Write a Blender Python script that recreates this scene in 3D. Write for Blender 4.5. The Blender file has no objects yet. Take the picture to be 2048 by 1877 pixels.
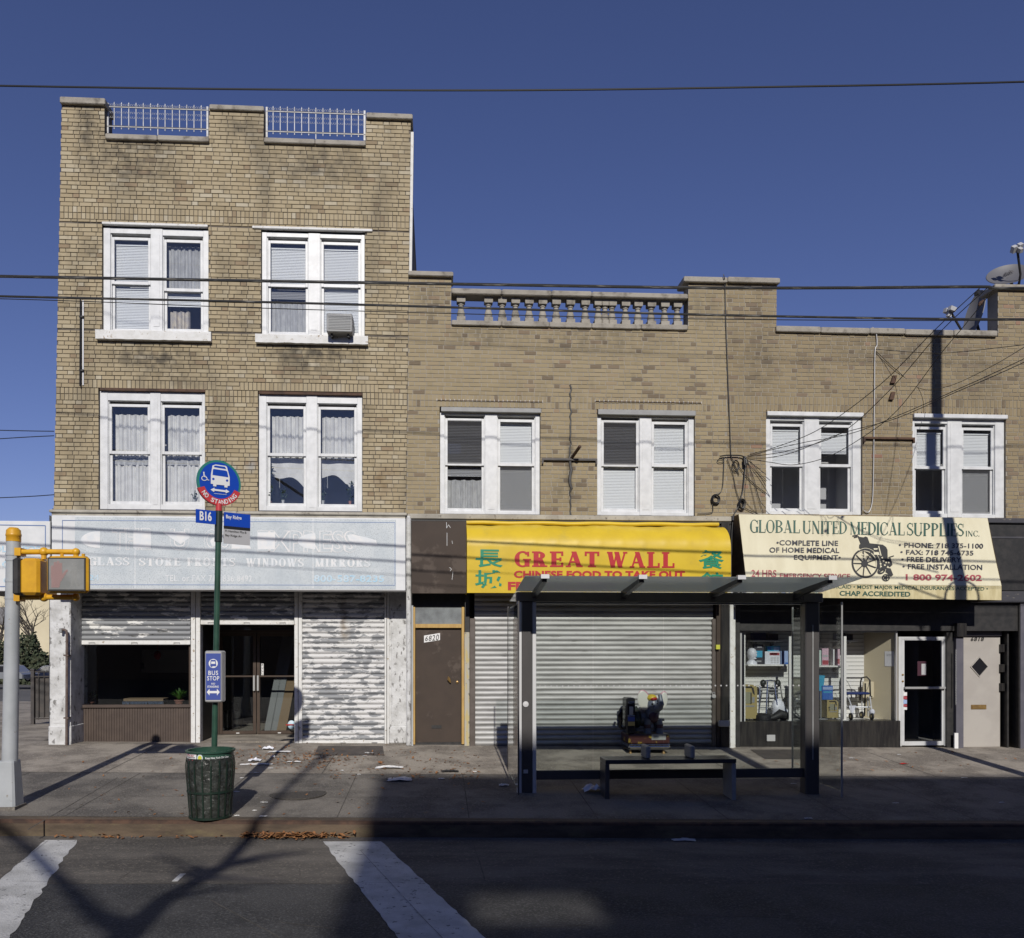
import bpy, math, random
from mathutils import Vector, Matrix, noise
R = math.radians
random.seed(7)
scene = bpy.context.scene
COL = scene.collection
V = Vector

# ------------------------------------------------------------------ camera, sky, sun, exposure
F, CX, HZ, TH = 1610.0, 960.0, 1290.0, R(3.2)      # focal length and principal point in photo pixels
CAM = V((0, -14, 1.74))
SUN_EL = R(31.8)
cam = bpy.data.cameras.new("camera"); cam_o = bpy.data.objects.new("camera", cam); COL.objects.link(cam_o)
cam.sensor_width = 36; cam.lens = 36 * F / 2048
cam.shift_x = (1024 - CX) / 2048; cam.shift_y = (HZ - 938.5) / 2048
cam.clip_end = 4000; cam.clip_start = 0.1
cam_o.location = CAM; cam_o.rotation_euler = (R(90), 0, -TH)
scene.camera = cam_o
w = bpy.data.worlds.new("World"); scene.world = w; w.use_nodes = True
nt = w.node_tree
sky = nt.nodes.new('ShaderNodeTexSky'); sky.sky_type = 'NISHITA'; sky.sun_disc = False
sky.sun_elevation = SUN_EL; sky.sun_rotation = R(180); sky.altitude = 0
sky.air_density = 1.0; sky.dust_density = 0.0; sky.ozone_density = 2.0
bg = nt.nodes['Background']; wb = nt.nodes.new('ShaderNodeMix'); wb.data_type = 'RGBA'; wb.blend_type = 'MULTIPLY'; wb.inputs[0].default_value = 1; wb.inputs[7].default_value = (.98, .92, 1.35, 1)   # cool white balance of the sky
nt.links.new(sky.outputs[0], wb.inputs[6]); nt.links.new(wb.outputs[2], bg.inputs[0]); bg.inputs[1].default_value = 0.055
sun = bpy.data.lights.new("sun", 'SUN'); sun_o = bpy.data.objects.new("sun", sun); COL.objects.link(sun_o)
sun.energy = 4.0; sun.angle = R(0.6); sun.color = (1.0, 0.95, 0.87)
sun_o.rotation_euler = (R(90) - SUN_EL, 0, 0); sun_o.location = (0, -60, 40)
vs = scene.view_settings; vs.view_transform = 'Standard'; vs.look = 'None'; vs.gamma = 1; vs.exposure = 0.0
scene.cycles.max_bounces = 8; scene.cycles.transparent_max_bounces = 24
scene.cycles.caustics_reflective = False; scene.cycles.caustics_refractive = False
scene.cycles.use_denoising = True

# ------------------------------------------------------------------ measuring: photo pixel -> place in the world
def ray(px, py):
    a = (px - CX) / F; b = (HZ - py) / F
    return V((math.sin(TH) + a * math.cos(TH), math.cos(TH) - a * math.sin(TH), b))
def P(px, py, Y=0.0):
    d = ray(px, py); return CAM + d * ((Y - CAM.y) / d.y)
def PP(px, py, o, n):
    d = ray(px, py); return CAM + d * ((V(o) - CAM).dot(n) / d.dot(n))
def rect(x0, y0, x1, y1, Y=0.0):
    ym, xm = (y0 + y1) / 2, (x0 + x1) / 2
    return P(x0, ym, Y).x, P(x1, ym, Y).x, P(xm, y1, Y).z, P(xm, y0, Y).z      # X0 X1 Z0 Z1
KY = -4.9                                                # kerb line
def zs(x, y):                                            # pavement height
    x = max(-25, min(25, x))
    if y > 0: return -.012 - .0117 * x - .023 * y if y > .4 else -.012 - .0117 * x
    return -.012 - .0117 * x + y * (.0512 + .00104 * x)
def zr(x, y):                                            # road height
    x = max(-25, min(25, x)); return -.434 - .0168 * x + (KY - y) * .012
def G(px, py, f=zs):
    d = ray(px, py); lo, hi = 3.0, 60.0
    for _ in range(50):
        m = (lo + hi) / 2; p = CAM + d * m
        if p.z > f(p.x, p.y): lo = m
        else: hi = m
    p = CAM + d * lo; return V((p.x, p.y, f(p.x, p.y)))

# ------------------------------------------------------------------ materials
def add_stains(t, geo, prev, stains, scale=6.0):
    # soot and rust marks with a place of their own: (x, z, half width, half height, colour, strength)
    for (cx, cz, rx, rz, c, k) in stains:
        a = t.nodes.new('ShaderNodeVectorMath'); a.operation = 'SUBTRACT'; t.links.new(geo.outputs['Position'], a.inputs[0]); a.inputs[1].default_value = (cx, 0, cz)
        b = t.nodes.new('ShaderNodeVectorMath'); b.operation = 'MULTIPLY'; t.links.new(a.outputs[0], b.inputs[0]); b.inputs[1].default_value = (1 / rx, 0, 1 / rz)
        l = t.nodes.new('ShaderNodeVectorMath'); l.operation = 'LENGTH'; t.links.new(b.outputs[0], l.inputs[0])
        r = t.nodes.new('ShaderNodeMapRange'); r.interpolation_type = 'SMOOTHSTEP'; r.inputs[1].default_value = 1; r.inputs[2].default_value = .15; r.inputs[4].default_value = k; t.links.new(l.outputs['Value'], r.inputs[0])
        n = t.nodes.new('ShaderNodeTexNoise'); n.inputs['Scale'].default_value = scale; n.inputs['Detail'].default_value = 6; t.links.new(geo.outputs['Position'], n.inputs[0])
        q = t.nodes.new('ShaderNodeMapRange'); q.inputs[1].default_value = .32; q.inputs[2].default_value = .62; t.links.new(n.outputs[0], q.inputs[0])
        m = t.nodes.new('ShaderNodeMath'); m.operation = 'MULTIPLY'; t.links.new(r.outputs[0], m.inputs[0]); t.links.new(q.outputs[0], m.inputs[1])
        x = t.nodes.new('ShaderNodeMix'); x.data_type = 'RGBA'; t.links.new(m.outputs[0], x.inputs[0]); t.links.new(prev, x.inputs[6]); x.inputs[7].default_value = (*c, 1); prev = x.outputs[2]
    return prev
def px_stain(px, py, rx, ry, c=(.07, .06, .045), k=.75, Y=0):
    p = P(px, py, Y); return (p.x, p.z, rx / 115, ry / 115, c, k)
def mat(name, col, rough=.6, metal=0.0, col2=None, ns=4.0, lo=.4, hi=.6, bump=0.0, bs=40.0, st=(1, 1, 1), spec=.5, col3=None, ns3=1.0, lo3=.5, hi3=.7, st3=(1, 1, 1), stains=()):
    m = bpy.data.materials.new(name); m.use_nodes = True; t = m.node_tree; b = t.nodes['Principled BSDF']
    b.inputs['Roughness'].default_value = rough; b.inputs['Metallic'].default_value = metal
    b.inputs['Specular IOR Level'].default_value = spec
    b.inputs['Base Color'].default_value = (*col, 1)
    geo = t.nodes.new('ShaderNodeNewGeometry')
    def layer(prev, c, scale, l, h, s):
        mp = t.nodes.new('ShaderNodeMapping'); mp.inputs['Scale'].default_value = s
        t.links.new(geo.outputs['Position'], mp.inputs[0])
        n = t.nodes.new('ShaderNodeTexNoise'); n.inputs['Scale'].default_value = scale; n.inputs['Detail'].default_value = 6
        n.inputs['Roughness'].default_value = .62
        t.links.new(mp.outputs[0], n.inputs[0])
        r = t.nodes.new('ShaderNodeMapRange'); r.inputs[1].default_value = l; r.inputs[2].default_value = h
        t.links.new(n.outputs[0], r.inputs[0])
        mx = t.nodes.new('ShaderNodeMix'); mx.data_type = 'RGBA'
        if prev is None: mx.inputs[6].default_value = (*col, 1)
        else: t.links.new(prev, mx.inputs[6])
        mx.inputs[7].default_value = (*c, 1); t.links.new(r.outputs[0], mx.inputs[0])
        return mx.outputs[2]
    out = None
    if col2: out = layer(None, col2, ns, lo, hi, st)
    if col3: out = layer(out, col3, ns3, lo3, hi3, st3)
    if stains: out = add_stains(t, geo, out, stains)
    if out: t.links.new(out, b.inputs['Base Color'])
    if bump:
        n = t.nodes.new('ShaderNodeTexNoise'); n.inputs['Scale'].default_value = bs; n.inputs['Detail'].default_value = 5
        t.links.new(geo.outputs['Position'], n.inputs[0])
        bp = t.nodes.new('ShaderNodeBump'); bp.inputs['Strength'].default_value = bump; bp.inputs['Distance'].default_value = .02
        t.links.new(n.outputs[0], bp.inputs['Height']); t.links.new(bp.outputs[0], b.inputs['Normal'])
    return m
def glass_mat(name, tint=(.93, .95, .95), refl=1.0, rough=.0, ior=1.5):
    m = bpy.data.materials.new(name); m.use_nodes = True; t = m.node_tree; t.nodes.clear()
    o = t.nodes.new('ShaderNodeOutputMaterial'); a = t.nodes.new('ShaderNodeBsdfTransparent'); a.inputs[0].default_value = (*tint, 1)
    g = t.nodes.new('ShaderNodeBsdfGlossy'); g.inputs['Roughness'].default_value = rough; g.inputs[0].default_value = (refl, refl, refl, 1)
    lw = t.nodes.new('ShaderNodeLayerWeight'); lw.inputs[0].default_value = .5
    p5 = t.nodes.new('ShaderNodeMath'); p5.operation = 'POWER'; p5.inputs[1].default_value = 5; t.links.new(lw.outputs['Facing'], p5.inputs[0])
    f = t.nodes.new('ShaderNodeMapRange'); f0 = ((ior - 1) / (ior + 1)) ** 2; f.inputs[3].default_value = f0; f.inputs[4].default_value = 1; t.links.new(p5.outputs[0], f.inputs[0])
    x = t.nodes.new('ShaderNodeMixShader'); t.links.new(f.outputs[0], x.inputs[0]); t.links.new(a.outputs[0], x.inputs[1]); t.links.new(g.outputs[0], x.inputs[2])
    t.links.new(x.outputs[0], o.inputs[0]); return m
def frit_mat(name):
    m = bpy.data.materials.new(name); m.use_nodes = True; t = m.node_tree; t.nodes.clear()
    o = t.nodes.new('ShaderNodeOutputMaterial'); a = t.nodes.new('ShaderNodeBsdfTransparent'); a.inputs[0].default_value = (.5, .53, .53, 1)
    d = t.nodes.new('ShaderNodeBsdfTranslucent'); d.inputs[0].default_value = (.26, .28, .28, 1)
    g = t.nodes.new('ShaderNodeBsdfPrincipled'); g.inputs['Base Color'].default_value = (.10, .11, .11, 1); g.inputs['Roughness'].default_value = .2
    x = t.nodes.new('ShaderNodeAddShader'); t.links.new(d.outputs[0], x.inputs[0]); t.links.new(g.outputs[0], x.inputs[1])
    y = t.nodes.new('ShaderNodeMixShader'); y.inputs[0].default_value = .25; t.links.new(x.outputs[0], y.inputs[1]); t.links.new(a.outputs[0], y.inputs[2]); t.links.new(y.outputs[0], o.inputs[0]); return m
def screen_mat(name, col, alpha):
    m = bpy.data.materials.new(name); m.use_nodes = True; b = m.node_tree.nodes['Principled BSDF']
    b.inputs['Base Color'].default_value = (*col, 1); b.inputs['Roughness'].default_value = .8; b.inputs['Alpha'].default_value = alpha; return m
def brick_mat(name, stops, grime=(.10, .085, .06), gl=.56, gh=.78, stains=()):
    m = bpy.data.materials.new(name); m.use_nodes = True; t = m.node_tree; b = t.nodes['Principled BSDF']; b.inputs['Roughness'].default_value = .85
    geo = t.nodes.new('ShaderNodeNewGeometry'); rp = t.nodes.new('ShaderNodeValToRGB')
    e = rp.color_ramp.elements
    while len(e) < len(stops): e.new(.5)
    for k, (p_, c_) in enumerate(stops): e[k].position = p_; e[k].color = (*c_, 1)
    t.links.new(geo.outputs['Random Per Island'], rp.inputs[0])
    prev = rp.outputs[0]
    for sc, st, l, h, c_ in ((.9, (1.6, 1, .5), gl, gh, grime), (7, (1, 1, .35), .58, .85, tuple(v * 1.5 for v in grime)), (60, (1, 1, 1), .55, .9, (.30, .25, .17))):
        mp = t.nodes.new('ShaderNodeMapping'); mp.inputs['Scale'].default_value = st; t.links.new(geo.outputs['Position'], mp.inputs[0])
        n = t.nodes.new('ShaderNodeTexNoise'); n.inputs['Scale'].default_value = sc; n.inputs['Detail'].default_value = 7; t.links.new(mp.outputs[0], n.inputs[0])
        r = t.nodes.new('ShaderNodeMapRange'); r.inputs[1].default_value = l; r.inputs[2].default_value = h; r.inputs[4].default_value = .75; t.links.new(n.outputs[0], r.inputs[0])
        x = t.nodes.new('ShaderNodeMix'); x.data_type = 'RGBA'; t.links.new(r.outputs[0], x.inputs[0]); t.links.new(prev, x.inputs[6]); x.inputs[7].default_value = (*c_, 1); prev = x.outputs[2]
    prev = add_stains(t, geo, prev, stains)
    t.links.new(prev, b.inputs['Base Color'])
    n = t.nodes.new('ShaderNodeTexNoise'); n.inputs['Scale'].default_value = 90; t.links.new(geo.outputs['Position'], n.inputs[0])
    bp = t.nodes.new('ShaderNodeBump'); bp.inputs['Strength'].default_value = .35; bp.inputs['Distance'].default_value = .01
    t.links.new(n.outputs[0], bp.inputs['Height']); t.links.new(bp.outputs[0], b.inputs['Normal']); return m

MT = {}
MT['brick_a'] = brick_mat('tan_brick', [(0, (.29, .235, .145)), (.10, (.345, .28, .175)), (.4, (.385, .32, .208)), (.72, (.355, .29, .183)), (.90, (.41, .35, .238)), (.955, (.45, .40, .30)), (.965, (.24, .185, .115)), (1, (.29, .215, .135))], gl=.52, gh=.76,
    stains=[px_stain(305, 715, 135, 48, k=.9), px_stain(625, 715, 125, 50, k=.95), px_stain(270, 310, 130, 110, k=.8), px_stain(640, 330, 150, 70, k=.7), px_stain(175, 260, 34, 120, k=.85), px_stain(480, 255, 40, 30, k=.7), px_stain(360, 765, 150, 25, k=.5), px_stain(180, 500, 30, 40, k=.5), px_stain(490, 640, 30, 160, k=.35), px_stain(770, 960, 45, 60, (.16, .09, .04), .5), px_stain(465, 960, 22, 45, (.30, .30, .29), .9), px_stain(500, 930, 16, 26, (.30, .30, .29), .9)])
MT['brick_b'] = brick_mat('dull_tan_brick', [(0, (.275, .22, .13)), (.3, (.30, .242, .145)), (.6, (.315, .255, .158)), (.87, (.285, .228, .138)), (.895, (.15, .115, .075)), (.955, (.19, .145, .095)), (.97, (.27, .19, .12)), (1, (.295, .235, .145))], gl=.60, gh=.85,
    stains=[px_stain(970, 670, 130, 40, k=.5), px_stain(1200, 680, 200, 50, k=.45), px_stain(860, 600, 50, 60, k=.45), px_stain(1130, 985, 70, 40, k=.5), px_stain(1140, 930, 12, 80, (.02, .02, .02), .9), px_stain(1420, 620, 50, 60, k=.35)])
MT['brick_c'] = brick_mat('brown_tan_brick', [(0, (.23, .178, .105)), (.3, (.262, .207, .122)), (.6, (.275, .22, .134)), (.86, (.24, .188, .112)), (.9, (.15, .115, .075)), (.955, (.21, .155, .105)), (.985, (.27, .22, .14)), (1, (.26, .14, .095))], gl=.56, gh=.82, stains=[px_stain(1800, 700, 230, 50, k=.6), px_stain(1520, 720, 60, 140, k=.4), px_stain(1960, 760, 90, 90, k=.45), px_stain(1770, 960, 60, 90, k=.4)])
MT['mortar_a'] = mat('mortar_dark', (.17, .145, .115), .95, col2=(.075, .065, .055), ns=2.2, lo=.42, hi=.6)
MT['mortar_b'] = mat('mortar_grey', (.32, .29, .24), .95, col2=(.20, .18, .15), ns=2.5, lo=.45, hi=.7)
MT['stone'] = mat('weathered_limestone', (.34, .315, .27), .9, col2=(.22, .20, .17), ns=3, lo=.42, hi=.68, bump=.4, bs=50, col3=(.12, .105, .085), ns3=6, lo3=.56, hi3=.76)
MT['white'] = mat('white_vinyl', (.655, .665, .675), .4, col2=(.57, .58, .59), ns=6, col3=(.55, .55, .55), ns3=3, lo3=.6, hi3=.8)
MT['white_old'] = mat('peeling_white_paint', (.68, .68, .67), .7, col2=(.58, .575, .55), ns=9, lo=.45, hi=.7, col3=(.33, .27, .2), ns3=16, lo3=.62, hi3=.66)
MT['plaster'] = mat('flaking_white_plaster', (.60, .605, .61), .85, col2=(.42, .42, .415), ns=5, lo=.42, hi=.66, bump=.5, bs=18, col3=(.20, .195, .19), ns3=11, lo3=.57, hi3=.63, st3=(1.4, 1, .7))
MT['glass'] = glass_mat('window_glass', (.95, .96, .97), ior=1.6)
MT['glass_dark'] = glass_mat('shop_glass', (.80, .82, .82), ior=1.6)
MT['glass_clear'] = glass_mat('shelter_glass', (.90, .92, .91), ior=1.33)
MT['glass_roof'] = frit_mat('fritted_roof_glass')
MT['curtain'] = mat('white_curtain', (.72, .71, .68), .9, col2=(.6, .59, .57), ns=5)
MT['lace'] = mat('grey_lace_curtain', (.52, .52, .51), .9, col2=(.38, .38, .38), ns=22, lo=.35, hi=.6, st=(1, 1, .3))
MT['sheer'] = mat('yellowed_curtain', (.62, .56, .46), .9, col2=(.45, .42, .4), ns=12)
MT['blind'] = mat('white_blind_slats', (.76, .77, .77), .5)
MT['blind_grey'] = mat('grey_blind_slats', (.26, .26, .27), .6)
MT['screen'] = screen_mat('insect_screen', (.06, .06, .065), .26)
MT['room'] = mat('dim_room_paint', (.46, .46, .47), .9)
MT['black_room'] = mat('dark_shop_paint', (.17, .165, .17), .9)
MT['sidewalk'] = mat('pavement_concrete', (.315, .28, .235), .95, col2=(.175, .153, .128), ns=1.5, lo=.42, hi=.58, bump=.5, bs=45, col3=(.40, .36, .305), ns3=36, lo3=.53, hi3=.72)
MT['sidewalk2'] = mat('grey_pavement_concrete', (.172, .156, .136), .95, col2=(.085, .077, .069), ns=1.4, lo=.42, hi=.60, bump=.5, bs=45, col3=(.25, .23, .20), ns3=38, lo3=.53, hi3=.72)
MT['joint'] = mat('joint_dirt', (.055, .05, .043), 1, col2=(.10, .09, .08), ns=8)
MT['kerb'] = mat('kerb_concrete', (.115, .083, .055), .9, col2=(.055, .040, .028), ns=2.2, lo=.4, hi=.62, bump=.3, st=(.5, 1, 2.5), col3=(.14, .115, .06), ns3=5, lo3=.55, hi3=.75, st3=(.5, 1, 1))
MT['rust'] = mat('kerb_rust', (.10, .055, .035), .8, metal=.2, col2=(.05, .03, .022), ns=6)
MT['gutter'] = mat('gutter_concrete', (.118, .106, .092), .95, col2=(.056, .051, .045), ns=1.1, lo=.42, hi=.60, st=(.6, 1.6, 1), bump=.6, bs=40, col3=(.20, .175, .145), ns3=34, lo3=.54, hi3=.72)
MT['asphalt'] = mat('asphalt', (.020, .020, .021), .8, col2=(.045, .044, .044), ns=1.3, lo=.42, hi=.58, bump=1.0, bs=45, col3=(.12, .12, .12), ns3=52, lo3=.50, hi3=.72)
MT['roadpaint'] = mat('road_paint', (.52, .52, .51), .85, col2=(.37, .37, .36), ns=2.5, lo=.42, hi=.62, bump=.5, bs=60, col3=(.13, .13, .13), ns3=16, lo3=.615, hi3=.65)
MT['earth'] = mat('ground_asphalt', (.11, .105, .10), .95, col2=(.08, .078, .075), ns=.5)
MT['black'] = mat('black_paint', (.016, .016, .017), .55, col2=(.03, .028, .028), ns=9)
MT['blackwall'] = mat('scuffed_black_tiles', (.014, .013, .014), .35, col2=(.03, .028, .026), ns=5, st=(4, 1, .4), col3=(.10, .095, .08), ns3=30, lo3=.66, hi3=.72)
MT['cable'] = mat('cable_rubber', (.012, .012, .013), .5)
MT['wire'] = mat('twisted_wire', (.03, .03, .03), .4, col2=(.22, .21, .19), ns=2.2, lo=.56, hi=.66, st=(.6, 30, 30))
MT['greysteel'] = mat('grey_steel_paint', (.40, .42, .44), .4, col2=(.34, .36, .375), ns=2, col3=(.25, .23, .2), ns3=14, lo3=.66, hi3=.7)
MT['yellow'] = mat('signal_yellow', (.66, .36, .02), .4, col2=(.56, .29, .018), ns=5)
MT['darkgreen'] = mat('dark_green_paint', (.018, .05, .033), .35, col2=(.03, .08, .055), ns=3)
MT['greensleeve'] = mat('green_black_steel', (.018, .030, .024), .35)
MT['cangreen'] = mat('litter_bin_green', (.009, .022, .015), .4, col2=(.025, .022, .015), ns=9, lo=.5, hi=.7)
MT['liner'] = mat('clear_bin_liner', (.055, .06, .055), .25, col2=(.02, .022, .02), ns=9, lo=.35, hi=.6, bump=1.0, bs=22, col3=(.26, .26, .255), ns3=14, lo3=.62, hi3=.74)
MT['signblue'] = mat('sign_blue', (.006, .055, .40), .4)
MT['boxblue'] = mat('faded_box_blue', (.045, .075, .30), .45)
MT['signred'] = mat('sign_red', (.50, .045, .05), .4)
MT['signgreen'] = mat('sign_green', (.03, .19, .16), .4)
MT['signwhite'] = mat('sign_white', (.72, .72, .72), .4)
MT['signgrey'] = mat('sign_grey', (.42, .42, .43), .4)
MT['ink'] = mat('black_ink', (.012, .012, .012), .5)
MT['alu'] = mat('brushed_aluminium', (.50, .50, .50), .4, metal=.5, col2=(.5, .5, .5), ns=4)
MT['aluwhite'] = mat('white_aluminium', (.66, .67, .68), .35, metal=.2, col2=(.58, .59, .6), ns=3)
MT['bronze'] = mat('bronze_door_frame', (.085, .062, .048), .4, metal=.3, col2=(.07, .05, .04), ns=5)
MT['brown'] = mat('brown_paint', (.052, .036, .027), .75, col2=(.042, .029, .022), ns=2, lo=.4, hi=.6, col3=(.08, .06, .048), ns3=1.8, lo3=.55, hi3=.6)
MT['ribbed'] = mat('brown_ribbed_metal', (.068, .050, .042), .45, col2=(.085, .063, .052), ns=5)
MT['yellowwood'] = mat('ochre_painted_wood', (.47, .31, .10), .6, col2=(.40, .25, .08), ns=6, st=(3, 1, .6))
MT['greywood'] = mat('peeling_grey_wood', (.40, .38, .32), .8, col2=(.46, .38, .18), ns=5, lo=.5, hi=.6, st=(3, 1, .7), col3=(.16, .15, .13), ns3=14, lo3=.6, hi3=.65)
MT['frosted'] = mat('ribbed_frosted_glass', (.22, .24, .25), .3, col2=(.14, .15, .16), ns=3)
MT['yellowvinyl'] = mat('yellow_vinyl', (.62, .44, .030), .42, col2=(.57, .40, .03), ns=3, col3=(.42, .32, .07), ns3=2.5, lo3=.58, hi3=.85, spec=.3)
MT['brightred'] = mat('crimson_lettering', (.42, .015, .022), .4)
MT['teal'] = mat('green_lettering', (.01, .22, .12), .4)
MT['cream'] = mat('cream_canvas', (.66, .62, .46), .8, col2=(.60, .555, .40), ns=1.6, st=(2, 1, .6))
MT['creamdirty'] = mat('stained_cream_canvas', (.60, .53, .32), .8, col2=(.50, .43, .24), ns=4, st=(3, 1, .7))
MT['brownside'] = mat('brown_canvas', (.14, .10, .05), .9, col2=(.09, .06, .03), ns=4)
MT['deepgreen'] = mat('deep_green_lettering', (.025, .085, .062), .5)
MT['rose'] = mat('faded_red_lettering', (.34, .06, .075), .5)
MT['navyink'] = mat('dark_lettering', (.035, .035, .045), .5)
MT['galv'] = mat('galvanised_slats', (.42, .42, .415), .5, metal=.1, col2=(.30, .30, .295), ns=2.5, lo=.4, hi=.65, st=(.5, 1, 3), col3=(.20, .195, .19), ns3=5, lo3=.60, hi3=.72, st3=(.6, 1, 5))
MT['peel'] = mat('peeling_shutter_paint', (.58, .58, .58), .6, col2=(.24, .25, .265), ns=4.2, lo=.50, hi=.52, st=(.9, 1, 2.7), col3=(.16, .155, .15), ns3=20, lo3=.60, hi3=.67, st3=(.5, 1, 2), stains=[px_stain(687, 1225, 9, 60, (.10, .06, .035), .9, .4), px_stain(690, 1260, 16, 30, (.30, .24, .17), .7, .4)])
MT['peelmore'] = mat('worn_shutter_paint', (.62, .62, .61), .6, col2=(.23, .24, .255), ns=3.8, lo=.43, hi=.45, st=(.85, 1, 2.5), col3=(.06, .058, .055), ns3=7, lo3=.62, hi3=.68, st3=(.6, 1, 2))
MT['signface'] = mat('faded_sign_board', (.55, .59, .615), .5, col2=(.45, .50, .54), ns=2.2, lo=.40, hi=.64, col3=(.30, .335, .365), ns3=70, lo3=.53, hi3=.62)
MT['signborder'] = mat('white_sign_border', (.67, .68, .69), .5, col2=(.60, .615, .63), ns=4)
MT['ghost'] = mat('ghost_lettering', (.72, .72, .72), .5, col2=(.64, .67, .70), ns=9)
MT['ghostpink'] = mat('ghost_outline', (.69, .68, .68), .5)
MT['skyink'] = mat('pale_blue_lettering', (.36, .57, .72), .5, col2=(.56, .64, .70), ns=12)
MT['blueline'] = mat('blue_pinstripe', (.12, .20, .42), .5)
MT['cornice'] = mat('grey_beige_cornice', (.40, .375, .32), .8, col2=(.30, .28, .24), ns=4, col3=(.14, .12, .10), ns3=12, lo3=.6, hi3=.68)
MT['charcoal'] = mat('charcoal_fascia', (.045, .045, .055), .7, col2=(.075, .072, .08), ns=2.5, lo=.5, hi=.7, col3=(.17, .15, .125), ns3=8, lo3=.62, hi3=.68, st3=(1, 1, 3))
MT['plum'] = mat('plum_grey_paint', (.085, .083, .105), .6, col2=(.11, .105, .125), ns=3)
MT['doorgrey'] = mat('warm_grey_door_paint', (.40, .375, .345), .5, col2=(.36, .335, .31), ns=2)
MT['brass'] = mat('old_brass', (.42, .27, .10), .4, metal=.6, col2=(.3, .19, .08), ns=9)
MT['slat'] = mat('white_slatwall', (.74, .73, .69), .5)
MT['creamwall'] = mat('cream_stucco', (.60, .53, .37), .9, col2=(.55, .48, .33), ns=.8)
MT['shelter'] = mat('shelter_dark_steel', (.075, .072, .072), .35, metal=.2, col2=(.085, .08, .08), ns=3)
MT['shelterstrip'] = mat('shelter_alu_trim', (.60, .60, .61), .4, metal=.2)
MT['benchtop'] = mat('bench_dark_plank', (.05, .05, .052), .3, col2=(.04, .04, .042), ns=4, st=(.4, 6, 1))
MT['paper'] = mat('litter_paper', (.70, .69, .67), .9, col2=(.55, .55, .56), ns=30)
MT['leaf'] = mat('dry_leaf', (.23, .10, .04), .8, col2=(.30, .14, .05), ns=9, lo=.4, hi=.6)
MT['bark'] = mat('bark', (.09, .075, .06), .95, col2=(.05, .042, .035), ns=6, bump=.5)
MT['foliage'] = mat('dark_foliage', (.035, .05, .025), .8, col2=(.055, .06, .03), ns=3)
MT['plant'] = mat('house_plant_leaf', (.05, .16, .02), .5, col2=(.12, .24, .04), ns=18)
MT['plantdark'] = mat('dark_plant_leaf', (.03, .05, .025), .6)
MT['terracotta'] = mat('terracotta', (.35, .16, .12), .8)
MT['potwhite'] = mat('white_pot', (.5, .5, .48), .5)
MT['rubber'] = mat('black_rubber', (.015, .015, .015), .6)
MT['chrome'] = mat('chrome', (.75, .75, .76), .12, metal=1)
MT['olive'] = mat('olive_beige_plastic', (.36, .29, .12), .45)
MT['olivedk'] = mat('olive_grey_panel', (.25, .25, .17), .45)
MT['olivegrey'] = mat('grey_label', (.25, .26, .27), .5)
MT['khaki'] = mat('khaki_fabric', (.17, .165, .12), .9)
MT['cyan'] = mat('cyan_print', (.05, .32, .50), .5)
MT['bluebox'] = mat('blue_carton', (.03, .12, .42), .5)
MT['paleblue'] = mat('pale_blue_carton', (.30, .40, .62), .5)
MT['navy'] = mat('navy_carton', (.015, .03, .13), .5)
MT['pink'] = mat('pink_carton', (.62, .42, .50), .5)
MT['mint'] = mat('mint_plastic', (.52, .64, .58), .5)
MT['bagwhite'] = mat('white_plastic_bag', (.66, .67, .72), .4, bump=.6, bs=14)
MT['cardboard'] = mat('cardboard', (.30, .21, .13), .9)
MT['elegrey'] = mat('elephant_grey', (.13, .145, .19), .35)
MT['elemaroon'] = mat('maroon_plastic', (.06, .022, .035), .4)
MT['earwhite'] = mat('ear_cream', (.62, .61, .56), .4)
MT['earpink'] = mat('ear_pink', (.50, .26, .31), .4)
MT['capyellow'] = mat('cap_yellow', (.62, .46, .05), .4)
MT['capred'] = mat('cap_red', (.35, .02, .015), .4)
MT['ridebase'] = mat('ride_base_print', (.05, .015, .015), .35, col2=(.42, .30, .04), ns=7, lo=.58, hi=.64)
MT['lensgrey'] = mat('signal_lens', (.26, .265, .26), .35, col2=(.20, .205, .20), ns=3)
MT['handpink'] = mat('unlit_hand', (.37, .23, .22), .5)
MT['mandots'] = mat('unlit_walker', (.32, .32, .31), .5)
MT['carblue'] = mat('car_navy', (.015, .02, .045), .25, metal=.2)
MT['carsilver'] = mat('car_silver', (.32, .33, .34), .25, metal=.5)
MT['carblack'] = mat('car_black', (.015, .015, .018), .25)
MT['lamp'] = mat('headlight_plastic', (.6, .6, .6), .2)
MT['iron'] = mat('iron_railing', (.045, .042, .042), .6, col2=(.07, .06, .055), ns=6)
MT['greymetal'] = mat('dull_grey_metal', (.27, .275, .275), .55, metal=0, col2=(.24, .24, .24), ns=8)
MT['pipe'] = mat('rusty_pipe', (.14, .11, .10), .7, col2=(.09, .06, .05), ns=6)
MT['brownmetal'] = mat('brown_steel_guide', (.11, .09, .08), .5, col2=(.08, .065, .055), ns=5)
MT['oppo'] = mat('far_side_brick', (.20, .12, .085), .9, col2=(.15, .09, .065), ns=2)
MT['dish'] = mat('dish_grey', (.115, .115, .125), .5)
MT['beam'] = mat('roof_beam_paint', (.135, .12, .105), .4, col2=(.11, .10, .09), ns=3)
MT['railpaint'] = mat('weathered_white_rail', (.50, .51, .53), .5, col2=(.38, .38, .38), ns=20)
MT['ghostdim'] = mat('dim_ghost_lettering', (.66, .675, .69), .5, col2=(.56, .60, .635), ns=14)
MT['manhole'] = mat('cast_iron', (.06, .055, .05), .7, metal=.3, col2=(.085, .075, .065), ns=40, bump=.8, bs=35)
MT['steelplate'] = mat('cellar_hatch_steel', (.10, .085, .075), .7, metal=.2, col2=(.07, .06, .055), ns=4)
MT['tileband'] = mat('yellow_sticker', (.55, .55, .06), .5)

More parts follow.
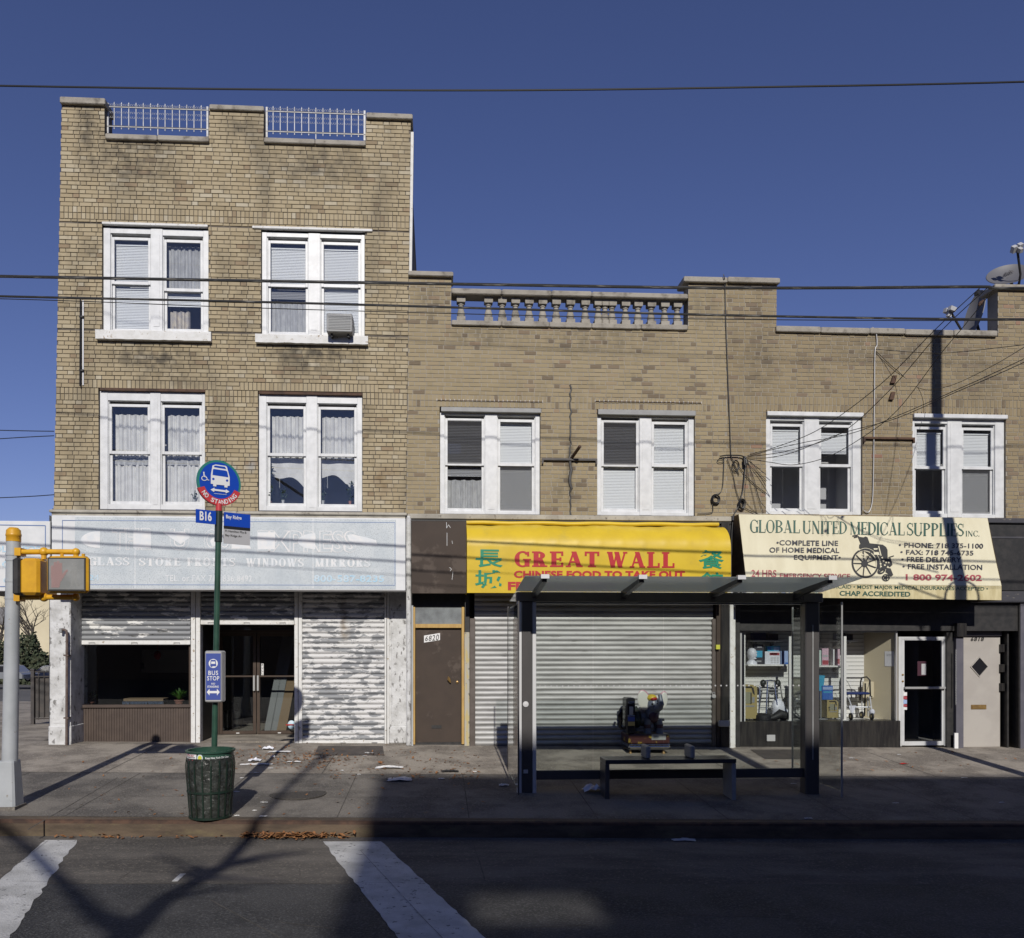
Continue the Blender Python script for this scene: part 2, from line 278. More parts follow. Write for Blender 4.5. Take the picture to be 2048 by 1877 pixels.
# ------------------------------------------------------------------ mesh building
BASE = {}
class MB:
    def __init__(s): s.v = []; s.f = []; s.m = []; s.eps = 0
    def add(s, vs_, fs, m=0):
        o = len(s.v); s.v += [V(p) for p in vs_]
        for f in fs: s.f.append([o + i for i in f]); s.m.append(m)
        return s
    def hexa(s, p, m=0):  # p: 8 points, bottom 4 then top 4
        return s.add(p, [(0, 3, 2, 1), (4, 5, 6, 7), (0, 1, 5, 4), (1, 2, 6, 5), (2, 3, 7, 6), (3, 0, 4, 7)], m)
    def box(s, x0, x1, y0, y1, z0, z1, m=0):
        return s.hexa([(x0, y0, z0), (x1, y0, z0), (x1, y1, z0), (x0, y1, z0), (x0, y0, z1), (x1, y0, z1), (x1, y1, z1), (x0, y1, z1)], m)
    def bbox(s, x0, x1, y0, y1, z0, z1, b=.01, m=0):  # box with chamfered vertical and top edges
        pts = lambda i, z: [(x0 + i + b, y0 + i, z), (x1 - i - b, y0 + i, z), (x1 - i, y0 + i + b, z), (x1 - i, y1 - i - b, z), (x1 - i - b, y1 - i, z), (x0 + i + b, y1 - i, z), (x0 + i, y1 - i - b, z), (x0 + i, y0 + i + b, z)]
        s.loft([pts(b, z0), pts(0, z0 + b), pts(0, z1 - b), pts(b, z1)], m); return s
    def loft(s, rings, m=0, caps=True, closed=True):
        o = len(s.v); n = len(rings[0])
        for r in rings: s.v += [V(p) for p in r]
        for i in range(len(rings) - 1):
            for j in range(n if closed else n - 1):
                k = (j + 1) % n
                s.f.append([o + i * n + j, o + i * n + k, o + (i + 1) * n + k, o + (i + 1) * n + j]); s.m.append(m)
        if caps and closed:
            s.f.append([o + j for j in range(n)][::-1]); s.m.append(m)
            s.f.append([o + (len(rings) - 1) * n + j for j in range(n)]); s.m.append(m)
        return s
    def quad(s, a, b, c, d, m=0): return s.add([a, b, c, d], [(0, 1, 2, 3)], m)
    def tube(s, path, r, n=8, m=0, caps=True):
        path = [V(p) for p in path]; rs = r if isinstance(r, (list, tuple)) else [r] * len(path)
        rings = []; up = None
        for i, p in enumerate(path):
            t = (path[min(i + 1, len(path) - 1)] - path[max(i - 1, 0)]).normalized()
            if up is None:
                up = t.orthogonal().normalized()
            up = (up - t * up.dot(t))
            up = up.normalized() if up.length > 1e-6 else t.orthogonal().normalized()
            sd = t.cross(up)
            rings.append([p + (up * math.cos(a) + sd * math.sin(a)) * rs[i] for a in [2 * math.pi * k / n for k in range(n)]])
        return s.loft(rings, m, caps)
    def lathe(s, c, prof, n=16, m=0, axis='Z', caps=True):
        c = V(c); rings = []
        for r, h in prof:
            ring = []
            for k in range(n):
                a = 2 * math.pi * k / n; x, y = r * math.cos(a), r * math.sin(a)
                ring.append(c + (V((x, y, h)) if axis == 'Z' else V((x, h, y)) if axis == 'Y' else V((h, x, y))))
            rings.append(ring)
        return s.loft(rings, m, caps)
    def ball(s, c, r, nu=14, nv=9, m=0, rot=None):
        c = V(c); r = V(r) if not isinstance(r, (int, float)) else V((r, r, r)); rings = []
        for i in range(nv + 1):
            ph = math.pi * (i / nv - .5) * .995
            ring = []
            for k in range(nu):
                a = 2 * math.pi * k / nu
                p = V((r.x * math.cos(ph) * math.cos(a), r.y * math.cos(ph) * math.sin(a), r.z * math.sin(ph)))
                ring.append(c + (rot @ p if rot else p))
            rings.append(ring)
        return s.loft(rings, m)
    def prism(s, pts, d, m=0):  # polygon (3d points) extruded by vector d
        n = len(pts); pts = [V(p) for p in pts]; d = V(d)
        return s.add(pts + [p + d for p in pts], [tuple(range(n))[::-1], tuple(range(n, 2 * n))] + [(i, (i + 1) % n, n + (i + 1) % n, n + i) for i in range(n)], m)
    def text(s, body, mp, m=0, bold=0.0, shear=0.0, space=1.0, flipcheck=True):
        vv, ff = text_data(body, bold, shear, space)
        s.add([mp(a, b) for a, b in vv], ff, m); return s
    def serif(s, body, mp, m=0, thick=.2, thin=.08, sl=.07, sh=.07, gap=.14, space=.45, squeeze=1.0):
        polys, W = serif_data(body, thick, thin, sl, sh, gap, space)
        for i, pl in enumerate(polys):
            s.add([mp(x / W, z, i * 2e-5) for x, z in pl], [tuple(range(len(pl)))], m)
        return s
def build(name, mb, mats, parent=None, base=None, smooth=False):
    me = bpy.data.meshes.new(name)
    if parent is not None: b = BASE[parent.name]
    elif base is not None: b = V(base)
    else:
        xs = [p.x for p in mb.v]; ys = [p.y for p in mb.v]; z_ = [p.z for p in mb.v]
        b = V(((min(xs) + max(xs)) / 2, (min(ys) + max(ys)) / 2, min(z_)))
    me.from_pydata([tuple(p - b) for p in mb.v], [], mb.f)
    for k in (mats if isinstance(mats, (list, tuple)) else [mats]): me.materials.append(MT[k])
    me.polygons.foreach_set('material_index', mb.m)
    if smooth: me.polygons.foreach_set('use_smooth', [True] * len(mb.f))
    me.update()
    if smooth:
        try: me.set_sharp_from_angle(angle=R(40))
        except Exception: pass
    o = bpy.data.objects.new(name, me); COL.objects.link(o)
    if parent is not None: o.parent = parent
    else: o.location = b
    BASE[o.name] = b
    return o
def tag(o, label, cat, group=None, kind=None):
    o['label'] = label; o['category'] = cat
    if group: o['group'] = group
    if kind: o['kind'] = kind
    return o
def struct(o): o['kind'] = 'structure'; return o
def thing(name, label, cat, base, group=None):
    o = bpy.data.objects.new(name, None); COL.objects.link(o); o.location = V(base); o.empty_display_size = .2
    BASE[o.name] = V(base); return tag(o, label, cat, group)
def dup(o, parent=None):
    c = o.copy(); COL.objects.link(c); c.parent = parent; BASE[c.name] = BASE[o.name]
    for ch in list(o.children): dup(ch, c)
    return c

_tc = {}
def text_data(body, bold, shear, space):
    k = (body, bold, shear, space)
    if k in _tc: return _tc[k]
    cu = bpy.data.curves.new('t', 'FONT'); cu.body = body; cu.size = 1; cu.offset = bold; cu.shear = shear; cu.space_character = space; cu.resolution_u = 3
    ob = bpy.data.objects.new('t', cu); COL.objects.link(ob)
    dg = bpy.context.evaluated_depsgraph_get(); dg.update()
    ev = ob.evaluated_get(dg); me = ev.to_mesh()
    vv = [(v.co.x, v.co.y) for v in me.vertices]; ff = [tuple(p.vertices) for p in me.polygons]
    ev.to_mesh_clear(); bpy.data.objects.remove(ob); bpy.data.curves.remove(cu)
    x0 = min(a for a, b in vv); x1 = max(a for a, b in vv); y0 = min(b for a, b in vv); y1 = max(b for a, b in vv)
    vv = [((a - x0) / (x1 - x0), (b - y0) / (y1 - y0)) for a, b in vv]
    _tc[k] = (vv, ff); return vv, ff
# bounding box of a line of text -> a quadrilateral given by its corners
def qmap(tl, tr, bl, br, n=None):
    tl, tr, bl, br = V(tl), V(tr), V(bl), V(br)
    n = n if n is not None else (br - bl).cross(tl - bl).normalized()
    def f(u, v, e=0): return bl.lerp(br, u).lerp(tl.lerp(tr, u), v) + n * (e)
    return f
def tmap(x0, y0, x1, y1, Y, y0r=None, y1r=None, off=.004):
    y0r = y0 if y0r is None else y0r; y1r = y1 if y1r is None else y1r
    return qmap(P(x0, y0, Y - off), P(x1, y0r, Y - off), P(x0, y1, Y - off), P(x1, y1r, Y - off), V((0, -1, 0)))

# letters drawn as stems, bars, diagonals and arcs with bracketed ends
def serif_data(body, tk, tn, sl, sh, gap, space):
    polys = []; x = 0
    def q(a, b, c, d): polys.append([a, b, c, d])
    def H(x0, x1, z, t): q((x0, z), (x1, z), (x1, z + t), (x0, z + t))
    def ST(xc, t=tk, bot=True, top=True):
        q((xc - t / 2, 0), (xc + t / 2, 0), (xc + t / 2, 1), (xc - t / 2, 1))
        if bot: H(xc - t / 2 - sl, xc + t / 2 + sl, 0, sh)
        if top: H(xc - t / 2 - sl, xc + t / 2 + sl, 1 - sh, sh)
    def D(x0, z0, x1, z1, t): q((x0 - t / 2, z0), (x0 + t / 2, z0), (x1 + t / 2, z1), (x1 - t / 2, z1))
    def TICK(xc, z0, z1, t=None): t = t or max(sh, tn); q((xc - t / 2, z0), (xc + t / 2, z0), (xc + t / 2, z1), (xc - t / 2, z1))
    def ARC(cx, cz, rx, rz, a0, a1, n=18):
        for i in range(n):
            p = []
            for a in (a0 + (a1 - a0) * i / n, a0 + (a1 - a0) * (i + 1) / n):
                c, s_ = math.cos(R(a)), math.sin(R(a)); t = tn + (tk - tn) * abs(c) ** 1.4
                p.append(((cx + rx * c, cz + rz * s_), (cx + (rx - t) * c, cz + (rz - min(t, tn * 1.15)) * s_)))
            q(p[0][0], p[1][0], p[1][1], p[0][1])
    m_ = tk / 2 + sl
    for ch in body:
        x0 = len(polys); wd = .6
        if ch == ' ': x += space; continue
        if ch == 'I': wd = 2 * m_; ST(m_)
        elif ch == 'L': wd = m_ + .48; ST(m_); H(m_, wd, 0, tn); TICK(wd - sh / 2, 0, .3)
        elif ch in 'EF':
            wd = m_ + .46; ST(m_); H(m_, wd, 1 - tn, tn); TICK(wd - sh / 2, .72, 1); H(m_, wd - .14, .5 - tn / 2, tn); TICK(wd - .14, .38, .62)
            if ch == 'E': H(m_, wd, 0, tn); TICK(wd - sh / 2, 0, .28)
        elif ch == 'T': wd = .72; ST(.36, top=False); H(0, wd, 1 - tn, tn); TICK(sh / 2, .72, 1); TICK(wd - sh / 2, .72, 1)
        elif ch == 'H': wd = .78; ST(m_); ST(wd - m_); H(m_, wd - m_, .5 - tn / 2, tn)
        elif ch == 'N': wd = .82; ST(m_, tn); ST(wd - m_, tn); D(m_, 1, wd - m_, 0, tk)
        elif ch == 'M': wd = 1.0; ST(m_, tn); ST(wd - m_); D(m_, 1, wd / 2 - .02, 0, tk * .9); D(wd / 2, 0, wd - m_, 1, tn)
        elif ch == 'A': wd = .82; D(.13, 0, .40, 1, tn); D(.82 - .15, 0, .40, 1, tk); H(.2, .62, .28, tn); H(.0, .26, 0, sh); H(.52, .84, 0, sh)
        elif ch == 'W':
            wd = 1.1; D(.15, 1, .33, 0, tk); D(.33, 0, .55, 1, tn); D(.52, 1, .72, 0, tk); D(.72, 0, .97, 1, tn); H(0, .3, 1 - sh, sh); H(.40, .64, 1 - sh, sh); H(.86, 1.1, 1 - sh, sh)
        elif ch == 'D': wd = .76; ST(m_); ARC(m_, .5, wd - m_, .5, -90, 90)
        elif ch in 'BPR':
            wd = .68; ST(m_); ARC(m_ + .08, .74, wd - m_ - .12, .26, -90, 90); H(m_, m_ + .08, 1 - tn, tn); H(m_, m_ + .08, .48, tn)
            if ch == 'B': ARC(m_ + .08, .265, wd - m_ - .08, .265, -90, 90); H(m_, m_ + .08, 0, tn)
            if ch == 'R': D(m_ + .2, .5, wd - tk / 2, 0, tk); H(wd - tk - sl, wd + sl, 0, sh); wd += sl
        elif ch in 'OQ': wd = .78; ARC(.39, .5, .39, .52, 0, 360, 30)
        elif ch in 'CG':
            wd = .74; ARC(.4, .5, .4, .52, 42, 318, 26); TICK(wd - sh / 2 - .02, .68, .98)
            if ch == 'G': q((wd - tk, .02), (wd, .02), (wd, .42), (wd - tk, .42)); H(wd - tk - sl, wd + sl, .42, sh)
            else: TICK(wd - .03, .12, .3)
        elif ch == 'U': wd = .8; q((m_ - tk / 2, .3), (m_ + tk / 2, .3), (m_ + tk / 2, 1), (m_ - tk / 2, 1)); H(0, 2 * m_, 1 - sh, sh); q((wd - m_ - tn / 2, .3), (wd - m_ + tn / 2, .3), (wd - m_ + tn / 2, 1), (wd - m_ - tn / 2, 1)); H(wd - 2 * m_, wd, 1 - sh, sh); ARC(wd / 2, .32, wd / 2 - m_ + tk / 2, .34, 180, 360)
        elif ch == 'S':
            wd = .58; n = 26; cl = []
            for i in range(n + 1):
                t = i / n
                a = R(40 + 230 * t / .5) if t < .5 else R(90 - 230 * (t - .5) / .5)
                cl.append((.29 + .22 * math.cos(a), .75 + .21 * math.sin(a)) if t < .5 else (.29 + .24 * math.cos(a), .27 + .22 * math.sin(a)))
            cl[n // 2] = (.29, .515)
            for i in range(n):
                mid = 1 - abs((i + .5) / n - .5) * 2; t_ = tn * .8 + (tk - tn) * (.25 + .75 * mid ** .8)
                (ax, az), (bx, bz) = cl[i], cl[i + 1]
                q((ax, az - t_ / 2 * .8), (bx, bz - t_ / 2 * .8), (bx, bz + t_ / 2 * .8), (ax, az + t_ / 2 * .8)) if abs(bx - ax) > abs(bz - az) else q((ax - t_ / 2, az), (ax + t_ / 2, az), (bx + t_ / 2, bz), (bx - t_ / 2, bz))
            TICK(wd - .06, .7, .98); TICK(.04, .03, .32)
        elif ch == '.': wd = tk; H(0, tk, 0, tk * .7)
        for k in range(x0, len(polys)): polys[k] = [(a + x, b) for a, b in polys[k]]
        x += wd + gap
    return polys, x - gap

# ------------------------------------------------------------------ ground, road, kerb, pavement
def sheet(name, xs, ys, f, m, base=(0, 0, 0)):
    mb = MB(); pts = [(x, y, f(x, y)) for y in ys for x in xs]; n = len(xs)
    mb.add(pts, [(j * n + i, j * n + i + 1, (j + 1) * n + i + 1, (j + 1) * n + i) for j in range(len(ys) - 1) for i in range(n - 1)])
    return struct(build(name, mb, m, base=base))
XS = [-300, -25, -15, -10, -8, -7, -6, -4, -2, 0, 2, 4, 6, 8, 10, 12, 15, 25, 300]
def zground(x, y):
    if y > .5: return max(-1.4, zs(x, y) - .05)
    if y < KY: return zr(x, max(y, -16)) - .03
    return zr(x, KY) - .03 if y < -.5 else zs(x, 0) - .1
sheet('ground', XS, [-300, -60, -30, -16, -10, KY, -.6, .5, .6, 8, 15, 30, 48, 60, 120, 600], zground, 'earth')
GUT = -6.75
sheet('road', [x for x in XS if abs(x) < 100] , [-24, -20, -16, -14, -12, -10, -9, -8, -7.5, -7, GUT], lambda x, y: zr(x, y), 'asphalt')
sheet('road_gutter', [x for x in XS if abs(x) < 100], [GUT, -6, -5.5, KY], lambda x, y: zr(x, y) + .001, 'gutter')
SX = [-25, -15, -10, -8, -7, -6, -4, -2, 0, 2, 4, 6, 8, 10, 12, 15, 25]
KW = .17
mb = MB()
def slab(xs, ys, mi):
    for i in range(len(xs) - 1):
        for j in range(len(ys) - 1):
            c = [(xs[i], ys[j]), (xs[i + 1], ys[j]), (xs[i + 1], ys[j + 1]), (xs[i], ys[j + 1])]
            mb.add([(a, b, zs(a, b)) for a, b in c], [(0, 1, 2, 3)], mi)
YB = -2.35
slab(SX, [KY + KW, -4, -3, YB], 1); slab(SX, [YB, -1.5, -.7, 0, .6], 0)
slab([-25, -15, -10, -8, -6.9], [.6, 3, 6, 9, 14], 0)
def joint(a, b, wd=.012):
    a, b = V(a), V(b); d = (b - a).normalized(); n = V((-d.y, d.x)) * wd / 2; k = max(2, int((b - a).length / .8))
    for i in range(k):
        p, q_ = a.lerp(b, i / k), a.lerp(b, (i + 1) / k)
        mb.add([(c.x, c.y, zs(c.x, c.y) + .003) for c in (p - n, q_ - n, q_ + n, p + n)], [(0, 1, 2, 3)], 2)
joint((-25, YB), (25, YB)); joint((-25, KY + KW + .004), (25, KY + KW + .004), .008)
jx = -7.2
for k in range(15):
    x = jx + k * 1.52
    joint((x + random.uniform(-.03, .03), KY + KW), (x, YB)); 
    if k % 2 == 0: joint((x - .5, YB), (x - .5, .1))
joint((-25, -3.75), (25, -3.75), .007)
for (pa, pb) in (((56, 1660), (235, 1556)),): 
    a, b = G(*pa), G(*pb); joint((a.x, a.y), (b.x, b.y), .016)
struct(build('sidewalk', mb, ['sidewalk', 'sidewalk2', 'joint'], base=(0, 0, 0)))
mb = MB()
for i in range(len(SX) - 1):
    r = []
    for x in (SX[i], SX[i + 1]):
        zt, zb = zs(x, KY + KW), zr(x, KY)
        r.append([(x, KY + KW, zt), (x, KY + .03, zt), (x, KY + .005, zt - .012), (x, KY, zt - .04), (x, KY - .012, zb - .02)])
    for j in range(4): mb.add([r[0][j], r[0][j + 1], r[1][j + 1], r[1][j]], [(0, 1, 2, 3)], 1 if j in (1, 2) else 0)
struct(build('kerb', mb, ['kerb', 'rust'], base=(0, 0, 0)))
def road_patch(name, pts, m, up=.004):
    mb = MB(); q = [G(x, y, zr) for x, y in pts]
    mb.add([(p.x, p.y, p.z + up) for p in q], [tuple(range(len(q)))]); return struct(build(name, mb, m))
random.seed(3)
def rough_edge(a, b, n, amp):
    return [(a[0] + (b[0] - a[0]) * i / n + (random.uniform(-amp, amp) if 0 < i < n else 0), a[1] + (b[1] - a[1]) * i / n) for i in range(n + 1)]
road_patch('crosswalk_marking', rough_edge((91, 1681), (-260, 1990), 40, 2.5) + rough_edge((-60, 1990), (154, 1681), 44, 4), 'roadpaint')
road_patch('crosswalk_marking', rough_edge((646, 1684), (860, 1960), 44, 2.6) + rough_edge((1060, 1960), (762, 1684), 44, 2.4), 'roadpaint')
mb = MB()                                             # cracks and joints of the concrete bus lane
def road_line(a, b, wd=.015, up=.003):
    a, b = G(*a, zr), G(*b, zr); d = (b - a).normalized(); n = V((-d.y, d.x, 0)) * wd / 2; k = 6; pts = []
    pr = a
    for i in range(1, k + 1):
        q_ = a.lerp(b, i / k) + (n * random.uniform(-1.5, 1.5) if i < k else V((0, 0, 0)))
        mb.add([(c.x, c.y, zr(c.x, c.y) + up) for c in (pr - n, q_ - n, q_ + n, pr + n)], [(0, 1, 2, 3)]); pr = q_
for a, b in (((948, 1690), (970, 1764)), ((1290, 1690), (1620, 1764)), ((1480, 1735), (1515, 1764)), ((1600, 1690), (1830, 1764)), ((600, 1738), (596, 1764)), ((270, 1738), (235, 1762)), ((0, 1766), (420, 1768)), ((420, 1768), (800, 1767)), ((400, 1756), (372, 1745))):
    road_line(a, b, .012)
for a, b in (((96, 1683), (-10, 1764)), ((721, 1703), (800, 1788)), ((806, 1795), (900, 1895)), ((40, 1764), (110, 1766)), ((700, 1767), (812, 1767))): road_line(a, b, .0035, .008)
for a, b in (((420, 1800), (560, 1877)), ((1180, 1800), (1320, 1830)), ((1320, 1830), (1560, 1835)), ((980, 1860), (1180, 1850)), ((560, 1845), (700, 1862))): road_line(a, b, .010, .003)
struct(build('road_crack', mb, 'joint', base=(0, 0, 0)))
p = G(358, 1756, zr); mb = MB(); mb.box(p.x - .025, p.x + .025, p.y - .12, p.y + .12, p.z + .003, p.z + .005)
struct(build('road_paint_tick', mb, 'roadpaint'))

# ------------------------------------------------------------------ brick walls
def line(p0, p1, Y=0):
    a, b = P(*p0, Y), P(*p1, Y); return lambda z: a.x + (b.x - a.x) * (z - a.z) / (b.z - a.z)
def segs(xl, xr, z, holes, za=None, zb=None):
    out = [[xl, xr]]
    for (a, b, c, d) in holes:
        if c < z < d:
            n = []
            for s, e in out:
                if b <= s or a >= e: n.append([s, e]); continue
                if a > s: n.append([s, a])
                if b < e: n.append([b, e])
            out = n
    return out
def bricks(mb, xl, xr, z0, z1, holes=(), mi=0, pitch=.0715, seed=1, yf=0.0):
    rnd = random.Random(seed); n = max(1, round((z1 - z0) / pitch)); h = (z1 - z0) / n; S, Hh, g = .2, .092, .0125
    for k in range(n):
        a, b = z0 + k * h, z0 + (k + 1) * h; zc = (a + b) / 2
        L, Rr = xl(zc), xr(zc)
        for s, e in segs(L, Rr, zc, holes):
            lo, hi = a + g / 2, b - g / 2
            for (hx0, hx1, hz0, hz1) in holes:
                if hx0 < e - .01 and hx1 > s + .01:
                    if hz0 > zc and hz0 < hi: hi = hz0
                    if hz1 < zc and hz1 > lo: lo = hz1
            per = S + Hh + 2 * g; x = math.floor((s - L) / per) * per + L - (per / 2 + .05 if k % 2 else 0) - per + (0.02 * math.sin(k * 2.3)); st = True
            while x < e:
                w_ = S if st else Hh; a_, b_ = max(x, s), min(x + w_, e)
                if b_ - a_ > .022:
                    y = yf - rnd.uniform(0, .004); j = [rnd.uniform(-.0016, .0016) for _ in range(4)]
                    mb.add([(a_ + j[0], y, lo + j[1]), (b_ + j[2], y - j[3], lo + j[0]), (b_ + j[1], y, hi + j[3]), (a_ + j[3], y + j[2] * .6, hi + j[2]),
                            (a_, yf + .014, lo), (b_, yf + .014, lo), (b_, yf + .014, hi), (a_, yf + .014, hi)],
                           [(0, 1, 2, 3), (0, 4, 5, 1), (1, 5, 6, 2), (2, 6, 7, 3), (3, 7, 4, 0)], mi)
                x += w_ + g; st = not st
def soldiers(mb, x0, x1, z0, z1, rows, mi=0, seed=5, holes=(), yf=0.0, pitch=.0715):
    rnd = random.Random(seed); g = .012; h = (z1 - z0) / rows
    for r in range(rows):
        a, b = z0 + r * h + g / 2, z0 + (r + 1) * h - g / 2
        for s, e in segs(x0, x1, (a + b) / 2, holes):
            n = max(1, round((e - s) / pitch)); w_ = (e - s) / n
            for i in range(n):
                p_, q_ = s + i * w_ + g / 2, s + (i + 1) * w_ - g / 2; y = yf - rnd.uniform(0, .005)
                mb.add([(p_, y, a), (q_, y, a), (q_, y, b), (p_, y, b), (p_, yf + .014, a), (q_, yf + .014, a), (q_, yf + .014, b), (p_, yf + .014, b)],
                       [(0, 1, 2, 3), (0, 4, 5, 1), (1, 5, 6, 2), (2, 6, 7, 3), (3, 7, 4, 0)], mi)
FLUSH = [.012]
def mortar(mb, xl, xr, z0, z1, holes, mi, yf=None):
    yf = FLUSH[0] if yf is None else yf
    zz = sorted({z0, z1} | {z for h in holes for z in h[2:] if z0 < z < z1})
    for a, b in zip(zz, zz[1:]):
        for s, e in segs(xl((a + b) / 2), xr((a + b) / 2), (a + b) / 2, holes):
            sl = abs(s - xl((a + b) / 2)) < 1e-6; er = abs(e - xr((a + b) / 2)) < 1e-6
            mb.quad((xl(a) if sl else s, yf, a), (xr(a) if er else e, yf, a), (xr(b) if er else e, yf, b), (xl(b) if sl else s, yf, b), mi)
def reveal(mb, h, mi, d=.2, y=.009):
    x0, x1, z0, z1 = h
    mb.quad((x0, y, z0), (x0, d, z0), (x0, d, z1), (x0, y, z1), mi); mb.quad((x1, y, z0), (x1, y, z1), (x1, d, z1), (x1, d, z0), mi)
    mb.quad((x0, y, z1), (x0, d, z1), (x1, d, z1), (x1, y, z1), mi); mb.quad((x0, y, z0), (x1, y, z0), (x1, d, z0), (x0, d, z0), mi)

# ------------------------------------------------------------------ windows
def wavy(mb, x0, x1, z0, z1, y, amp=.02, waves=7, m=0, ph=0, scal=.0, nseg=70):
    top = []; bot = []
    for i in range(nseg + 1):
        u = i / nseg; x = x0 + (x1 - x0) * u; yy = y + amp * math.sin(u * waves * 6.283 + ph) + amp * .5 * math.sin(u * waves * 2.7 * 6.283 + 1)
        dz = scal * abs(math.sin(u * waves * 3.14 + ph))
        top.append((x, yy, z1 - dz)); bot.append((x, yy * 1.0 + .01, z0 + dz * .5))
    mb.loft([bot, top], m, caps=False, closed=False)
def slats(mb, x0, x1, z0, z1, y, m=0, pitch=.027, tilt=74):
    n = int((z1 - z0) / pitch); c, s = math.cos(R(tilt)) * .0145, math.sin(R(tilt)) * .0145
    for i in range(n):
        z = z0 + (i + .5) * pitch; mb.quad((x0, y - c, z - s), (x1, y - c, z - s), (x1, y + c, z + s), (x0, y + c, z + s), m)
    mb.box(x0, x1, y - .015, y + .015, z1 - .03, z1, m)
def window(bld, fr, opens, meets, sill=None, head=None, treat=(), label=None, deep=.9, seamed=False):
    """fr: outer frame in photo pixels; opens: [(xl, xr, top, bottom)]; meets: meeting rail height per opening"""
    X0, X1, Z0, Z1 = rect(*fr)
    O = [rect(o[0], o[2], o[1], o[3]) for o in opens]
    yF, yB = .035, .15
    mb = MB()
    zt = min(o[3] for o in O); zb = max(o[2] for o in O)
    xs = [X0] + [v for o in O for v in (o[0], o[1])] + [X1]
    for i in range(0, len(xs), 2):
        dy = 0 if i in (0, len(xs) - 2) else -.008
        mb.bbox(xs[i], xs[i + 1], yF + dy, yB, Z0, Z1, .006)
        if i not in (0, len(xs) - 2): mb.box(xs[i] + .05, xs[i + 1] - .05, yF + dy - .006, yF, Z0 + .1, Z1 - .1)
    for o in O:
        mb.box(o[0], o[1], yF + .004, yB, o[3], Z1 - .001); mb.box(o[0], o[1], yF + .004, yB, Z0 + .001, o[2])
        mb.box(o[0], o[0] + .012, yF + .03, yB, o[2], o[3]); mb.box(o[1] - .012, o[1], yF + .03, yB, o[2], o[3])
    wo = build('window', mb, 'white', bld)
    if label: wo['label'] = label
    for k, (o, my) in enumerate(zip(O, meets)):
        a, b, c, d = o; a += .013; b -= .013; zm = P((opens[k][0] + opens[k][1]) / 2, my, .08).z
        tt, tb = treat[k] if k < len(treat) else ('blind', 'blind')
        for part, (s0, s1, y) in enumerate(((zm - .025, d - .055, .065), (c, zm + .025, .098))):
            m2 = MB(); r_ = .042
            m2.bbox(a, a + r_, y, y + .03, s0, s1, .004); m2.bbox(b - r_, b, y, y + .03, s0, s1, .004)
            m2.box(a + r_, b - r_, y + .001, y + .029, s0, s0 + (.05 if part == 0 else .06)); m2.box(a + r_, b - r_, y + .001, y + .029, s1 - (.045 if part == 0 else .05), s1)
            if part == 1: m2.box((a + b) / 2 - .03, (a + b) / 2 + .03, y - .008, y + .001, s1 - .028, s1 - .014)
            build('sash', m2, 'white', wo)
            m3 = MB(); m3.box(a + r_ - .004, b - r_ + .004, y + .012, y + .017, s0 + .03, s1 - .03); build('pane', m3, 'glass', wo)
            t = (tt, tb)[part]; x0, x1, z0, z1 = a + .03, b - .03, s0 + .02, s1 - .01
            m4 = MB(); yy = .155
            if t == 'blind': slats(m4, x0, x1, z0 - .03, z1 - .03, yy); build('blind', m4, 'blind', wo)
            elif t == 'blindlow': slats(m4, x0, x1, z0 - .03, z1 - .07, yy); build('blind', m4, 'blind', wo)
            elif t == 'blindhalf': slats(m4, x0, x1, z0 + (z1 - z0) * .32, z1 - .12, yy); build('blind', m4, 'blind', wo)
            elif t == 'blindgrey': slats(m4, x0, x1, z0, z1, yy, tilt=50); build('blind', m4, 'blind_grey', wo)
            elif t in ('curtain', 'curtainlow'): wavy(m4, x0 + .02, x1 - .0, z0 - .06, z1 - (.13 if t == 'curtain' else .05), yy + .04, .018, 5, ph=k, scal=.010); build('curtain', m4, 'curtain', wo, smooth=True)
            elif t in ('sheerlow', 'sheergrey'):
                wavy(m4, x0, x1, z0 - .02, z1, yy + .05, .014, 6, ph=k); build('curtain', m4, 'curtain' if t == 'sheerlow' else 'curtain', wo, smooth=True)
                m5 = MB(); wavy(m5, x0, x1, z1 - .20, z1 - .09, yy + .03, .008, 3, ph=k + 1, scal=.012); build('curtain_heading', m5, 'lace', wo, smooth=True)
            elif t == 'lace': wavy(m4, x0, x1, z0, z1 - .05, yy + .03, .012, 6); build('curtain', m4, 'lace', wo, smooth=True)
            elif t == 'lacelow': wavy(m4, x0, x1, z0, z0 + (z1 - z0) * .68, yy + .03, .012, 4, scal=.015); slats(m4, x0, x1, z0 + (z1 - z0) * .74, z1, yy, 1); build('curtain', m4, ['lace', 'blind_grey'], wo)
            elif t == 'sheerhat':
                wavy(m4, x0 + .03, x0 + (x1 - x0) * .62, z0, z0 + (z1 - z0) * .52, yy + .04, .025, 3); build('curtain', m4, 'sheer', wo, smooth=True)
                m5 = MB(); slats(m5, x0, x1, z0 + (z1 - z0) * .62, z1, yy); build('blind', m5, 'blind', wo)
            elif t == 'drape':
                n = 24; top = []; bot = []
                for i in range(n + 1):
                    u = i / n; x = x0 + (x1 - x0) * u; sag = (z1 - z0) * (.30 * u ** 2 + .06 * math.sin(u * 7 + k * 2))
                    top.append((x, yy + .05, z1)); bot.append((x, yy + .08 + .02 * math.sin(u * 9), z0 + (z1 - z0) * .62 - sag * .8))
                m4.loft([bot, top], 0, False, False); build('curtain', m4, 'curtain', wo, smooth=True)
            if t in ('blindgrey', 'screen', 'blindscreen'):
                m6 = MB(); m6.box(a + r_, b - r_, y - .012, y - .009, s0 + .03, s1 - .03); build('insect_screen', m6, 'screen', wo)
                if t == 'blindscreen': slats(m4, x0, x1, z0, z1, yy); build('blind', m4, 'blind', wo)
    m7 = MB()
    a, b, c, d = X0 + .03, X1 - .03, Z0 + .02, Z1 - .02
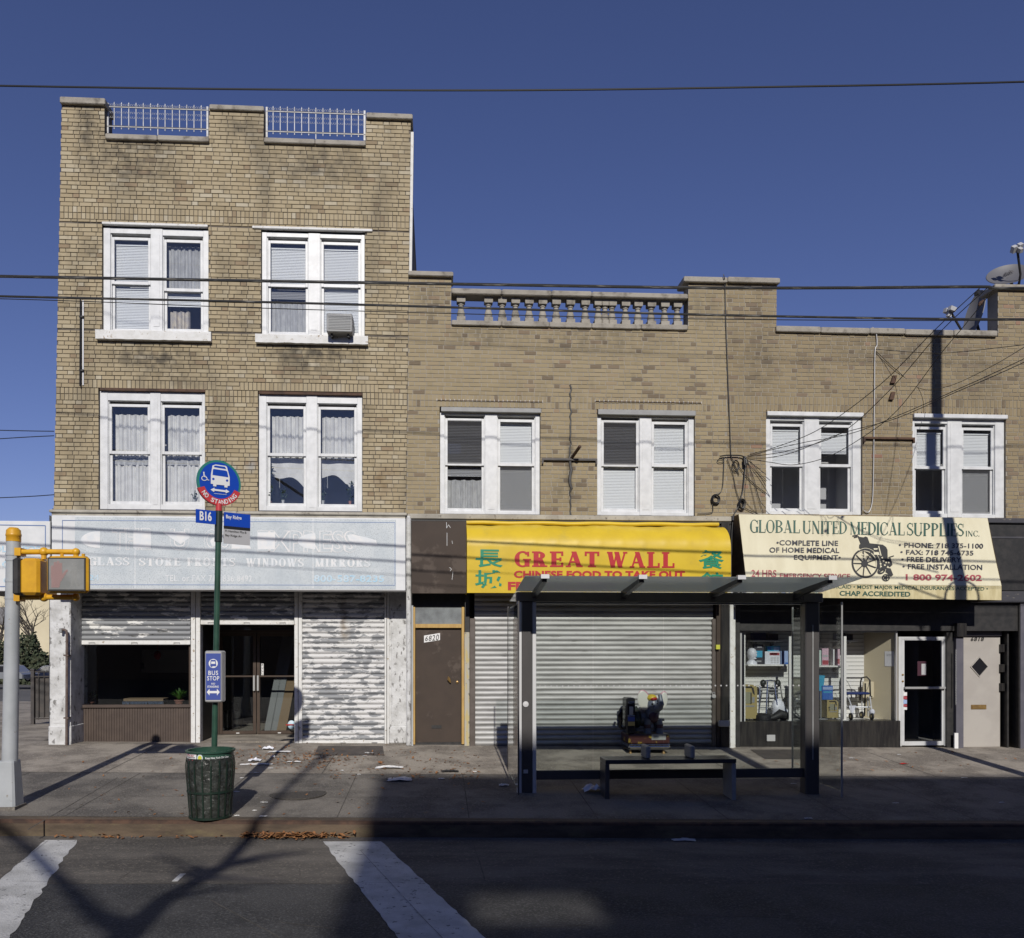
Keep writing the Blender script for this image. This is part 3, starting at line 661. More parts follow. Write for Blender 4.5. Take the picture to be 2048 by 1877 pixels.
    for q_ in (((a, yB, c), (a, deep, c), (a, deep, d), (a, yB, d)), ((b, yB, c), (b, yB, d), (b, deep, d), (b, deep, c)), ((a, yB, d), (a, deep, d), (b, deep, d), (b, yB, d)), ((a, yB, c), (b, yB, c), (b, deep, c), (a, deep, c)), ((a, deep, c), (b, deep, c), (b, deep, d), (a, deep, d))):
        m7.quad(*q_)
    build('room_lining', m7, 'room', wo)
    if sill:
        a, b, c, d = rect(*sill, -.08); m8 = MB(); rs = random.Random(int(a * 100)); n = 22
        rings = []
        for i in range(n + 1):
            x = a + (b - a) * i / n; j = lambda: rs.uniform(-.004, .004)
            rings.append([(x, -.085 + j(), c + j()), (x, -.09 + j(), d - .012 + j()), (x, -.08, d + j() * .5), (x, .04, d + .012), (x, .04, c)])
        m8.loft(rings); build('sill', m8, 'white_old', wo)
    if head:
        a, b, c, d = rect(*head[:4], -.03); m9 = MB(); m9.bbox(a, b, -.045, .06, c, d, .006); build('head_board', m9, head[4], wo)
    return wo
WIN_A = [((205, 456, 416, 664), [(219, 300, 465, 661), (324, 405, 470, 661)], (567, 581), (190.7, 661.5, 422, 680), None, (('blindlow', 'blindlow'), ('lace', 'sheerhat'))),
         ((523, 465, 729, 671), [(533, 616, 472, 667), (640, 722, 475, 669)], (572, 573), (510.5, 670, 736, 687), None, (('blindlow', 'lacelow'), ('blindlow', 'blind'))),
         ((198, 783, 409, 1021), [(214, 299, 800, 1008), (320, 403, 802, 1009)], (906, 907), None, None, (('curtain', 'sheergrey'), ('curtain', 'sheergrey'))),
         ((517, 789, 724, 1027), [(532, 612, 804, 1012), (634, 714, 806, 1014)], (910, 911), None, None, (('curtain', 'drape'), ('curtain', 'drape')))]
WIN_B = [((880, 826, 1080, 1030), [(889, 970, 829, 1022), (995, 1071, 831, 1023)], (929, 930), None, (882, 816, 1082, 825, 'greymetal'), (('blindgrey', 'lacelow'), ('blind', 'blindscreen'))),
         ((1195, 831, 1389, 1031), [(1203, 1280, 833, 1023), (1304, 1378, 836, 1025)], (931, 932), None, (1196, 820.5, 1391, 831, 'greymetal'), (('blindgrey', 'blind'), ('blind', 'blind')))]
WIN_C = [((1533, 832, 1724, 1029), [(1542, 1610, 840, 1022), (1640, 1707, 842, 1023)], (931, 932), None, (1534.5, 824.5, 1727, 833, 'white'), (('blindlow', 'none'), ('blindhalf', 'none'))),
         ((1826, 836, 2011, 1035), [(1832, 1897, 846, 1027), (1926, 1993, 848, 1029)], (936, 937), None, (1828, 829, 2015, 837, 'white'), (('blindlow', 'none'), ('blindlow', 'blindscreen')))]
def hole(wd, extra=0):
    x0, x1, z0, z1 = rect(*wd[0]); return (x0 - .008, x1 + .008, z0 - .005, z1 + .03 + extra)

# ------------------------------------------------------------------ building one: three storeys, corner
B1 = thing('brick_building', 'three storey tan brick corner building with iron railings in its parapet', 'building', (-4, 0, 0))
zA = P(460, 1023).z; zSill = P(400, 278).z; zTop1 = P(165, 205).z; zTop2 = P(470, 217).z; zTop3 = P(775, 235).z
zPA = (zTop1 + zTop2 + zTop3) / 3
xl = line((123, 208), (107, 1023)); xr = line((821.5, 236), (812, 1020))
xa = line((209, 205), (209, 280)); xb = line((418, 217), (417, 278)); xc = line((527.5, 217), (527, 282)); xd = line((732, 234), (731, 285))
hA = [hole(w_, .04 if i < 2 else .02) for i, w_ in enumerate(WIN_A)]
bandU = (P(460, 451).z, P(460, 426).z); bandL = (P(300, 804).z, P(300, 779).z); rowL = (P(300, 779).z, P(300, 765).z)
hc = (zSill - zA) / round((zSill - zA) / .0715); sn = lambda z: zA + round((z - zA) / hc) * hc
bandU = tuple(map(sn, bandU)); bandL = tuple(map(sn, bandL)); rowL = (bandL[1], sn(rowL[1]) if sn(rowL[1]) > bandL[1] + .05 else bandL[1] + 2 * hc)
r1 = (P(177, 770).x, P(432, 770).x); r2 = (P(480, 770).x, P(757, 770).x)
mb = MB()
hol = hA + [(-99, 99, *bandU), (-99, 99, *bandL), (r1[0], r1[1], *rowL), (r2[0], r2[1], *rowL)]
bricks(mb, xl, xr, zA, zSill, hol, 0, seed=11)
for a, b, top in ((xl, xa, zTop1), (xb, xc, zTop2), (xd, xr, zTop3)):
    bricks(mb, a, b, zSill, top, (), 0, seed=int(top * 77)); mortar(mb, a, b, zSill, top, (), 1)
    mb.quad((b(zSill), .009, zSill), (b(zSill), .33, zSill), (b(top), .33, top), (b(top), .009, top), 1)
    mb.quad((a(zSill), .009, zSill), (a(top), .009, top), (a(top), .33, top), (a(zSill), .33, zSill), 1)
    mb.quad((a(zSill), .33, zSill), (b(zSill), .33, zSill), (b(top), .33, top), (a(top), .33, top), 1)
mortar(mb, xl, xr, zA, zSill, hA, 1)
zu = sum(bandU) / 2; soldiers(mb, xl(zu) + .005, xr(zu) - .005, *bandU, 2, 0, 21, hA)
zl_ = sum(bandL) / 2; soldiers(mb, xl(zl_) + .005, xr(zl_) - .005, *bandL, 2, 0, 22, hA)
soldiers(mb, *r1, *rowL, 1, 0, 23, hA); soldiers(mb, *r2, *rowL, 1, 0, 24, hA)
for h in hA: reveal(mb, h, 1)
L0, L1, R0, R1 = xl(zA), xl(zSill), xr(zA), xr(zSill)
mb.quad((L0, .009, zA), (L1, .009, zSill), (L1, 14, zSill), (L0, 14, zA), 1); mb.quad((R0, .009, zA), (R0, 14, zA), (R1, 14, zSill), (R1, .009, zSill), 1)
mb.quad((L0, 14, zA), (L1, 14, zSill), (R1, 14, zSill), (R0, 14, zA), 1)
zrf = zSill - .35
mb.quad((L1, .3, zrf), (R1, .3, zrf), (R1, 14, zrf), (L1, 14, zrf), 1)
mb.quad((L1, .33, zrf), (R1, .33, zrf), (R1, .33, zSill), (L1, .33, zSill), 1)
build('wall', mb, ['brick_a', 'mortar_a'], B1)
def coping(bld, px0, py0, px1, py1, th, Y0=-.07, Y1=.36, brk=()):
    A_, B_ = P(px0, py0, Y0), P(px1, py1, Y0); t = th * .0087; m = MB(); rs = random.Random(int(px0)); xs = [A_.x] + [A_.x + (B_.x - A_.x) * u for u in brk] + [B_.x]
    z = (A_.z + B_.z) / 2
    for a, b in zip(xs, xs[1:]):
        dz = rs.uniform(-.006, .006); m.bbox(a + .002, b - .002, Y0 + rs.uniform(0, .008), Y1, z - t + dz, z + dz, .012)
    return build('coping', m, 'stone', bld)
coping(B1, 118.6, 192, 210, 197, 12.5); coping(B1, 418, 208.5, 528, 211, 10, -.05); coping(B1, 732, 224.5, 825.5, 227, 10.5)
coping(B1, 209.5, 267, 417.5, 273, 10.5, -.06, .36, (.5,)); coping(B1, 527, 275, 731.5, 281, 10, -.06, .36, (.5,))
def railing(px0, px1, pyt, pyb, rt, rb):
    X0, X1 = P(px0, pyb, .12).x, P(px1, pyb, .12).x; m0 = (px0 + px1) / 2; y = .12
    zt, zb, z1, z2 = (P(m0, v, y).z for v in (pyt, pyb, rt, rb)); m = MB(); n = 14
    for z in (z1, z2): m.box(X0, X1, y - .014, y + .014, z - .008, z + .008, 1); m.box(X0, X1, y - .016, y - .0145, z - .018, z - .008)
    for x in (X0 + .015, X1 - .015): m.box(x - .016, x + .016, y - .016, y + .016, zb, zt)
    for i in range(1, n):
        x = X0 + (X1 - X0) * i / n; lo = zb if i == n // 2 else z2 - .05
        m.box(x - .0065, x + .0065, y - .0065, y + .0065, lo, zt - .01)
        m.loft([[(x - .011, y - .011, zt - .012), (x + .011, y - .011, zt - .012), (x + .011, y + .011, zt - .012), (x - .011, y + .011, zt - .012)], [(x - .002, y - .002, zt + .03), (x + .002, y - .002, zt + .03), (x + .002, y + .002, zt + .03), (x - .002, y + .002, zt + .03)]])
    for i in range(n):
        xc_ = X0 + (X1 - X0) * (i + .5) / n; w_ = (X1 - X0) / n
        for zc_ in (z1 - .10, z1 - .175, zt - .02):
            for sx in (-1, 1):
                pts = [(xc_ + sx * (.008 + .019 * math.cos(t)) + sx * .012, y, zc_ + .017 * math.sin(t) * (1 if zc_ > z1 - .12 else -1)) for t in [k * .75 - 1.0 for k in range(8)]]
                m.tube(pts, .0024, 4, 0)
    build('parapet_railing', m, ['railpaint', 'iron'], B1)
railing(214, 417, 211, 271, 217, 256); railing(532, 731, 219, 279, 226, 266)
for i, wd in enumerate(WIN_A): window(B1, *wd[:3], sill=wd[3], head=wd[4], treat=wd[5])
for (a, b, py) in ((205, 416, 451), (505, 745, 459.5)):          # lintel edges with flaking paint
    m = MB(); x0, x1, z0, z1 = rect(a, py - 3, b, py + 2); m.bbox(x0, x1, -.03, .05, z0, z1, .006); build('lintel', m, 'white_old', B1)
for (a, b, py) in ((200, 411, 780), (518, 725, 787)):
    m = MB(); x0, x1, z0, z1 = rect(a, py - 2, b, py + 3); m.box(x0, x1, -.012, .05, z0, z1); build('lintel', m, 'rust', B1)
m = MB(); a = P(825.5, 275, .25); b = P(821, 545, .25); c = P(817, 900, .25)
m.hexa([(c.x - .06, .1, c.z), (c.x + .02, .1, c.z), (c.x + .02, .3, c.z), (c.x - .06, .3, c.z), (a.x - .06, .1, a.z), (a.x + .02, .1, a.z), (a.x + .02, .3, a.z), (a.x - .06, .3, a.z)]); build('side_flashing', m, 'white_old', B1)
x0, x1, z0, z1 = rect(99, 1023, 814, 1031.5, -.1); m = MB(); m.bbox(x0, x1, -.13, .05, z0 + .025, z1, .01); m.box(x0 + .03, x1 - .03, -.09, .05, z0 - .05, z0 + .025); build('cornice', m, 'cornice', B1)
m = MB(); x0, x1, z0, z1 = rect(163, 602, 169, 774); m.tube([(x0, -.04, z1), (x0 - .005, -.045, z0)], .013, 6, 0); m.box(x0 + .02, x0 + .045, -.02, 0, z0 + .02, z1, 1)
for zz in (z1 - .3, z0 + .25): m.box(x0 - .02, x0 + .05, -.05, 0, zz, zz + .03)
build('cable_riser', m, ['cable', 'alu'], B1)

# ------------------------------------------------------------------ building two and three: two storeys
FLUSH[0] = .0045
B2 = thing('brick_building', 'two storey tan brick building with stone balustrade along its roof edge', 'building', (2.3, 0, 0))
B3 = thing('brick_building', 'two storey brown brick building with plain low parapet and two satellite dishes', 'building', (8.5, 0, 0))
zB = P(1130, 1031).z; zBal = P(1140, 655).z; zLP = P(858, 551).z; zMP = P(1465, 564.5).z; zPar = P(1775, 669).z; zRP = P(2020, 577).z
xB0 = lambda z: xr(z) + .004; xB1 = line((1455, 564), (1452, 1020)); x2l = line((902.7, 551), (902, 650)); x2r = line((1377, 560), (1376, 660)); x3r = line((1553.5, 565), (1552.5, 670)); x3p = line((1996, 578), (1996, 670)); xEnd = lambda z: 14.0
zC = zB; hB = [hole(w_, .075) for w_ in WIN_B]; hC = [hole(w_, .065) for w_ in WIN_C]
band2 = (P(1130, 817).z, P(1130, 792).z); band3 = (P(1740, 825).z, P(1740, 799).z)
def snap(b, z0, z1): h = (z1 - z0) / round((z1 - z0) / .0715); return tuple(z0 + round((z - z0) / h) * h for z in b)
band2 = snap(band2, zB, zBal); band3 = snap(band3, zC, zPar)
mb = MB(); bricks(mb, xB0, xB1, zB, zBal, hB + [(-99, 99, *band2)], 0, seed=31); mortar(mb, xB0, xB1, zB, zBal, hB, 1)
zz = sum(band2) / 2; soldiers(mb, xB0(zz) + .01, xB1(zz) - .003, *band2, 2, 0, 33, hB)
for a, b, t in ((xB0, x2l, zLP), (x2r, xB1, zMP)):
    bricks(mb, a, b, zBal, t, (), 0, seed=int(t * 50)); mortar(mb, a, b, zBal, t, (), 1)
    mb.quad((b(zBal), .009, zBal), (b(zBal), .28, zBal), (b(t), .28, t), (b(t), .009, t), 1); mb.quad((a(zBal), .009, zBal), (a(t), .009, t), (a(t), .28, t), (a(zBal), .28, zBal), 1)
    mb.quad((a(zBal), .28, zBal), (b(zBal), .28, zBal), (b(t), .28, t), (a(t), .28, t), 1)
for h in hB: reveal(mb, h, 1)
zf = zBal - .3; X0, X1 = xB0(zf), xB1(zf)
mb.quad((X0, .28, zf), (X1, .28, zf), (X1, 14, zf), (X0, 14, zf), 1); mb.quad((X0, 14, zB), (X1, 14, zB), (X1, 14, zf), (X0, 14, zf), 1); mb.quad((X0, .28, zf), (X1, .28, zf), (X1, .28, zBal), (X0, .28, zBal), 1)
build('wall', mb, ['brick_b', 'mortar_b'], B2)
mb = MB(); bricks(mb, xB1, xEnd, zC, zPar, hC + [(-99, 99, *band3)], 0, seed=41); mortar(mb, xB1, xEnd, zC, zPar, hC, 1)
zz = sum(band3) / 2; soldiers(mb, xB1(zz) + .004, 14, *band3, 2, 0, 43, hC)
for a, b, t in ((xB1, x3r, zMP), (x3p, xEnd, zRP)):
    bricks(mb, a, b, zPar, t, (), 0, seed=int(t * 57)); mortar(mb, a, b, zPar, t, (), 1)
    mb.quad((b(zPar), .009, zPar), (b(zPar), .28, zPar), (b(t), .28, t), (b(t), .009, t), 1); mb.quad((a(zPar), .009, zPar), (a(t), .009, t), (a(t), .28, t), (a(zPar), .28, zPar), 1)
    mb.quad((a(zPar), .28, zPar), (b(zPar), .28, zPar), (b(t), .28, t), (a(t), .28, t), 1)
for h in hC: reveal(mb, h, 1)
zf = zPar - .3; X0, X1 = xB1(zf), 14
mb.quad((X0, .28, zf), (X1, .28, zf), (X1, 14, zf), (X0, 14, zf), 1); mb.quad((X0, 14, zC), (X1, 14, zC), (X1, 14, zf), (X0, 14, zf), 1); mb.quad((X1, .009, zC), (X1, 14, zC), (X1, 14, zf), (X1, .009, zf), 1)
mb.quad((X0, .28, zf), (X1, .28, zf), (X1, .28, zPar), (X0, .28, zPar), 1)
build('wall', mb, ['brick_c', 'mortar_b'], B3)
coping(B2, 816, 541, 907, 542.5, 9.5); coping(B2, 1368, 552, 1456, 553.5, 11); coping(B3, 1456, 553.5, 1561, 555.5, 11); coping(B3, 1553, 652.5, 1996, 660, 12, -.06, .34, (.2, .42, .58, .8)); coping(B3, 1990, 568, 2260, 573, 10)
x0, x1, z0, z1 = rect(902.7, 583, 1376.5, 592, -.05); m = MB(); zt = (P(910, 578, -.05).z + P(1370, 586, -.05).z) / 2; zb = zt - .095; rs = random.Random(4)
xs = [x0, x0 + (x1 - x0) * .21, x0 + (x1 - x0) * .42, x0 + (x1 - x0) * .59, x1]
for a, b in zip(xs, xs[1:]): m.bbox(a + .002, b - .002, -.06 + rs.uniform(0, .01), .26, zb + rs.uniform(-.006, .006), zt + rs.uniform(-.008, .008), .014)
build('balustrade_rail', m, 'stone', B2)
zt2 = (P(910, 640.5, -.05).z + P(1370, 648.5, -.05).z) / 2; m = MB()
xs = [x0, x0 + (x1 - x0) * .21, x0 + (x1 - x0) * .41, x0 + (x1 - x0) * .59, x0 + (x1 - x0) * .8, x1]
for a, b in zip(xs, xs[1:]): m.bbox(a + .002, b - .002, -.05 + rs.uniform(0, .01), .28, zBal - .02, zt2 + rs.uniform(-.006, .006), .012)
build('balustrade_base', m, 'stone', B2)
hgt = zb - zt2; m = MB(); xbal = [922, 977, 1004.5, 1031, 1058.3, 1085.4, 1112.5, 1140.8, 1170.5, 1196.7, 1210.1, 1224, 1250.9, 1276, 1302.4, 1329.2, 1354.5]
bx = P(xbal[0], 615, .08).x; y = .1
prof = [(.085, .0), (.085, .13), (.05, .16), (.045, .2), (.07, .26), (.08, .33), (.075, .42), (.055, .56), (.043, .68), (.042, .74), (.062, .755), (.062, .785), (.045, .8), (.05, .83), (.085, .87), (.085, 1.0)]
def balmesh(m):
    sq = lambda r, h: [(bx - r, y - r, zt2 + h * hgt), (bx + r, y - r, zt2 + h * hgt), (bx + r, y + r, zt2 + h * hgt), (bx - r, y + r, zt2 + h * hgt)]
    m.loft([sq(.075, 0), sq(.075, .2)]); m.loft([sq(.07, .76), sq(.075, .8), sq(.075, 1)])
    m.lathe((bx, y, zt2), [(.05, .2 * hgt), (.062, .25 * hgt), (.068, .32 * hgt), (.066, .38 * hgt), (.052, .48 * hgt), (.043, .58 * hgt), (.04, .66 * hgt), (.052, .67 * hgt), (.052, .7 * hgt), (.042, .71 * hgt), (.05, .77 * hgt)], 14)
balmesh(m); b0 = build('baluster', m, 'stone', B2, smooth=True)
for k, px in enumerate(xbal[1:]):
    c = b0.copy(); COL.objects.link(c); c.parent = B2; c.location = (P(px, 615, .08).x - bx, 0, 0); BASE[c.name] = BASE[B2.name]
for wd in WIN_B: window(B2, *wd[:3], head=wd[4], treat=wd[5])
for wd in WIN_C: window(B3, *wd[:3], head=wd[4], treat=wd[5])
x0, x1, z0, z1 = rect(815, 1031, 1462, 1041, -.04); m = MB(); m.bbox(x0, x1, -.07, .05, z0, z1, .01); m.box(x0 + .04, x1, -.045, .05, z0 - .035, z0, 1); build('cornice', m, ['cornice', 'black'], B2)
x0, x1, z0, z1 = rect(1462, 1036, 2200, 1046, -.04); m = MB(); m.bbox(x0, x1, -.10, .05, z0, z1, .01); build('cornice', m, 'charcoal', B3)
for bld, px0, px1, py, mm in ((B2, 1083, 1193.7, 920.5, 'iron'), (B3, 1725, 1827, 878, 'rust')):
    x0, x1, z0, z1 = rect(px0, py - 2, px1, py + 2); m = MB(); m.box(x0, x1, -.05, 0, z0, z1); m.box(x0, x0 + .03, -.05, 0, z0 - .06, z0); m.box(x1 - .03, x1, -.05, 0, z0 - .06, z0); build('hanger_bar', m, mm, bld)
a, b = P(1143, 917, -.02), P(1160, 893, -.32); m = MB(); m.tube([a, b], .028, 8); build('sign_stub', m, 'rust', B2, smooth=True)
m = MB(); rs = random.Random(8); pts = [P(1141 + rs.uniform(-2, 2) , v, -.012) for v in range(770, 1040, 9)]; m.tube(pts, [.012 + .012 * (1 if 915 < 770 + 9 * i < 985 else 0) + rs.uniform(0, .006) for i in range(len(pts))], 5); build('dead_vine', m, 'black', B2)
for (px, py) in ((1786, 760), (1783, 793)):
    a = P(px, py, -.01); m = MB(); m.hexa([(a.x - .06, -.05, a.z - .07), (a.x + .02, -.05, a.z - .07), (a.x + .02, 0, a.z - .07), (a.x - .06, 0, a.z - .07), (a.x - .01, -.04, a.z + .07), (a.x + .06, -.04, a.z + .07), (a.x + .06, 0, a.z + .07), (a.x - .01, 0, a.z + .07)]); build('anchor_block', m, 'rust', B3)
for (a, b) in ((874, 1085), (1190, 1402)):                       # row of small mortar drips over the lintels
    m = MB(); n = 24; z = P((a + b) / 2, 803 if a < 1000 else 805, 0).z; x0, x1 = P(a, 803).x, P(b, 803).x; m.box(x0, x1, -.02, -.012, z - .004, z + .004, 1)
    for i in range(n + 1): x = x0 + (x1 - x0) * i / n; m.box(x - .004, x + .004, -.018, -.006, z - .012, z + .022)
    build('mortar_drips', m, ['white', 'rust'], B2)

# ------------------------------------------------------------------ shop one: sign, columns, shutters, entrance
def slatted(mb, x0, x1, z0, z1, Y, pitch=.089, m=0, dep=.032):
    n = max(1, round((z1 - z0) / pitch)); h = (z1 - z0) / n; a = []; b = []
    for k in range(n):
        for u, d in ((0, 0), (.06, -.004), (.1, .35), (.3, .85), (.52, 1), (.74, .85), (.92, .4), (.97, .0)):
            a.append((x0, Y - dep * d, z0 + (k + u) * h)); b.append((x1, Y - dep * d, z0 + (k + u) * h))
    a.append((x0, Y, z1)); b.append((x1, Y, z1)); mb.loft([a, b], m, False, False); mb.m[-len(a) + 1:] = [m] * (len(a) - 1)
    mb.f = [f[::-1] if True else f for f in mb.f]
def sunk(pts, d): return [V(p) + V(d) for p in pts]
SG = -.38
S1 = thing('shop_sign', 'long faded pale blue and white sign board with ghost lettering over the peeling shutters', 'shop sign', (P(457, 1180, SG).x, -.2, P(457, 1180, SG).z))
x0, x1, z0, z1 = rect(103, 1034, 811, 1180.6, SG)
m = MB(); m.bbox(x0, x1, SG, 0, z0, z1, .008); build('sign_box', m, 'signborder', S1)
m = MB(); a, b, c, d = rect(150, 1037, 792, 1178, SG); m.box(a, b, SG - .004, SG + .01, c, d); build('sign_face', m, 'signface', S1)
m = MB(); L = [(124.7, 1041), (790, 1045.5), (790, 1171), (124.7, 1169.7)]
def strip(mb, p, q, Y, w_=.008, m_=0, off=.007, py=None):
    a, b = P(*p, Y - off), P(*q, Y - off); d = (b - a).normalized(); n = V((-d.z, 0, d.x)) * w_ / 2; mb.add([a - n, b - n, b + n, a + n], [(0, 1, 2, 3)], m_)
for i in range(4): strip(m, L[i], L[(i + 1) % 4], SG)
for xx in (270, 626): strip(m, (xx, 1036), (xx, 1178), SG, .012, 1, .0065)
build('pinstripe', m, ['blueline', 'ghost'], S1)
m = MB()
def gsh(pts, off=.008, mi=0):
    q_ = [P(x, y, SG - off) for x, y in pts]; build('ghost_shape', MB().add(q_, [tuple(range(len(q_)))], mi), 'ghost', S1)
def half(cx, cy, rx, ry): return [(cx, cy - ry)] + [(cx - rx * math.cos(t), cy - ry * math.sin(t)) for t in [math.pi / 2 - k * math.pi / 14 for k in range(1, 14)]] + [(cx, cy + ry)]
gsh(half(200, 1079.5, 38, 17)); gsh([(266.6, 1063), (302, 1063), (302, 1097), (266.6, 1097)]); gsh([(324, 1064), (366, 1063), (381, 1074), (361, 1089)])
gsh([(420, 1082), (437, 1066), (447, 1074), (440, 1090), (424, 1093)]); gsh([(463, 1085), (494, 1085), (503, 1098), (463, 1098)]); gsh([(515, 1065), (550, 1065), (550, 1099), (515, 1099)]); gsh(half(630.5, 1083, 35, 16))
gsh([(694, 1071), (705, 1069), (735, 1076), (752, 1081), (755, 1091), (737, 1092), (715, 1087), (699, 1082)])
m = MB()
def smap1(x0, y0, x1, y1, off=.008, d=1.5): return tmap(x0, y0, x1, y1, SG, y0 + d * (x1 - x0) / 300, y1 + d * (x1 - x0) / 400, off)
for s_, a, b, c, d in (('GLASS', 177, 1115, 258, 1131.5), ('STORE', 278.5, 1116, 361, 1132), ('FRONTS', 374, 1116, 470, 1132.5), ('WINDOWS', 492, 1117, 607, 1134), ('MIRRORS', 629, 1117.5, 740, 1134)):
    build('lettering', MB().serif(s_, smap1(a, b, c, d), 0, .24, .10, .07, .09), 'ghost', S1)
build('lettering', MB().text('TEL. or FAX 718 836 8492', smap1(330, 1150, 504, 1163.5), 0, .02, 0, 1.1), 'ghostdim', S1)
m = MB(); m.text('800-587-8235', smap1(628, 1150.5, 768, 1164.5), 0, .025, 0, 1.05); build('lettering', MB().text('24', smap1(178, 1150, 198, 1161), 0, .02), 'skyink', S1); build('phone_number', m, 'skyink', S1)
m = MB()
for s_, a, b, c, d in (('THE', 224, 1056.6, 301, 1100), ('U', 340, 1058, 378, 1101), ('GO', 408, 1059, 463, 1103), ('EXPRESS', 515, 1061, 712, 1105)):
    build('worn_lettering', MB().text(s_, smap1(a, b, c, d, .0072), 0, .035, 0, 1.0), 'ghostpink', S1)
m = MB()
for s_, a, b, c, d in (('THE', 224, 1056.6, 301, 1100), ('U', 340, 1058, 378, 1101), ('GO', 408, 1059, 463, 1103), ('EXPRESS', 515, 1061, 712, 1105)):
    build('worn_lettering_core', MB().text(s_, smap1(a + .8, b + 1, c - .8, d - 1, .0078), 0, .008, 0, 1.06), 'signface', S1)

S0 = thing('shop_sign', 'white sign with pale blue lettering on the corner, half behind the signal pole', 'shop sign', (P(40, 1183, .05).x, .5, P(40, 1183, .05).z))
x0, x1, z0, z1 = rect(-90, 1042, 100.5, 1183, .05); m = MB(); m.bbox(x0, x1, .05, 1.6, z0, z1, .01); m.box(x0 + .03, x1 - .03, .1, 1.58, z0 - .004, z0, 1); build('sign_box', m, ['signborder', 'black'], S0)
m = MB(); L = [(-80, 1049), (90.6, 1051.5), (90.6, 1173.5), (-80, 1173.5)]
for i in range(4): strip(m, L[i], L[(i + 1) % 4], .05, .012)
build('pinstripe', m, 'blueline', S0)
m = MB()
for s_, a, b, c, d in (('OLYMPOS', -14, 1092, 80.5, 1105), ('GLASS', 4, 1122, 74, 1136.5), ('CORP', 6, 1156, 51, 1165.5)): build('lettering', MB().text(s_, tmap(a, b, c, d, .05), 0, .03), 'skyink', S0)

SY = .40
zg1 = zs(-4, .3) - .05
def ybox(mb, px0, px1, py0, py1, Y0, Y1, mi=0, ch=0):
    a, b, c, d = rect(px0, py0, px1, py1, Y0); (mb.bbox(a, b, Y0, Y1, c, d, ch, mi) if ch else mb.box(a, b, Y0, Y1, c, d, mi))
zSign = rect(103, 1034, 811, 1180.6, SG)[2]
m = MB(); a, b = P(101, 1400, -.06).x, P(812, 1400, -.06).x; m.box(a, b, 0.002, .6, zSign + .05, zA + .02); build('fascia_wall', m, 'charcoal', B1)
m = MB(); a, b = P(98.5, 1340, -.06), P(141, 1340, -.06); m.bbox(a.x, b.x, -.06, .62, zg1, zSign + .06, .015); m.box(a.x + .07, b.x - .07, -.066, -.05, .42, 2.25); m.bbox(a.x - .015, b.x + .01, -.075, .6, zg1, .38, .02); build('shop_column', m, 'plaster', B1)
m = MB(); a, b = P(778, 1340, .37), P(816, 1340, .37); c, d = P(812.5, 1340, -.07), P(822, 1340, -.07)
m.box(a.x, b.x, .37, .62, zg1, zSign + .06); m.bbox(a.x + .04, b.x - .03, .355, .38, .3, 2.35, .006); m.bbox(c.x, d.x, -.08, .6, zg1, zA - .05, .02); m.bbox(a.x - .0, c.x - .002, .34, .6, zg1, .3, .02); build('shop_column', m, 'plaster', B1)
for px0, px1 in ((141, 158.5), (381.5, 400), (588.6, 604), (769, 778)):
    m = MB(); a, b = P(px0, 1340, .33).x, P(px1, 1340, .33).x; mid = (a + b) / 2
    m.bbox(a, mid - .004, .33, .5, zg1, zSign + .05, .006); m.bbox(mid + .004, b, .335, .5, zg1, zSign + .05, .006); build('shutter_guide', m, 'white_old', B1)
zsb = P(270, 1290, SY).z; zsh2 = P(495, 1250, SY).z
for k, (px0, px1, zb, mm) in enumerate(((158.5, 381.5, zsb, 'peelmore'), (400, 588.6, zsh2, 'peelmore'), (604, 769, P(690, 1489.5, SY).z, 'peel'))):
    m = MB(); a, b = P(px0, 1300, SY).x, P(px1, 1300, SY).x; hb = .075
    slatted(m, a, b, zb + hb, zSign + .1, SY); so = build('roller_shutter', m, mm, B1); so['label'] = ('half raised peeling shutter over the display window', 'raised dark shutter over the entrance', 'fully lowered shutter with peeling white paint')[k]
    m = MB(); m.bbox(a, b, SY - .028, SY + .012, zb, zb + hb, .008)
    for u in (.12, .5, .88): m.tube([(a + (b - a) * u - .05, SY - .035, zb + .02), (a + (b - a) * u - .05, SY - .05, zb + .045), (a + (b - a) * u + .05, SY - .05, zb + .045), (a + (b - a) * u + .05, SY - .035, zb + .02)], .006, 5)
    build('bottom_bar', m, 'white_old', so)
m = MB(); a, b, c, d = rect(157, 1416, 383, 1489.5, .44); n = 44; zled = d
for i in range(n):
    u0, u1 = a + (b - a) * i / n, a + (b - a) * (i + 1) / n; w_ = u1 - u0; m.box(u0 + w_ * .14, u1 - w_ * .14, .43, .46, c - .03, d)
m.box(a, b, .445, .47, c - .05, d); build('base_panel', m, 'ribbed', B1)
m = MB(); m.bbox(a, b, .40, .55, zled + .001, zled + .055, .008); build('ledge', m, 'ribbed', B1)
m = MB(); m.box(a, a + .04, .44, .5, zled + .055, zsb + .3); m.box(b - .045, b, .44, .5, zled + .055, zsb + .3); m.box(a + .04, b - .045, .45, .5, zsb + .25, zsb + .3); dw = build('display_window', m, 'bronze', B1)
m = MB(); m.box(a + .03, b - .03, .468, .474, zled + .05, zsb + .28); build('pane', m, 'glass_dark', dw)
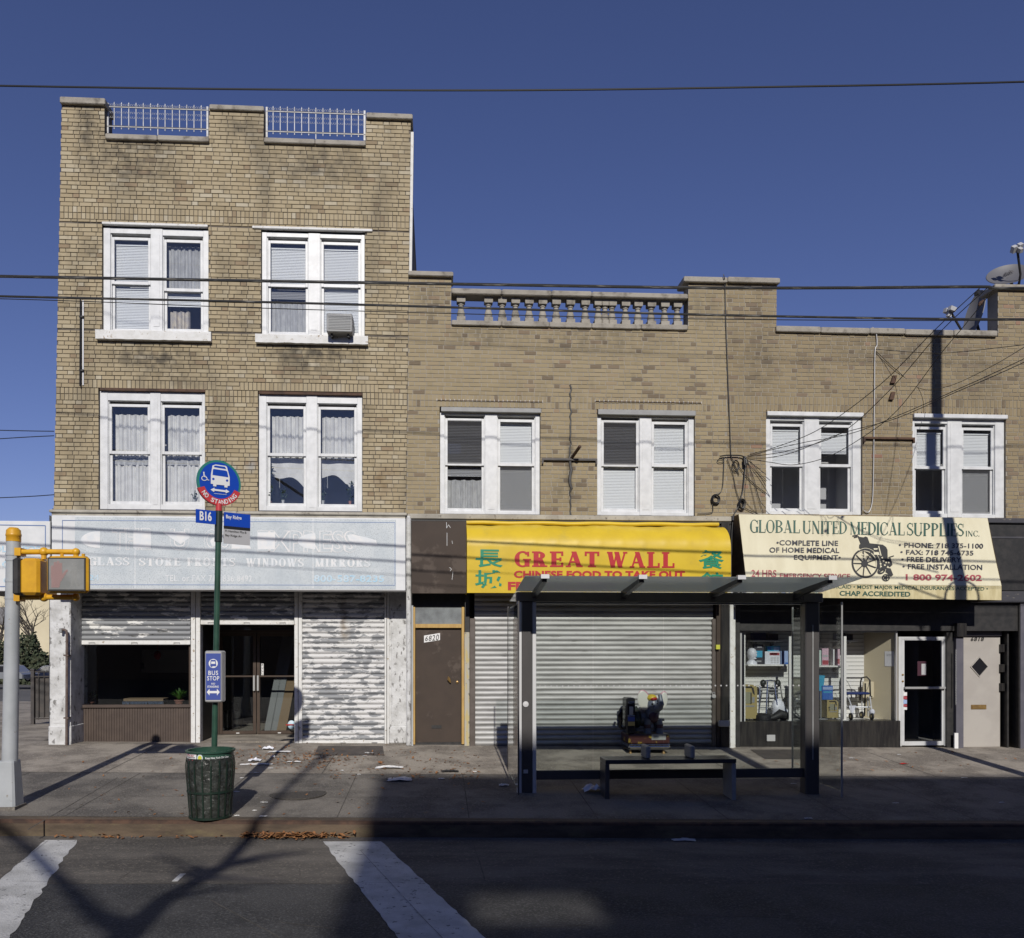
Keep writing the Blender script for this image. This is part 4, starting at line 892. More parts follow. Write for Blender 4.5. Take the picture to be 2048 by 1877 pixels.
# entrance recess and doors
DY = 1.5; fl = zs(-3, .3) + .012
ax, bx_ = P(400, 1340, SY).x, P(588.6, 1340, SY).x
m = MB(); m.quad((ax, SY, fl), (bx_, SY, fl), (bx_, 4.2, fl), (ax, 4.2, fl)); m.quad((ax, SY, fl), (ax, SY, fl - .1), (bx_, SY, fl - .1), (bx_, SY, fl)); build('entrance_floor', m, 'sidewalk', B1)
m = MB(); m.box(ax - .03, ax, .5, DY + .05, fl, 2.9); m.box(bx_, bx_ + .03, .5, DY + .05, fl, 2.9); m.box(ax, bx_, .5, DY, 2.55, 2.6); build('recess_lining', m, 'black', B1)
dl, dr = ax, bx_; dm = P(513, 1400, DY).x; zt_ = P(500, 1303, DY).z; zk = P(500, 1353, DY).z; zbr = P(500, 1462, DY).z; ztop = 2.52
m = MB(); m.box(dl, dr, DY, DY + .05, zt_ + .35, zt_ + .40); m.box(dl, dr, DY, DY + .05, ztop - .05, ztop); m.box(dl, dl + .04, DY, DY + .05, fl, ztop); m.box(dr - .04, dr, DY, DY + .05, fl, ztop); fr_ = build('door_frame', m, 'bronze', B1)
m = MB(); m.box(dl + .04, dr - .04, DY + .02, DY + .026, zt_ + .40, ztop - .05); build('transom_pane', m, 'glass_dark', fr_)
for s, (x0, x1) in enumerate(((dl + .045, dm - .006), (dm + .006, dr - .045))):
    m = MB(); zz = zt_ + .345; st = .06
    m.bbox(x0, x0 + st, DY - .005, DY + .04, fl + .012, zz, .004); m.bbox(x1 - st, x1, DY - .005, DY + .04, fl + .012, zz, .004); m.box(x0 + st, x1 - st, DY, DY + .04, fl + .012, zbr); m.box(x0 + st, x1 - st, DY, DY + .04, zz - .06, zz); m.box(x0 + st, x1 - st, DY + .002, DY + .03, zk - .014, zk + .014)
    do = build('entrance_door', m, 'bronze', B1)
    m = MB(); m.box(x0 + st - .004, x1 - st + .004, DY + .015, DY + .021, zbr - .005, zz - .05); build('pane', m, 'glass_dark', do)
    m = MB(); hx = x1 - .03 if s == 0 else x0 + .03; m.bbox(hx - .02, hx + .02, DY - .06, DY - .035, zk - .28, zk + .02, .008); m.box(hx - .01, hx + .01, DY - .04, DY, zk - .25, zk - .22); m.box(hx - .01, hx + .01, DY - .04, DY, zk - .03, zk); build('handle', m, 'alu', do)
    m = MB(); m.box((x0 + x1) / 2 - .03, (x0 + x1) / 2 + .03, DY - .004, DY + .001, zbr - .05, zbr - .035); build('sticker', m, 'signwhite', do)
    if s == 1:
        m = MB(); m.box(x0 + .08, x0 + .125, DY + .008, DY + .012, zk + .02, zk + .24); m2 = MB()
        for i, ch in enumerate('PULL'): m2.text(ch, qmap((x0 + .088, DY + .006, zk + .23 - i * .052), (x0 + .117, DY + .006, zk + .23 - i * .052), (x0 + .088, DY + .006, zk + .19 - i * .052), (x0 + .117, DY + .006, zk + .19 - i * .052)), 0, .02)
        build('door_sticker', m, 'signwhite', do); build('sticker_lettering', m2, 'ink', do)
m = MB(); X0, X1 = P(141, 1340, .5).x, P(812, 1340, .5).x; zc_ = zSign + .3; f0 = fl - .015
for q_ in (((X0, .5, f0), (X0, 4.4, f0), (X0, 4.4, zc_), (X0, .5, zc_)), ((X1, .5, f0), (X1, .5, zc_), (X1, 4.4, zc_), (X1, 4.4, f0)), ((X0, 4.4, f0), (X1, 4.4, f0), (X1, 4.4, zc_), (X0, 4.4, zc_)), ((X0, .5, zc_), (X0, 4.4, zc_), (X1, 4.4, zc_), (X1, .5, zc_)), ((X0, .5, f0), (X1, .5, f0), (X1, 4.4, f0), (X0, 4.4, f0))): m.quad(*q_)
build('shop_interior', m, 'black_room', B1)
m = MB(); X0, X1 = P(98.5, 1340, .6).x, P(822, 1340, .6).x
m.quad((X0, .6, -.3), (X0, 14, -.3), (X0, 14, zA), (X0, .6, zA)); m.quad((X1, .6, -.3), (X1, .6, zA), (X1, 14, zA), (X1, 14, -.3)); m.quad((X0, 14, -.3), (X1, 14, -.3), (X1, 14, zA), (X0, 14, zA)); m.quad((X0, .6, zA - .02), (X1, .6, zA - .02), (X1, 14, zA - .02), (X0, 14, zA - .02)); build('side_wall', m, 'plaster', B1)
# vent pipe on the white column
m = MB(); a = P(133, 1490, -.13); b = P(134, 1262, -.13); m.tube([(a.x, -.13, fl - .06), (b.x, -.13, b.z - .05), (b.x - .01, -.135, b.z), (b.x - .05, -.14, b.z + .02), (b.x - .08, -.145, b.z + .01)], .022, 10)
m.bbox(b.x - .11, b.x - .065, -.18, -.11, b.z - .035, b.z + .045, .01, 1)
for z in (.5, 1.55): m.box(a.x - .04, a.x + .04, -.155, -.06, z, z + .025)
tag(build('vent_pipe', m, ['pipe', 'greymetal'], base=(a.x, -.13, fl)), 'thin rusty vent pipe with bent top standing against the white column', 'pipe')

# ------------------------------------------------------------------ door 6820 and the brown panel
m = MB(); ybox(m, 823, 933, 1043, 1187, -.20, 0.0); a, b, c, d = rect(823, 1043, 933, 1187, -.2); m.box(a + .36 * (b - a), a + .365 * (b - a), -.203, -.19, c, d); build('brown_panel', m, 'brown', B2)
m = MB()
for pts in (((893, 1045), (893, 1057), (897, 1050), (901, 1056)), ((894, 1066), (894, 1092)), ((904, 1082), (905, 1088)), ((899, 1135), (903, 1139), (900, 1143)), ((906, 1144), (904, 1160))):
    for p, q_ in zip(pts, pts[1:]): strip(m, p, q_, -.2, .006)
build('paint_drip', m, 'ghost', B2)
DF = .14
a, b, c, d = rect(826, 1221.6, 928.5, 1487.5, DF); fl2 = zs(1, .1) + .02
m = MB(); zt1 = P(877, 1248.6, DF).z; zt0 = P(877, 1256.5, DF).z; xl_, xr_ = P(830.5, 1350, DF).x, P(923, 1350, DF).x
m.bbox(a, xl_, DF - .05, DF + .05, fl2, d + .06, .005); m.bbox(xr_, b, DF - .05, DF + .05, fl2, d + .06, .005); m.bbox(xl_, xr_, DF - .04, DF + .05, zt0, zt1, .005); ff = build('door_frame', m, 'yellowwood', B2); ff['label'] = 'ochre painted wooden door frame'
m = MB(); n = 26
for i in range(n): u = xl_ + (xr_ - xl_) * i / n; w_ = (xr_ - xl_) / n; m.box(u + w_ * .12, u + w_ * .88, DF + .005, DF + .02, zt1, d + .05)
m.box(xl_, xr_, DF + .015, DF + .03, zt1, d + .05); build('transom_pane', m, 'frosted', ff)
m = MB(); m.bbox(xl_ + .006, xr_ - .006, DF + .02, DF + .06, fl2 + .03, zt0 - .01, .004); d1 = build('house_door', m, 'brown', B2)
a, b, c, d = rect(848, 1270.5, 880, 1284.5, DF)
m = MB(); sk = .035; m.add([(a, DF + .016, c - sk * .3), (b, DF + .016, c + sk), (b, DF + .016, d + sk), (a, DF + .016, d - sk * .3)], [(0, 1, 2, 3)]); build('number_plate', m, 'signwhite', d1)
m = MB(); m.text('6820', qmap((a + .02, DF + .014, d - .025), (b - .02, DF + .014, d + .015), (a + .02, DF + .014, c + .015), (b - .02, DF + .014, c + sk - .005)), 0, .008, .15, 1.15); build('number', m, 'ink', d1)
m = MB(); ybox(m, 863, 883, 1451, 1457.5, DF + .014, DF + .03); build('mail_slot', m, 'black', d1)
m = MB(); p = P(914.5, 1365, DF + .02); m.lathe(p, [(.026, 0), (.024, -.012), (.012, -.016), (.004, -.02)], 12, axis='Y'); p = P(900, 1360, DF + .02); m.tube([p + V((-.03, 0, .05)), p + V((-.02, -.05, .01)), p + V((.01, -.04, -.05))], [.012, .03, .01], 6); build('lock', m, 'brass', d1)
m = MB(); a, b = P(816, 1300, .0).x, P(826.5, 1300, .0).x; m.box(a + .06, b - .001, -.03, .3, fl2 - .05, 2.42); build('door_jamb', m, 'greysteel', B2)
m = MB(); a, b = P(928.8, 1300, .02).x, P(939, 1300, .02).x; m.bbox(a, b, .0, .3, fl2 - .05, P(930, 1265, .02).z, .006); m.box(a + .01, b - .0, .03, .3, P(930, 1265, .02).z, 2.75, 1); build('door_post', m, ['greywood', 'black'], B2)
m = MB(); a, b = P(823, 1200, .3).x, P(933, 1200, .3).x; m.box(a, b, .16, .32, P(877, 1221, DF).z, 3.9); build('door_header', m, 'black', B2); m = MB(); m.box(a + .04, b, .16, .3, fl2 - .05, fl2 + .03); build('door_sill', m, 'black', B2)

# ------------------------------------------------------------------ take-out shop: shutter and yellow awning
GY = .05
m = MB(); a, b, c, d = rect(949, 1187, 1425, 1498, GY); ztp = 2.85
slatted(m, a, b, c + .07, ztp, GY, .0865, 0, .03); gs = build('roller_shutter', m, 'galv', B2); gs['label'] = 'wide galvanised roller shutter, closed'
m = MB(); m.bbox(a, b, GY - .03, GY + .01, c - .01, c + .07, .008); build('bottom_bar', m, 'brownmetal', gs)
for px0, px1, mm in ((939.5, 950.5, 'brownmetal'), (1424, 1431.5, 'brownmetal'), (1432.5, 1442.5, 'brown')):
    m = MB(); u, v = P(px0, 1360, GY - .05).x, P(px1, 1360, GY - .05).x; m.bbox(u, v, GY - .06, GY + .1, c - .06, 2.9 if mm == 'brown' else 2.2, .006); build('shutter_guide', m, mm, B2)
m = MB(); u, v = P(1442.5, 1360, -.05).x, P(1459.5, 1360, -.05).x; m.bbox(u, v, -.05, .3, c - .1, 3.9, .006); build('pier', m, 'blackwall', B2)
m = MB(); u2, v2 = P(1459.6, 1360, -.07).x, P(1471, 1360, -.07).x; m.bbox(u2, v2, -.08, .25, c - .1, P(1465, 1210, -.07).z, .01); build('white_post', m, 'white_old', B2)
m = MB(); ybox(m, 1432.5, 1440, 1290, 1299, -.075, 0); build('sticker', m, 'tileband', B2)
m = MB(); ybox(m, 1439, 1460.5, 1442, 1454, -.14, -.05, 0, .01); build('junction_box', m, 'signgrey', B2)
m = MB(); p = P(1427.5, 1393, -.03); m.lathe(p, [(.035, -.02), (.038, 0), (.035, .02)], 14, axis='Y'); m.tube([p + V((-.02, 0, .03)), p + V((-.018, 0, .07)), p + V((.018, 0, .07)), p + V((.02, 0, .03))], .007, 6); build('padlock', m, 'alu', gs)
m = MB(); X0, X1 = P(822, 1300, .3).x, P(1470, 1300, .3).x; m.box(X0, X1, .33, .36, -.3, 4.0); m.box(X0 + .02, X1 - .02, .002, .33, 2.86, zB + .01); build('shop_wall', m, 'black', B2)
AW = -.58
GW = thing('shop_awning', 'glossy yellow awning with red lettering and green characters over the galvanised shutter', 'awning', (P(1180, 1187, AW).x, -.3, P(1180, 1187, AW).z))
xa0, xa1 = P(934.5, 1140, AW).x, P(1461.5, 1140, AW).x
zb_ = P(1180, 1187, AW).z; zk_ = P(1180, 1096, AW).z; zt_2 = P(1180, 1053, -.08).z
m = MB(); NX = 96; prof = [(-.0, zt_2 + .0)] + [(-.08 - .5 * math.sin(t), zk_ + (zt_2 - zk_) * math.cos(t)) for t in [k * math.pi / 18 for k in range(10)]] + [(AW, zb_ + .45), (AW, zb_ + .2), (AW, zb_)]
rings = []
for i in range(NX + 1):
    x = xa0 + (xa1 - xa0) * i / NX; u = abs(math.sin(math.pi * 12 * i / NX)); g_ = .006 * (1 - u ** .5)
    rings.append([(x, y - (g_ if 2 < k < 10 else 0), z - (.010 * math.sin(i * .21) + .004 * math.sin(i * .9) if 0 < k < 5 else 0)) for k, (y, z) in enumerate(prof)])
m.loft(rings, 0, False, False); build('canopy', m, 'yellowvinyl', GW, smooth=True)
m = MB(); ztb = P(1180, 1048, -.05).z; x0, x1 = P(932.5, 1048, -.05).x, P(1437, 1048, -.05).x
m.tube([(x0 + (x1 - x0) * k / 30, -.05 + .004 * math.sin(k * 1.7), ztb + .006 * math.sin(k * .9) - (P(932, 1044, 0).z - P(1437, 1046, 0).z) * 0) for k in range(31)], .036, 10); build('top_roll', m, 'yellowvinyl', GW, smooth=True)
for xx, nm in ((xa0 - .004, 0), (xa1, 1)):
    m = MB(); pts = [(xx, y, z) for y, z in prof] + [(xx, 0, zb_)]; m.prism(pts, (.004, 0, 0)); build('side_panel', m, 'yellowvinyl', GW)
def gmap(x0, y0, x1, y1, d=.7): return tmap(x0, y0, x1, y1, AW, y0 + d, y1 + d, .006)
m = MB(); m.serif('GREAT', gmap(1029, 1103, 1198.6, 1134), 0, .25, .105, .075, .1, .12); build('shop_name', m, 'brightred', GW); m = MB(); m.serif('WALL', gmap(1214, 1104, 1349, 1135.5), 0, .25, .105, .075, .1, .12); build('shop_name', m, 'brightred', GW)
m = MB(); m.text('CHINESE FOOD TO TAKE OUT', gmap(1027.8, 1141.7, 1370, 1156.3), 0, .045, 0, 1.02); build('lettering', m, 'brightred', GW); build('lettering', MB().text('FREE DELIVERY', gmap(1015.8, 1164, 1240, 1181), 0, .045), 'brightred', GW)
m = MB()
for s_, a, b, c, d in (('長', 951, 1099, 1005.5, 1135), ('城', 950, 1140, 1003.5, 1177), ('餐', 1397, 1100.5, 1448, 1138), ('館', 1403, 1144, 1446, 1181)): build('character', MB().text(s_, gmap(a, b, c, d), 0, .018), 'teal', GW)

# ------------------------------------------------------------------ medical supply shop
AT, AF = -.32, -.67
MA = thing('shop_awning', 'cream canvas awning with green lettering and a printed wheelchair', 'awning', (7.3, -.35, 2.55))
XL = P(1464, 1100, 0).x; XR = P(1975, 1037, AT).x
TL, TR = V((XL, AT, P(1478, 1029, AT).z)), V((XR, AT, P(1975, 1036.6, AT).z)); FL, FR = V((XL, AF, P(1496, 1167, AF).z)), V((XR, AF, P(2002, 1172, AF).z)); BL, BR = V((XL, AF, P(1500, 1194, AF).z)), V((XR, AF, P(2001.6, 1200.8, AF).z))
nS = (FR - FL).cross(TL - FL).normalized()
if nS.y > 0: nS = -nS
m = MB(); n = 30; rs = random.Random(2)
r0 = [[p.lerp(q_, i / n) for i in range(n + 1)] for p, q_ in ((V((XL, -.0, TL.z)), V((XR, -.0, TR.z))), (TL, TR), (FL, FR))]
rows = [r0[0], r0[1]] + [[r0[1][i].lerp(r0[2][i], k / 8) - nS * (.012 * math.sin(math.pi * k / 8) * (.6 + .4 * math.sin(i * .9))) for i in range(n + 1)] for k in range(1, 9)]
m.loft(rows, 0, False, False); build('canopy', m, 'cream', MA, smooth=True)
m = MB(); m.loft([[FL.lerp(FR, i / n) + V((0, 0, -.002)) for i in range(n + 1)], [BL.lerp(BR, i / n) for i in range(n + 1)]], 0, False, False); m.loft([[BL.lerp(BR, i / n) for i in range(n + 1)], [BL.lerp(BR, i / n) + V((0, .03, .004)) for i in range(n + 1)]], 0, False, False); build('valance', m, 'creamdirty', MA)
for Pt, Pf, Pb in ((TL, FL, BL), (TR, FR, BR)):
    m = MB(); m.prism([(Pt.x, 0, Pt.z), Pt, Pf, Pb, (Pt.x, 0, Pb.z)], (.004 if Pt is TR else -.004, 0, 0)); build('side_panel', m, 'brownside', MA)
def sl(x, y, off=.004): return PP(x, y, TL + nS * off, nS)
def amap(x0, y0, x1, y1, dr=0): return qmap(sl(x0, y0), sl(x1, y0 + dr), sl(x0, y1), sl(x1, y1 + dr), nS)
def vmap(x0, y0, x1, y1, dr=0): return tmap(x0, y0, x1, y1, AF, y0 + dr, y1 + dr, .004)
m = MB(); m.serif('GLOBAL', amap(1500, 1040, 1599.5, 1065, 1.5), 0, .17, .045, .05, .035, .06); m.serif('UNITED', amap(1605.5, 1042, 1694, 1067, 1.5), 0, .17, .045, .05, .035, .06); m.serif('MEDICAL', amap(1699.5, 1044, 1809, 1069, 2), 0, .17, .045, .05, .035, .06); m.serif('SUPPLIES', amap(1814, 1046, 1927.5, 1071.5, 1.6), 0, .17, .045, .05, .035, .06); m.serif('INC.', amap(1931.6, 1062, 1959, 1073), 0, .14, .04, .05, .03, .1); build('shop_name', m, 'deepgreen', MA)
m = MB()
for s_, a, b, c, d, r_ in (('•COMPLETE LINE', 1553, 1080.5, 1676.4, 1091, 1.2), ('OF HOME MEDICAL', 1539, 1095, 1678.7, 1105.5, 1), ('EQUIPMENT•', 1588, 1110, 1681.7, 1121.5, .5), ('• PHONE: 718 375-1100', 1797.5, 1085.6, 1966.6, 1095.5, 2), ('• FAX: 718 745-6735', 1800.7, 1099.6, 1947, 1109.5, 2), ('• FREE DELIVERY', 1802.7, 1114, 1923, 1124.2, 1), ('• FREE INSTALLATION', 1805, 1128, 1964.6, 1138.6, 2)):
    build('lettering', MB().text(s_, amap(a, b, c, d, r_), 0, .02, 0, 1.03), 'navyink', MA)
for t_ in (('24 HRS', amap(1503, 1140, 1553, 1154, .5), 0, .015), ('EMERGENCY SERVICE', amap(1559.7, 1147, 1700.6, 1157, 1), 0, .015), ('1 800 974-2602', amap(1811.5, 1148.3, 1963.7, 1161.5, 1.5), 0, .03)): build('red_lettering', MB().text(*t_), 'rose', MA)
m = MB(); m.text('MEDICARE AND MEDICAID • MOST MAJOR MEDICAL INSURANCES ACCEPTED •', vmap(1560, 1168.5, 1976, 1178, 6), 0, .012); build('valance_lettering', m, 'deepgreen', MA); build('valance_lettering', MB().text('CHAP ACCREDITED', vmap(1679, 1182, 1820.8, 1192, 2), 0, .03), 'deepgreen', MA)
# printed wheelchair
m = MB(); e_ = [.004]
def wp(pts, inv=0): e_[0] += .00012; m.add([sl(1680 + x / 15.4, 1060 + y / 15.4, e_[0]) for x, y in pts], [tuple(range(len(pts)))], inv)
def ell(cx, cy, rx, ry, ang, r0_, r1_, mi=0, n=40, a0=0, a1=360):
    e_[0] += .00012; c, s = math.cos(R(ang)), math.sin(R(ang))
    def pt(t, k): x, y = rx * k * math.cos(t), ry * k * math.sin(t); return sl(1680 + (cx + c * x - s * y) / 15.4, 1060 + (cy + s * x + c * y) / 15.4, e_[0])
    for i in range(n):
        t0, t1 = R(a0 + (a1 - a0) * i / n), R(a0 + (a1 - a0) * (i + 1) / n); m.add([pt(t0, r0_), pt(t1, r0_), pt(t1, r1_), pt(t0, r1_)], [(0, 1, 2, 3)], mi)
def bar(p, q_, w_, mi=0):
    d = V((q_[0] - p[0], q_[1] - p[1])).normalized(); nx, ny = -d.y * w_ / 2, d.x * w_ / 2; wp([(p[0] + nx, p[1] + ny), (q_[0] + nx, q_[1] + ny), (q_[0] - nx, q_[1] - ny), (p[0] - nx, p[1] - ny)], mi)
wp([(590, 215), (720, 235), (790, 205), (850, 235), (915, 415), (1320, 460), (1420, 530), (1465, 620), (1470, 860), (1500, 1000), (1430, 1200), (1330, 1250), (1200, 1330), (1150, 1000), (900, 760), (700, 620), (590, 560), (600, 450), (655, 430)])
bar((560, 190), (660, 440), 34); bar((385, 195), (550, 165), 42); bar((430, 240), (540, 215), 36); bar((1500, 850), (1660, 800), 28); wp([(1440, 900), (1560, 860), (1620, 1080), (1540, 1150), (1470, 1090)]); wp([(1440, 1170), (1560, 1190), (1640, 1390), (1570, 1450), (1450, 1330), (1400, 1300)])
ell(775, 1035, 400, 445, -14, .9, .84, 1); 
ell(775, 1035, 415, 455, -14, 1.0, .87); ell(860, 1010, 370, 470, -28, 1.0, .97, 1, 40, -100, 60)
for k in range(9): t = R(20 + 40 * k); bar((760 + 60 * math.cos(t), 1040 + 60 * math.sin(t)), (775 + 360 * math.cos(t), 1035 + 395 * math.sin(t)), 34)
ell(760, 1040, 105, 110, 0, 1, .0); bar((1190, 500), (1265, 800), 30, 1); wp([(1035, 570), (1165, 570), (1150, 610), (1050, 615)], 1); wp([(1035, 690), (1190, 685), (1225, 780), (1045, 765)], 1)
for x, y in ((1300, 860), (1220, 910), (1340, 960), (1420, 1010), (1250, 1050), (1500, 1010), (1380, 1090), (1260, 1130), (700, 770), (740, 850), (860, 800)): wp([(x - 28, y - 18), (x + 20, y - 25), (x + 30, y + 16), (x - 15, y + 24)], 1)
ell(1415, 1475, 122, 112, 0, 1, .72); ell(1415, 1475, 60, 55, 0, 1, 0)
for k in range(5): t = R(72 * k); bar((1415, 1475), (1415 + 95 * math.cos(t), 1475 + 90 * math.sin(t)), 26)
ell(1280, 1260, 130, 90, -30, 1, .55)
build('wheelchair_print', m, ['ink', 'cream'], MA)
# front of the shop
WY = .10; zfl = P(1630, 1442.6, WY).z; zhd = P(1630, 1262, WY).z; BK = .75; fl3 = zs(8, .1)
xw0, xw1 = P(1480, 1350, WY).x, P(1795, 1350, WY).x
m = MB(); u, v = P(1471.5, 1300, 0).x, P(1480.5, 1300, 0).x; m.bbox(u, v, .0, .2, fl3 - .05, 2.6, .006); build('window_post', m, 'black', B3)
m = MB(); a = P(1476, 1470, WY - .03).x; b = P(1801, 1470, WY - .03).x; m.bbox(a, b, WY - .035, WY + .3, fl3 - .08, zfl, .008); build('base_panel', m, 'blackwall', B3)
m = MB(); a2, b2, c2, d2 = rect(1533, 1470, 1550, 1483, WY - .04); m.bbox(a2, b2, WY - .06, WY - .034, c2, d2, .006); build('vent_cover', m, 'signgrey', B3)
m = MB(); xh = P(2042, 1230, .05).x; m.box(XL, xh, .03, .3, zhd, 4.02); m.box(XL, xh, -.05, .03, 2.72, 4.02); build('header', m, 'black', B3)
m = MB(); m.box(xw0, xw0 + .035, WY, WY + .05, zfl, zhd); m.box(xw1 - .03, xw1, WY, WY + .05, zfl, zhd); m.box(xw0 + .035, xw1 - .03, WY, WY + .05, zhd - .03, zhd); dw = build('display_window', m, 'alu', B3)
m = MB(); m.box(xw0 + .03, xw1 - .02, WY + .02, WY + .026, zfl, zhd - .02); build('pane', m, 'glass', dw)
xs0, xs1 = P(1466, 1350, BK).x, P(1728, 1350, BK).x
m = MB(); ph = .0745; zcl = zhd + .25; z = zfl
while z < zcl: m.box(xs0, xs1, BK, BK + .02, z + .008, min(z + ph, zcl)); z += ph
m.box(xs0, xs1, BK + .012, BK + .03, zfl, zcl, 1); build('slatwall', m, ['slat', 'ink'], B3)
m = MB(); xp = P(1793, 1350, .16).x; m.hexa([(xs1 - .01, BK + .02, zfl), (xp, .16, zfl), (xp + .03, .18, zfl), (xs1 + .02, BK + .06, zfl), (xs1 - .01, BK + .02, zcl), (xp, .16, zcl), (xp + .03, .18, zcl), (xs1 + .02, BK + .06, zcl)]); build('partition', m, 'creamwall', B3)
m = MB(); m.box(xs0, xp, WY + .05, BK + .1, zfl - .03, zfl - .001); m.box(xs0 - .02, xs0, WY + .05, BK + .1, zfl, zcl); m.box(xs0, xp, WY + .06, BK + .1, zcl, zcl + .03, 1); build('display_floor', m, ['slat', 'black'], B3)
pq = lambda u, z, o=.006: V((xs1 - .01 + (xp - xs1 + .01) * u, BK + .02 + (.16 - BK - .02) * u, z)) + V((-.05, -.05, 0)).normalized() * o
m = MB(); za, zb2 = P(1778, 1333, .3).z, P(1778, 1303, .3).z; m.quad(pq(.66, za), pq(.93, za), pq(.93, zb2), pq(.66, zb2)); 
m2 = MB()
np_ = build('notice', m, 'signwhite', B3); build('notice_print', MB().text('NOTICE', qmap(pq(.72, zb2 - .05, .008), pq(.88, zb2 - .05, .008), pq(.72, zb2 - .09, .008), pq(.88, zb2 - .09, .008)), 0), 'signgrey', B3)
# glazed door
DY3 = .15; X0, X1 = P(1796, 1380, DY3).x, P(1893, 1380, DY3).x; zt3 = P(1845, 1274, DY3).z; fl4 = zs(8.5, .1) + .01
m = MB(); m.bbox(X0, X0 + .06, DY3 - .02, DY3 + .06, fl4, zt3, .005); m.bbox(X1 - .05, X1, DY3 - .02, DY3 + .06, fl4, zt3, .005); m.box(X0 + .06, X1 - .05, DY3, DY3 + .05, zt3 - .04, zt3); fr_ = build('door_frame', m, 'aluwhite', B3)
x0, x1 = X0 + .065, X1 - .055; z0, z1 = fl4 + .015, zt3 - .045; gz0, gz1 = P(1845, 1483, DY3).z, P(1845, 1281, DY3).z; gx0, gx1 = P(1808.5, 1380, DY3).x, P(1883, 1380, DY3).x
m = MB(); m.bbox(x0, gx0, DY3 - .01, DY3 + .035, z0, z1, .004); m.bbox(gx1, x1, DY3 - .01, DY3 + .035, z0, z1, .004); m.box(gx0, gx1, DY3 - .008, DY3 + .03, z0, gz0); m.box(gx0, gx1, DY3 - .008, DY3 + .03, gz1, z1); do = build('glazed_door', m, 'aluwhite', B3)
m = MB(); m.box(gx0 - .003, gx1 + .003, DY3 + .01, DY3 + .016, gz0 - .003, gz1 + .003); build('pane', m, 'glass_dark', do)
m = MB(); zp = P(1845, 1376, DY3).z; m.bbox(gx0 - .02, gx1 + .04, DY3 - .07, DY3 - .03, zp - .02, zp + .02, .006); m.box(gx0 - .02, gx0 + .01, DY3 - .05, DY3, zp - .015, zp + .015); m.box(gx1 + .01, gx1 + .04, DY3 - .05, DY3, zp - .015, zp + .015); build('push_bar', m, 'alu', do)
m = MB(); ybox(m, 1835, 1853, 1323, 1352, DY3 + .004, DY3 + .007); hs = build('hours_sign', m, 'elemaroon', do)
m = MB(); ybox(m, 1843, 1852, 1328, 1350, DY3 - .001, DY3 + .003); build('hours_panel', m, 'signgrey', hs)
for py0, py1, mm in ((1385, 1392, 'signwhite'), (1393, 1399, 'rose'), (1400, 1408, 'paleblue'), (1409, 1414, 'rose'), (1415, 1420, 'signwhite')):
    m = MB(); ybox(m, 1807, 1814, py0, py1, DY3 - .014, DY3 - .0105); build('card_sticker', m, mm, do)
m = MB()
for (z_) in (P(1800, 1350, DY3).z, P(1800, 1363, DY3).z): m.lathe((gx0 - .035, DY3 - .012, z_), [(.018, 0), (.016, -.012), (.004, -.014)], 10, axis='Y')
build('lock', m, 'brass', do)
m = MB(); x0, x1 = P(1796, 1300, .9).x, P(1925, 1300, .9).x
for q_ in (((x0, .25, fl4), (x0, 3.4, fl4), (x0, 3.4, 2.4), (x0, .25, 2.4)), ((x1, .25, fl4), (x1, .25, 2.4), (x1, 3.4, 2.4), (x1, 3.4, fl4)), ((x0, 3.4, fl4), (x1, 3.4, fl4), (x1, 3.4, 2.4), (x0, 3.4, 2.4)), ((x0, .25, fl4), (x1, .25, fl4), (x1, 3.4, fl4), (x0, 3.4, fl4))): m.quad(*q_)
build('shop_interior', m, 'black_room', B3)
# door 6818 and the black recess
m = MB(); a, b = P(1893.5, 1400, .08).x, P(1911, 1400, .08).x; m.bbox(a, b, .08, .5, fl4 - .05, 2.5, .006); build('pier', m, 'black', B3)
m = MB(); a, b = P(1911, 1400, .02).x, P(1926, 1400, .02).x; m.bbox(a, b, .0, .4, fl4 - .05, P(1918, 1275, .02).z, .006); m.box(a - .05, a + .02, -.03, .0, P(1900, 1497, .02).z, P(1900, 1466, .02).z, 1); build('door_jamb', m, ['plum', 'signwhite'], B3)
m = MB(); n = 22
for k in range(n): z = P(1908, 1300, 0).z - k * .045; m.tube([(a - .03 + .004 * math.sin(k), -.03, z), (a - .03, -.04, z - .02), (a - .03 - .004 * math.sin(k), -.03, z - .042)], .008, 5)
build('security_chain', m, 'greymetal', B3)
D2 = .22; x0, x1, z0, z1 = rect(1926.5, 1272.5, 2000.5, 1494.5, D2)
m = MB(); m.bbox(x0, x1, D2, D2 + .04, z0, z1, .005); d2 = build('house_door', m, 'doorgrey', B3)
cx, cz = P(1958.5, 1334, D2).x, P(1958.5, 1334, D2).z; hw, hh = .155, .17
m = MB(); dm_ = lambda k, y: [(cx - hw * k, y, cz), (cx, y, cz - hh * k), (cx + hw * k, y, cz), (cx, y, cz + hh * k)]
m.loft([dm_(1.14, D2 + .0), dm_(1.12, D2 - .014), dm_(1.0, D2 - .014), dm_(.98, D2 + .004)], 0, False); build('diamond_window', m, 'doorgrey', d2)
m = MB(); m.add(dm_(1.0, D2 - .003), [(0, 1, 2, 3)]); build('diamond_pane', m, 'carblack', d2)
m = MB(); a2, b2, c2, d2z = rect(1942.5, 1410, 1973, 1419, D2 - .01); m.bbox(a2, b2, D2 - .012, D2, c2, d2z, .004); m.box(a2 + .02, b2 - .02, D2 - .016, D2 - .012, c2 + .02, d2z - .02); build('mail_slot', m, 'brass', d2)
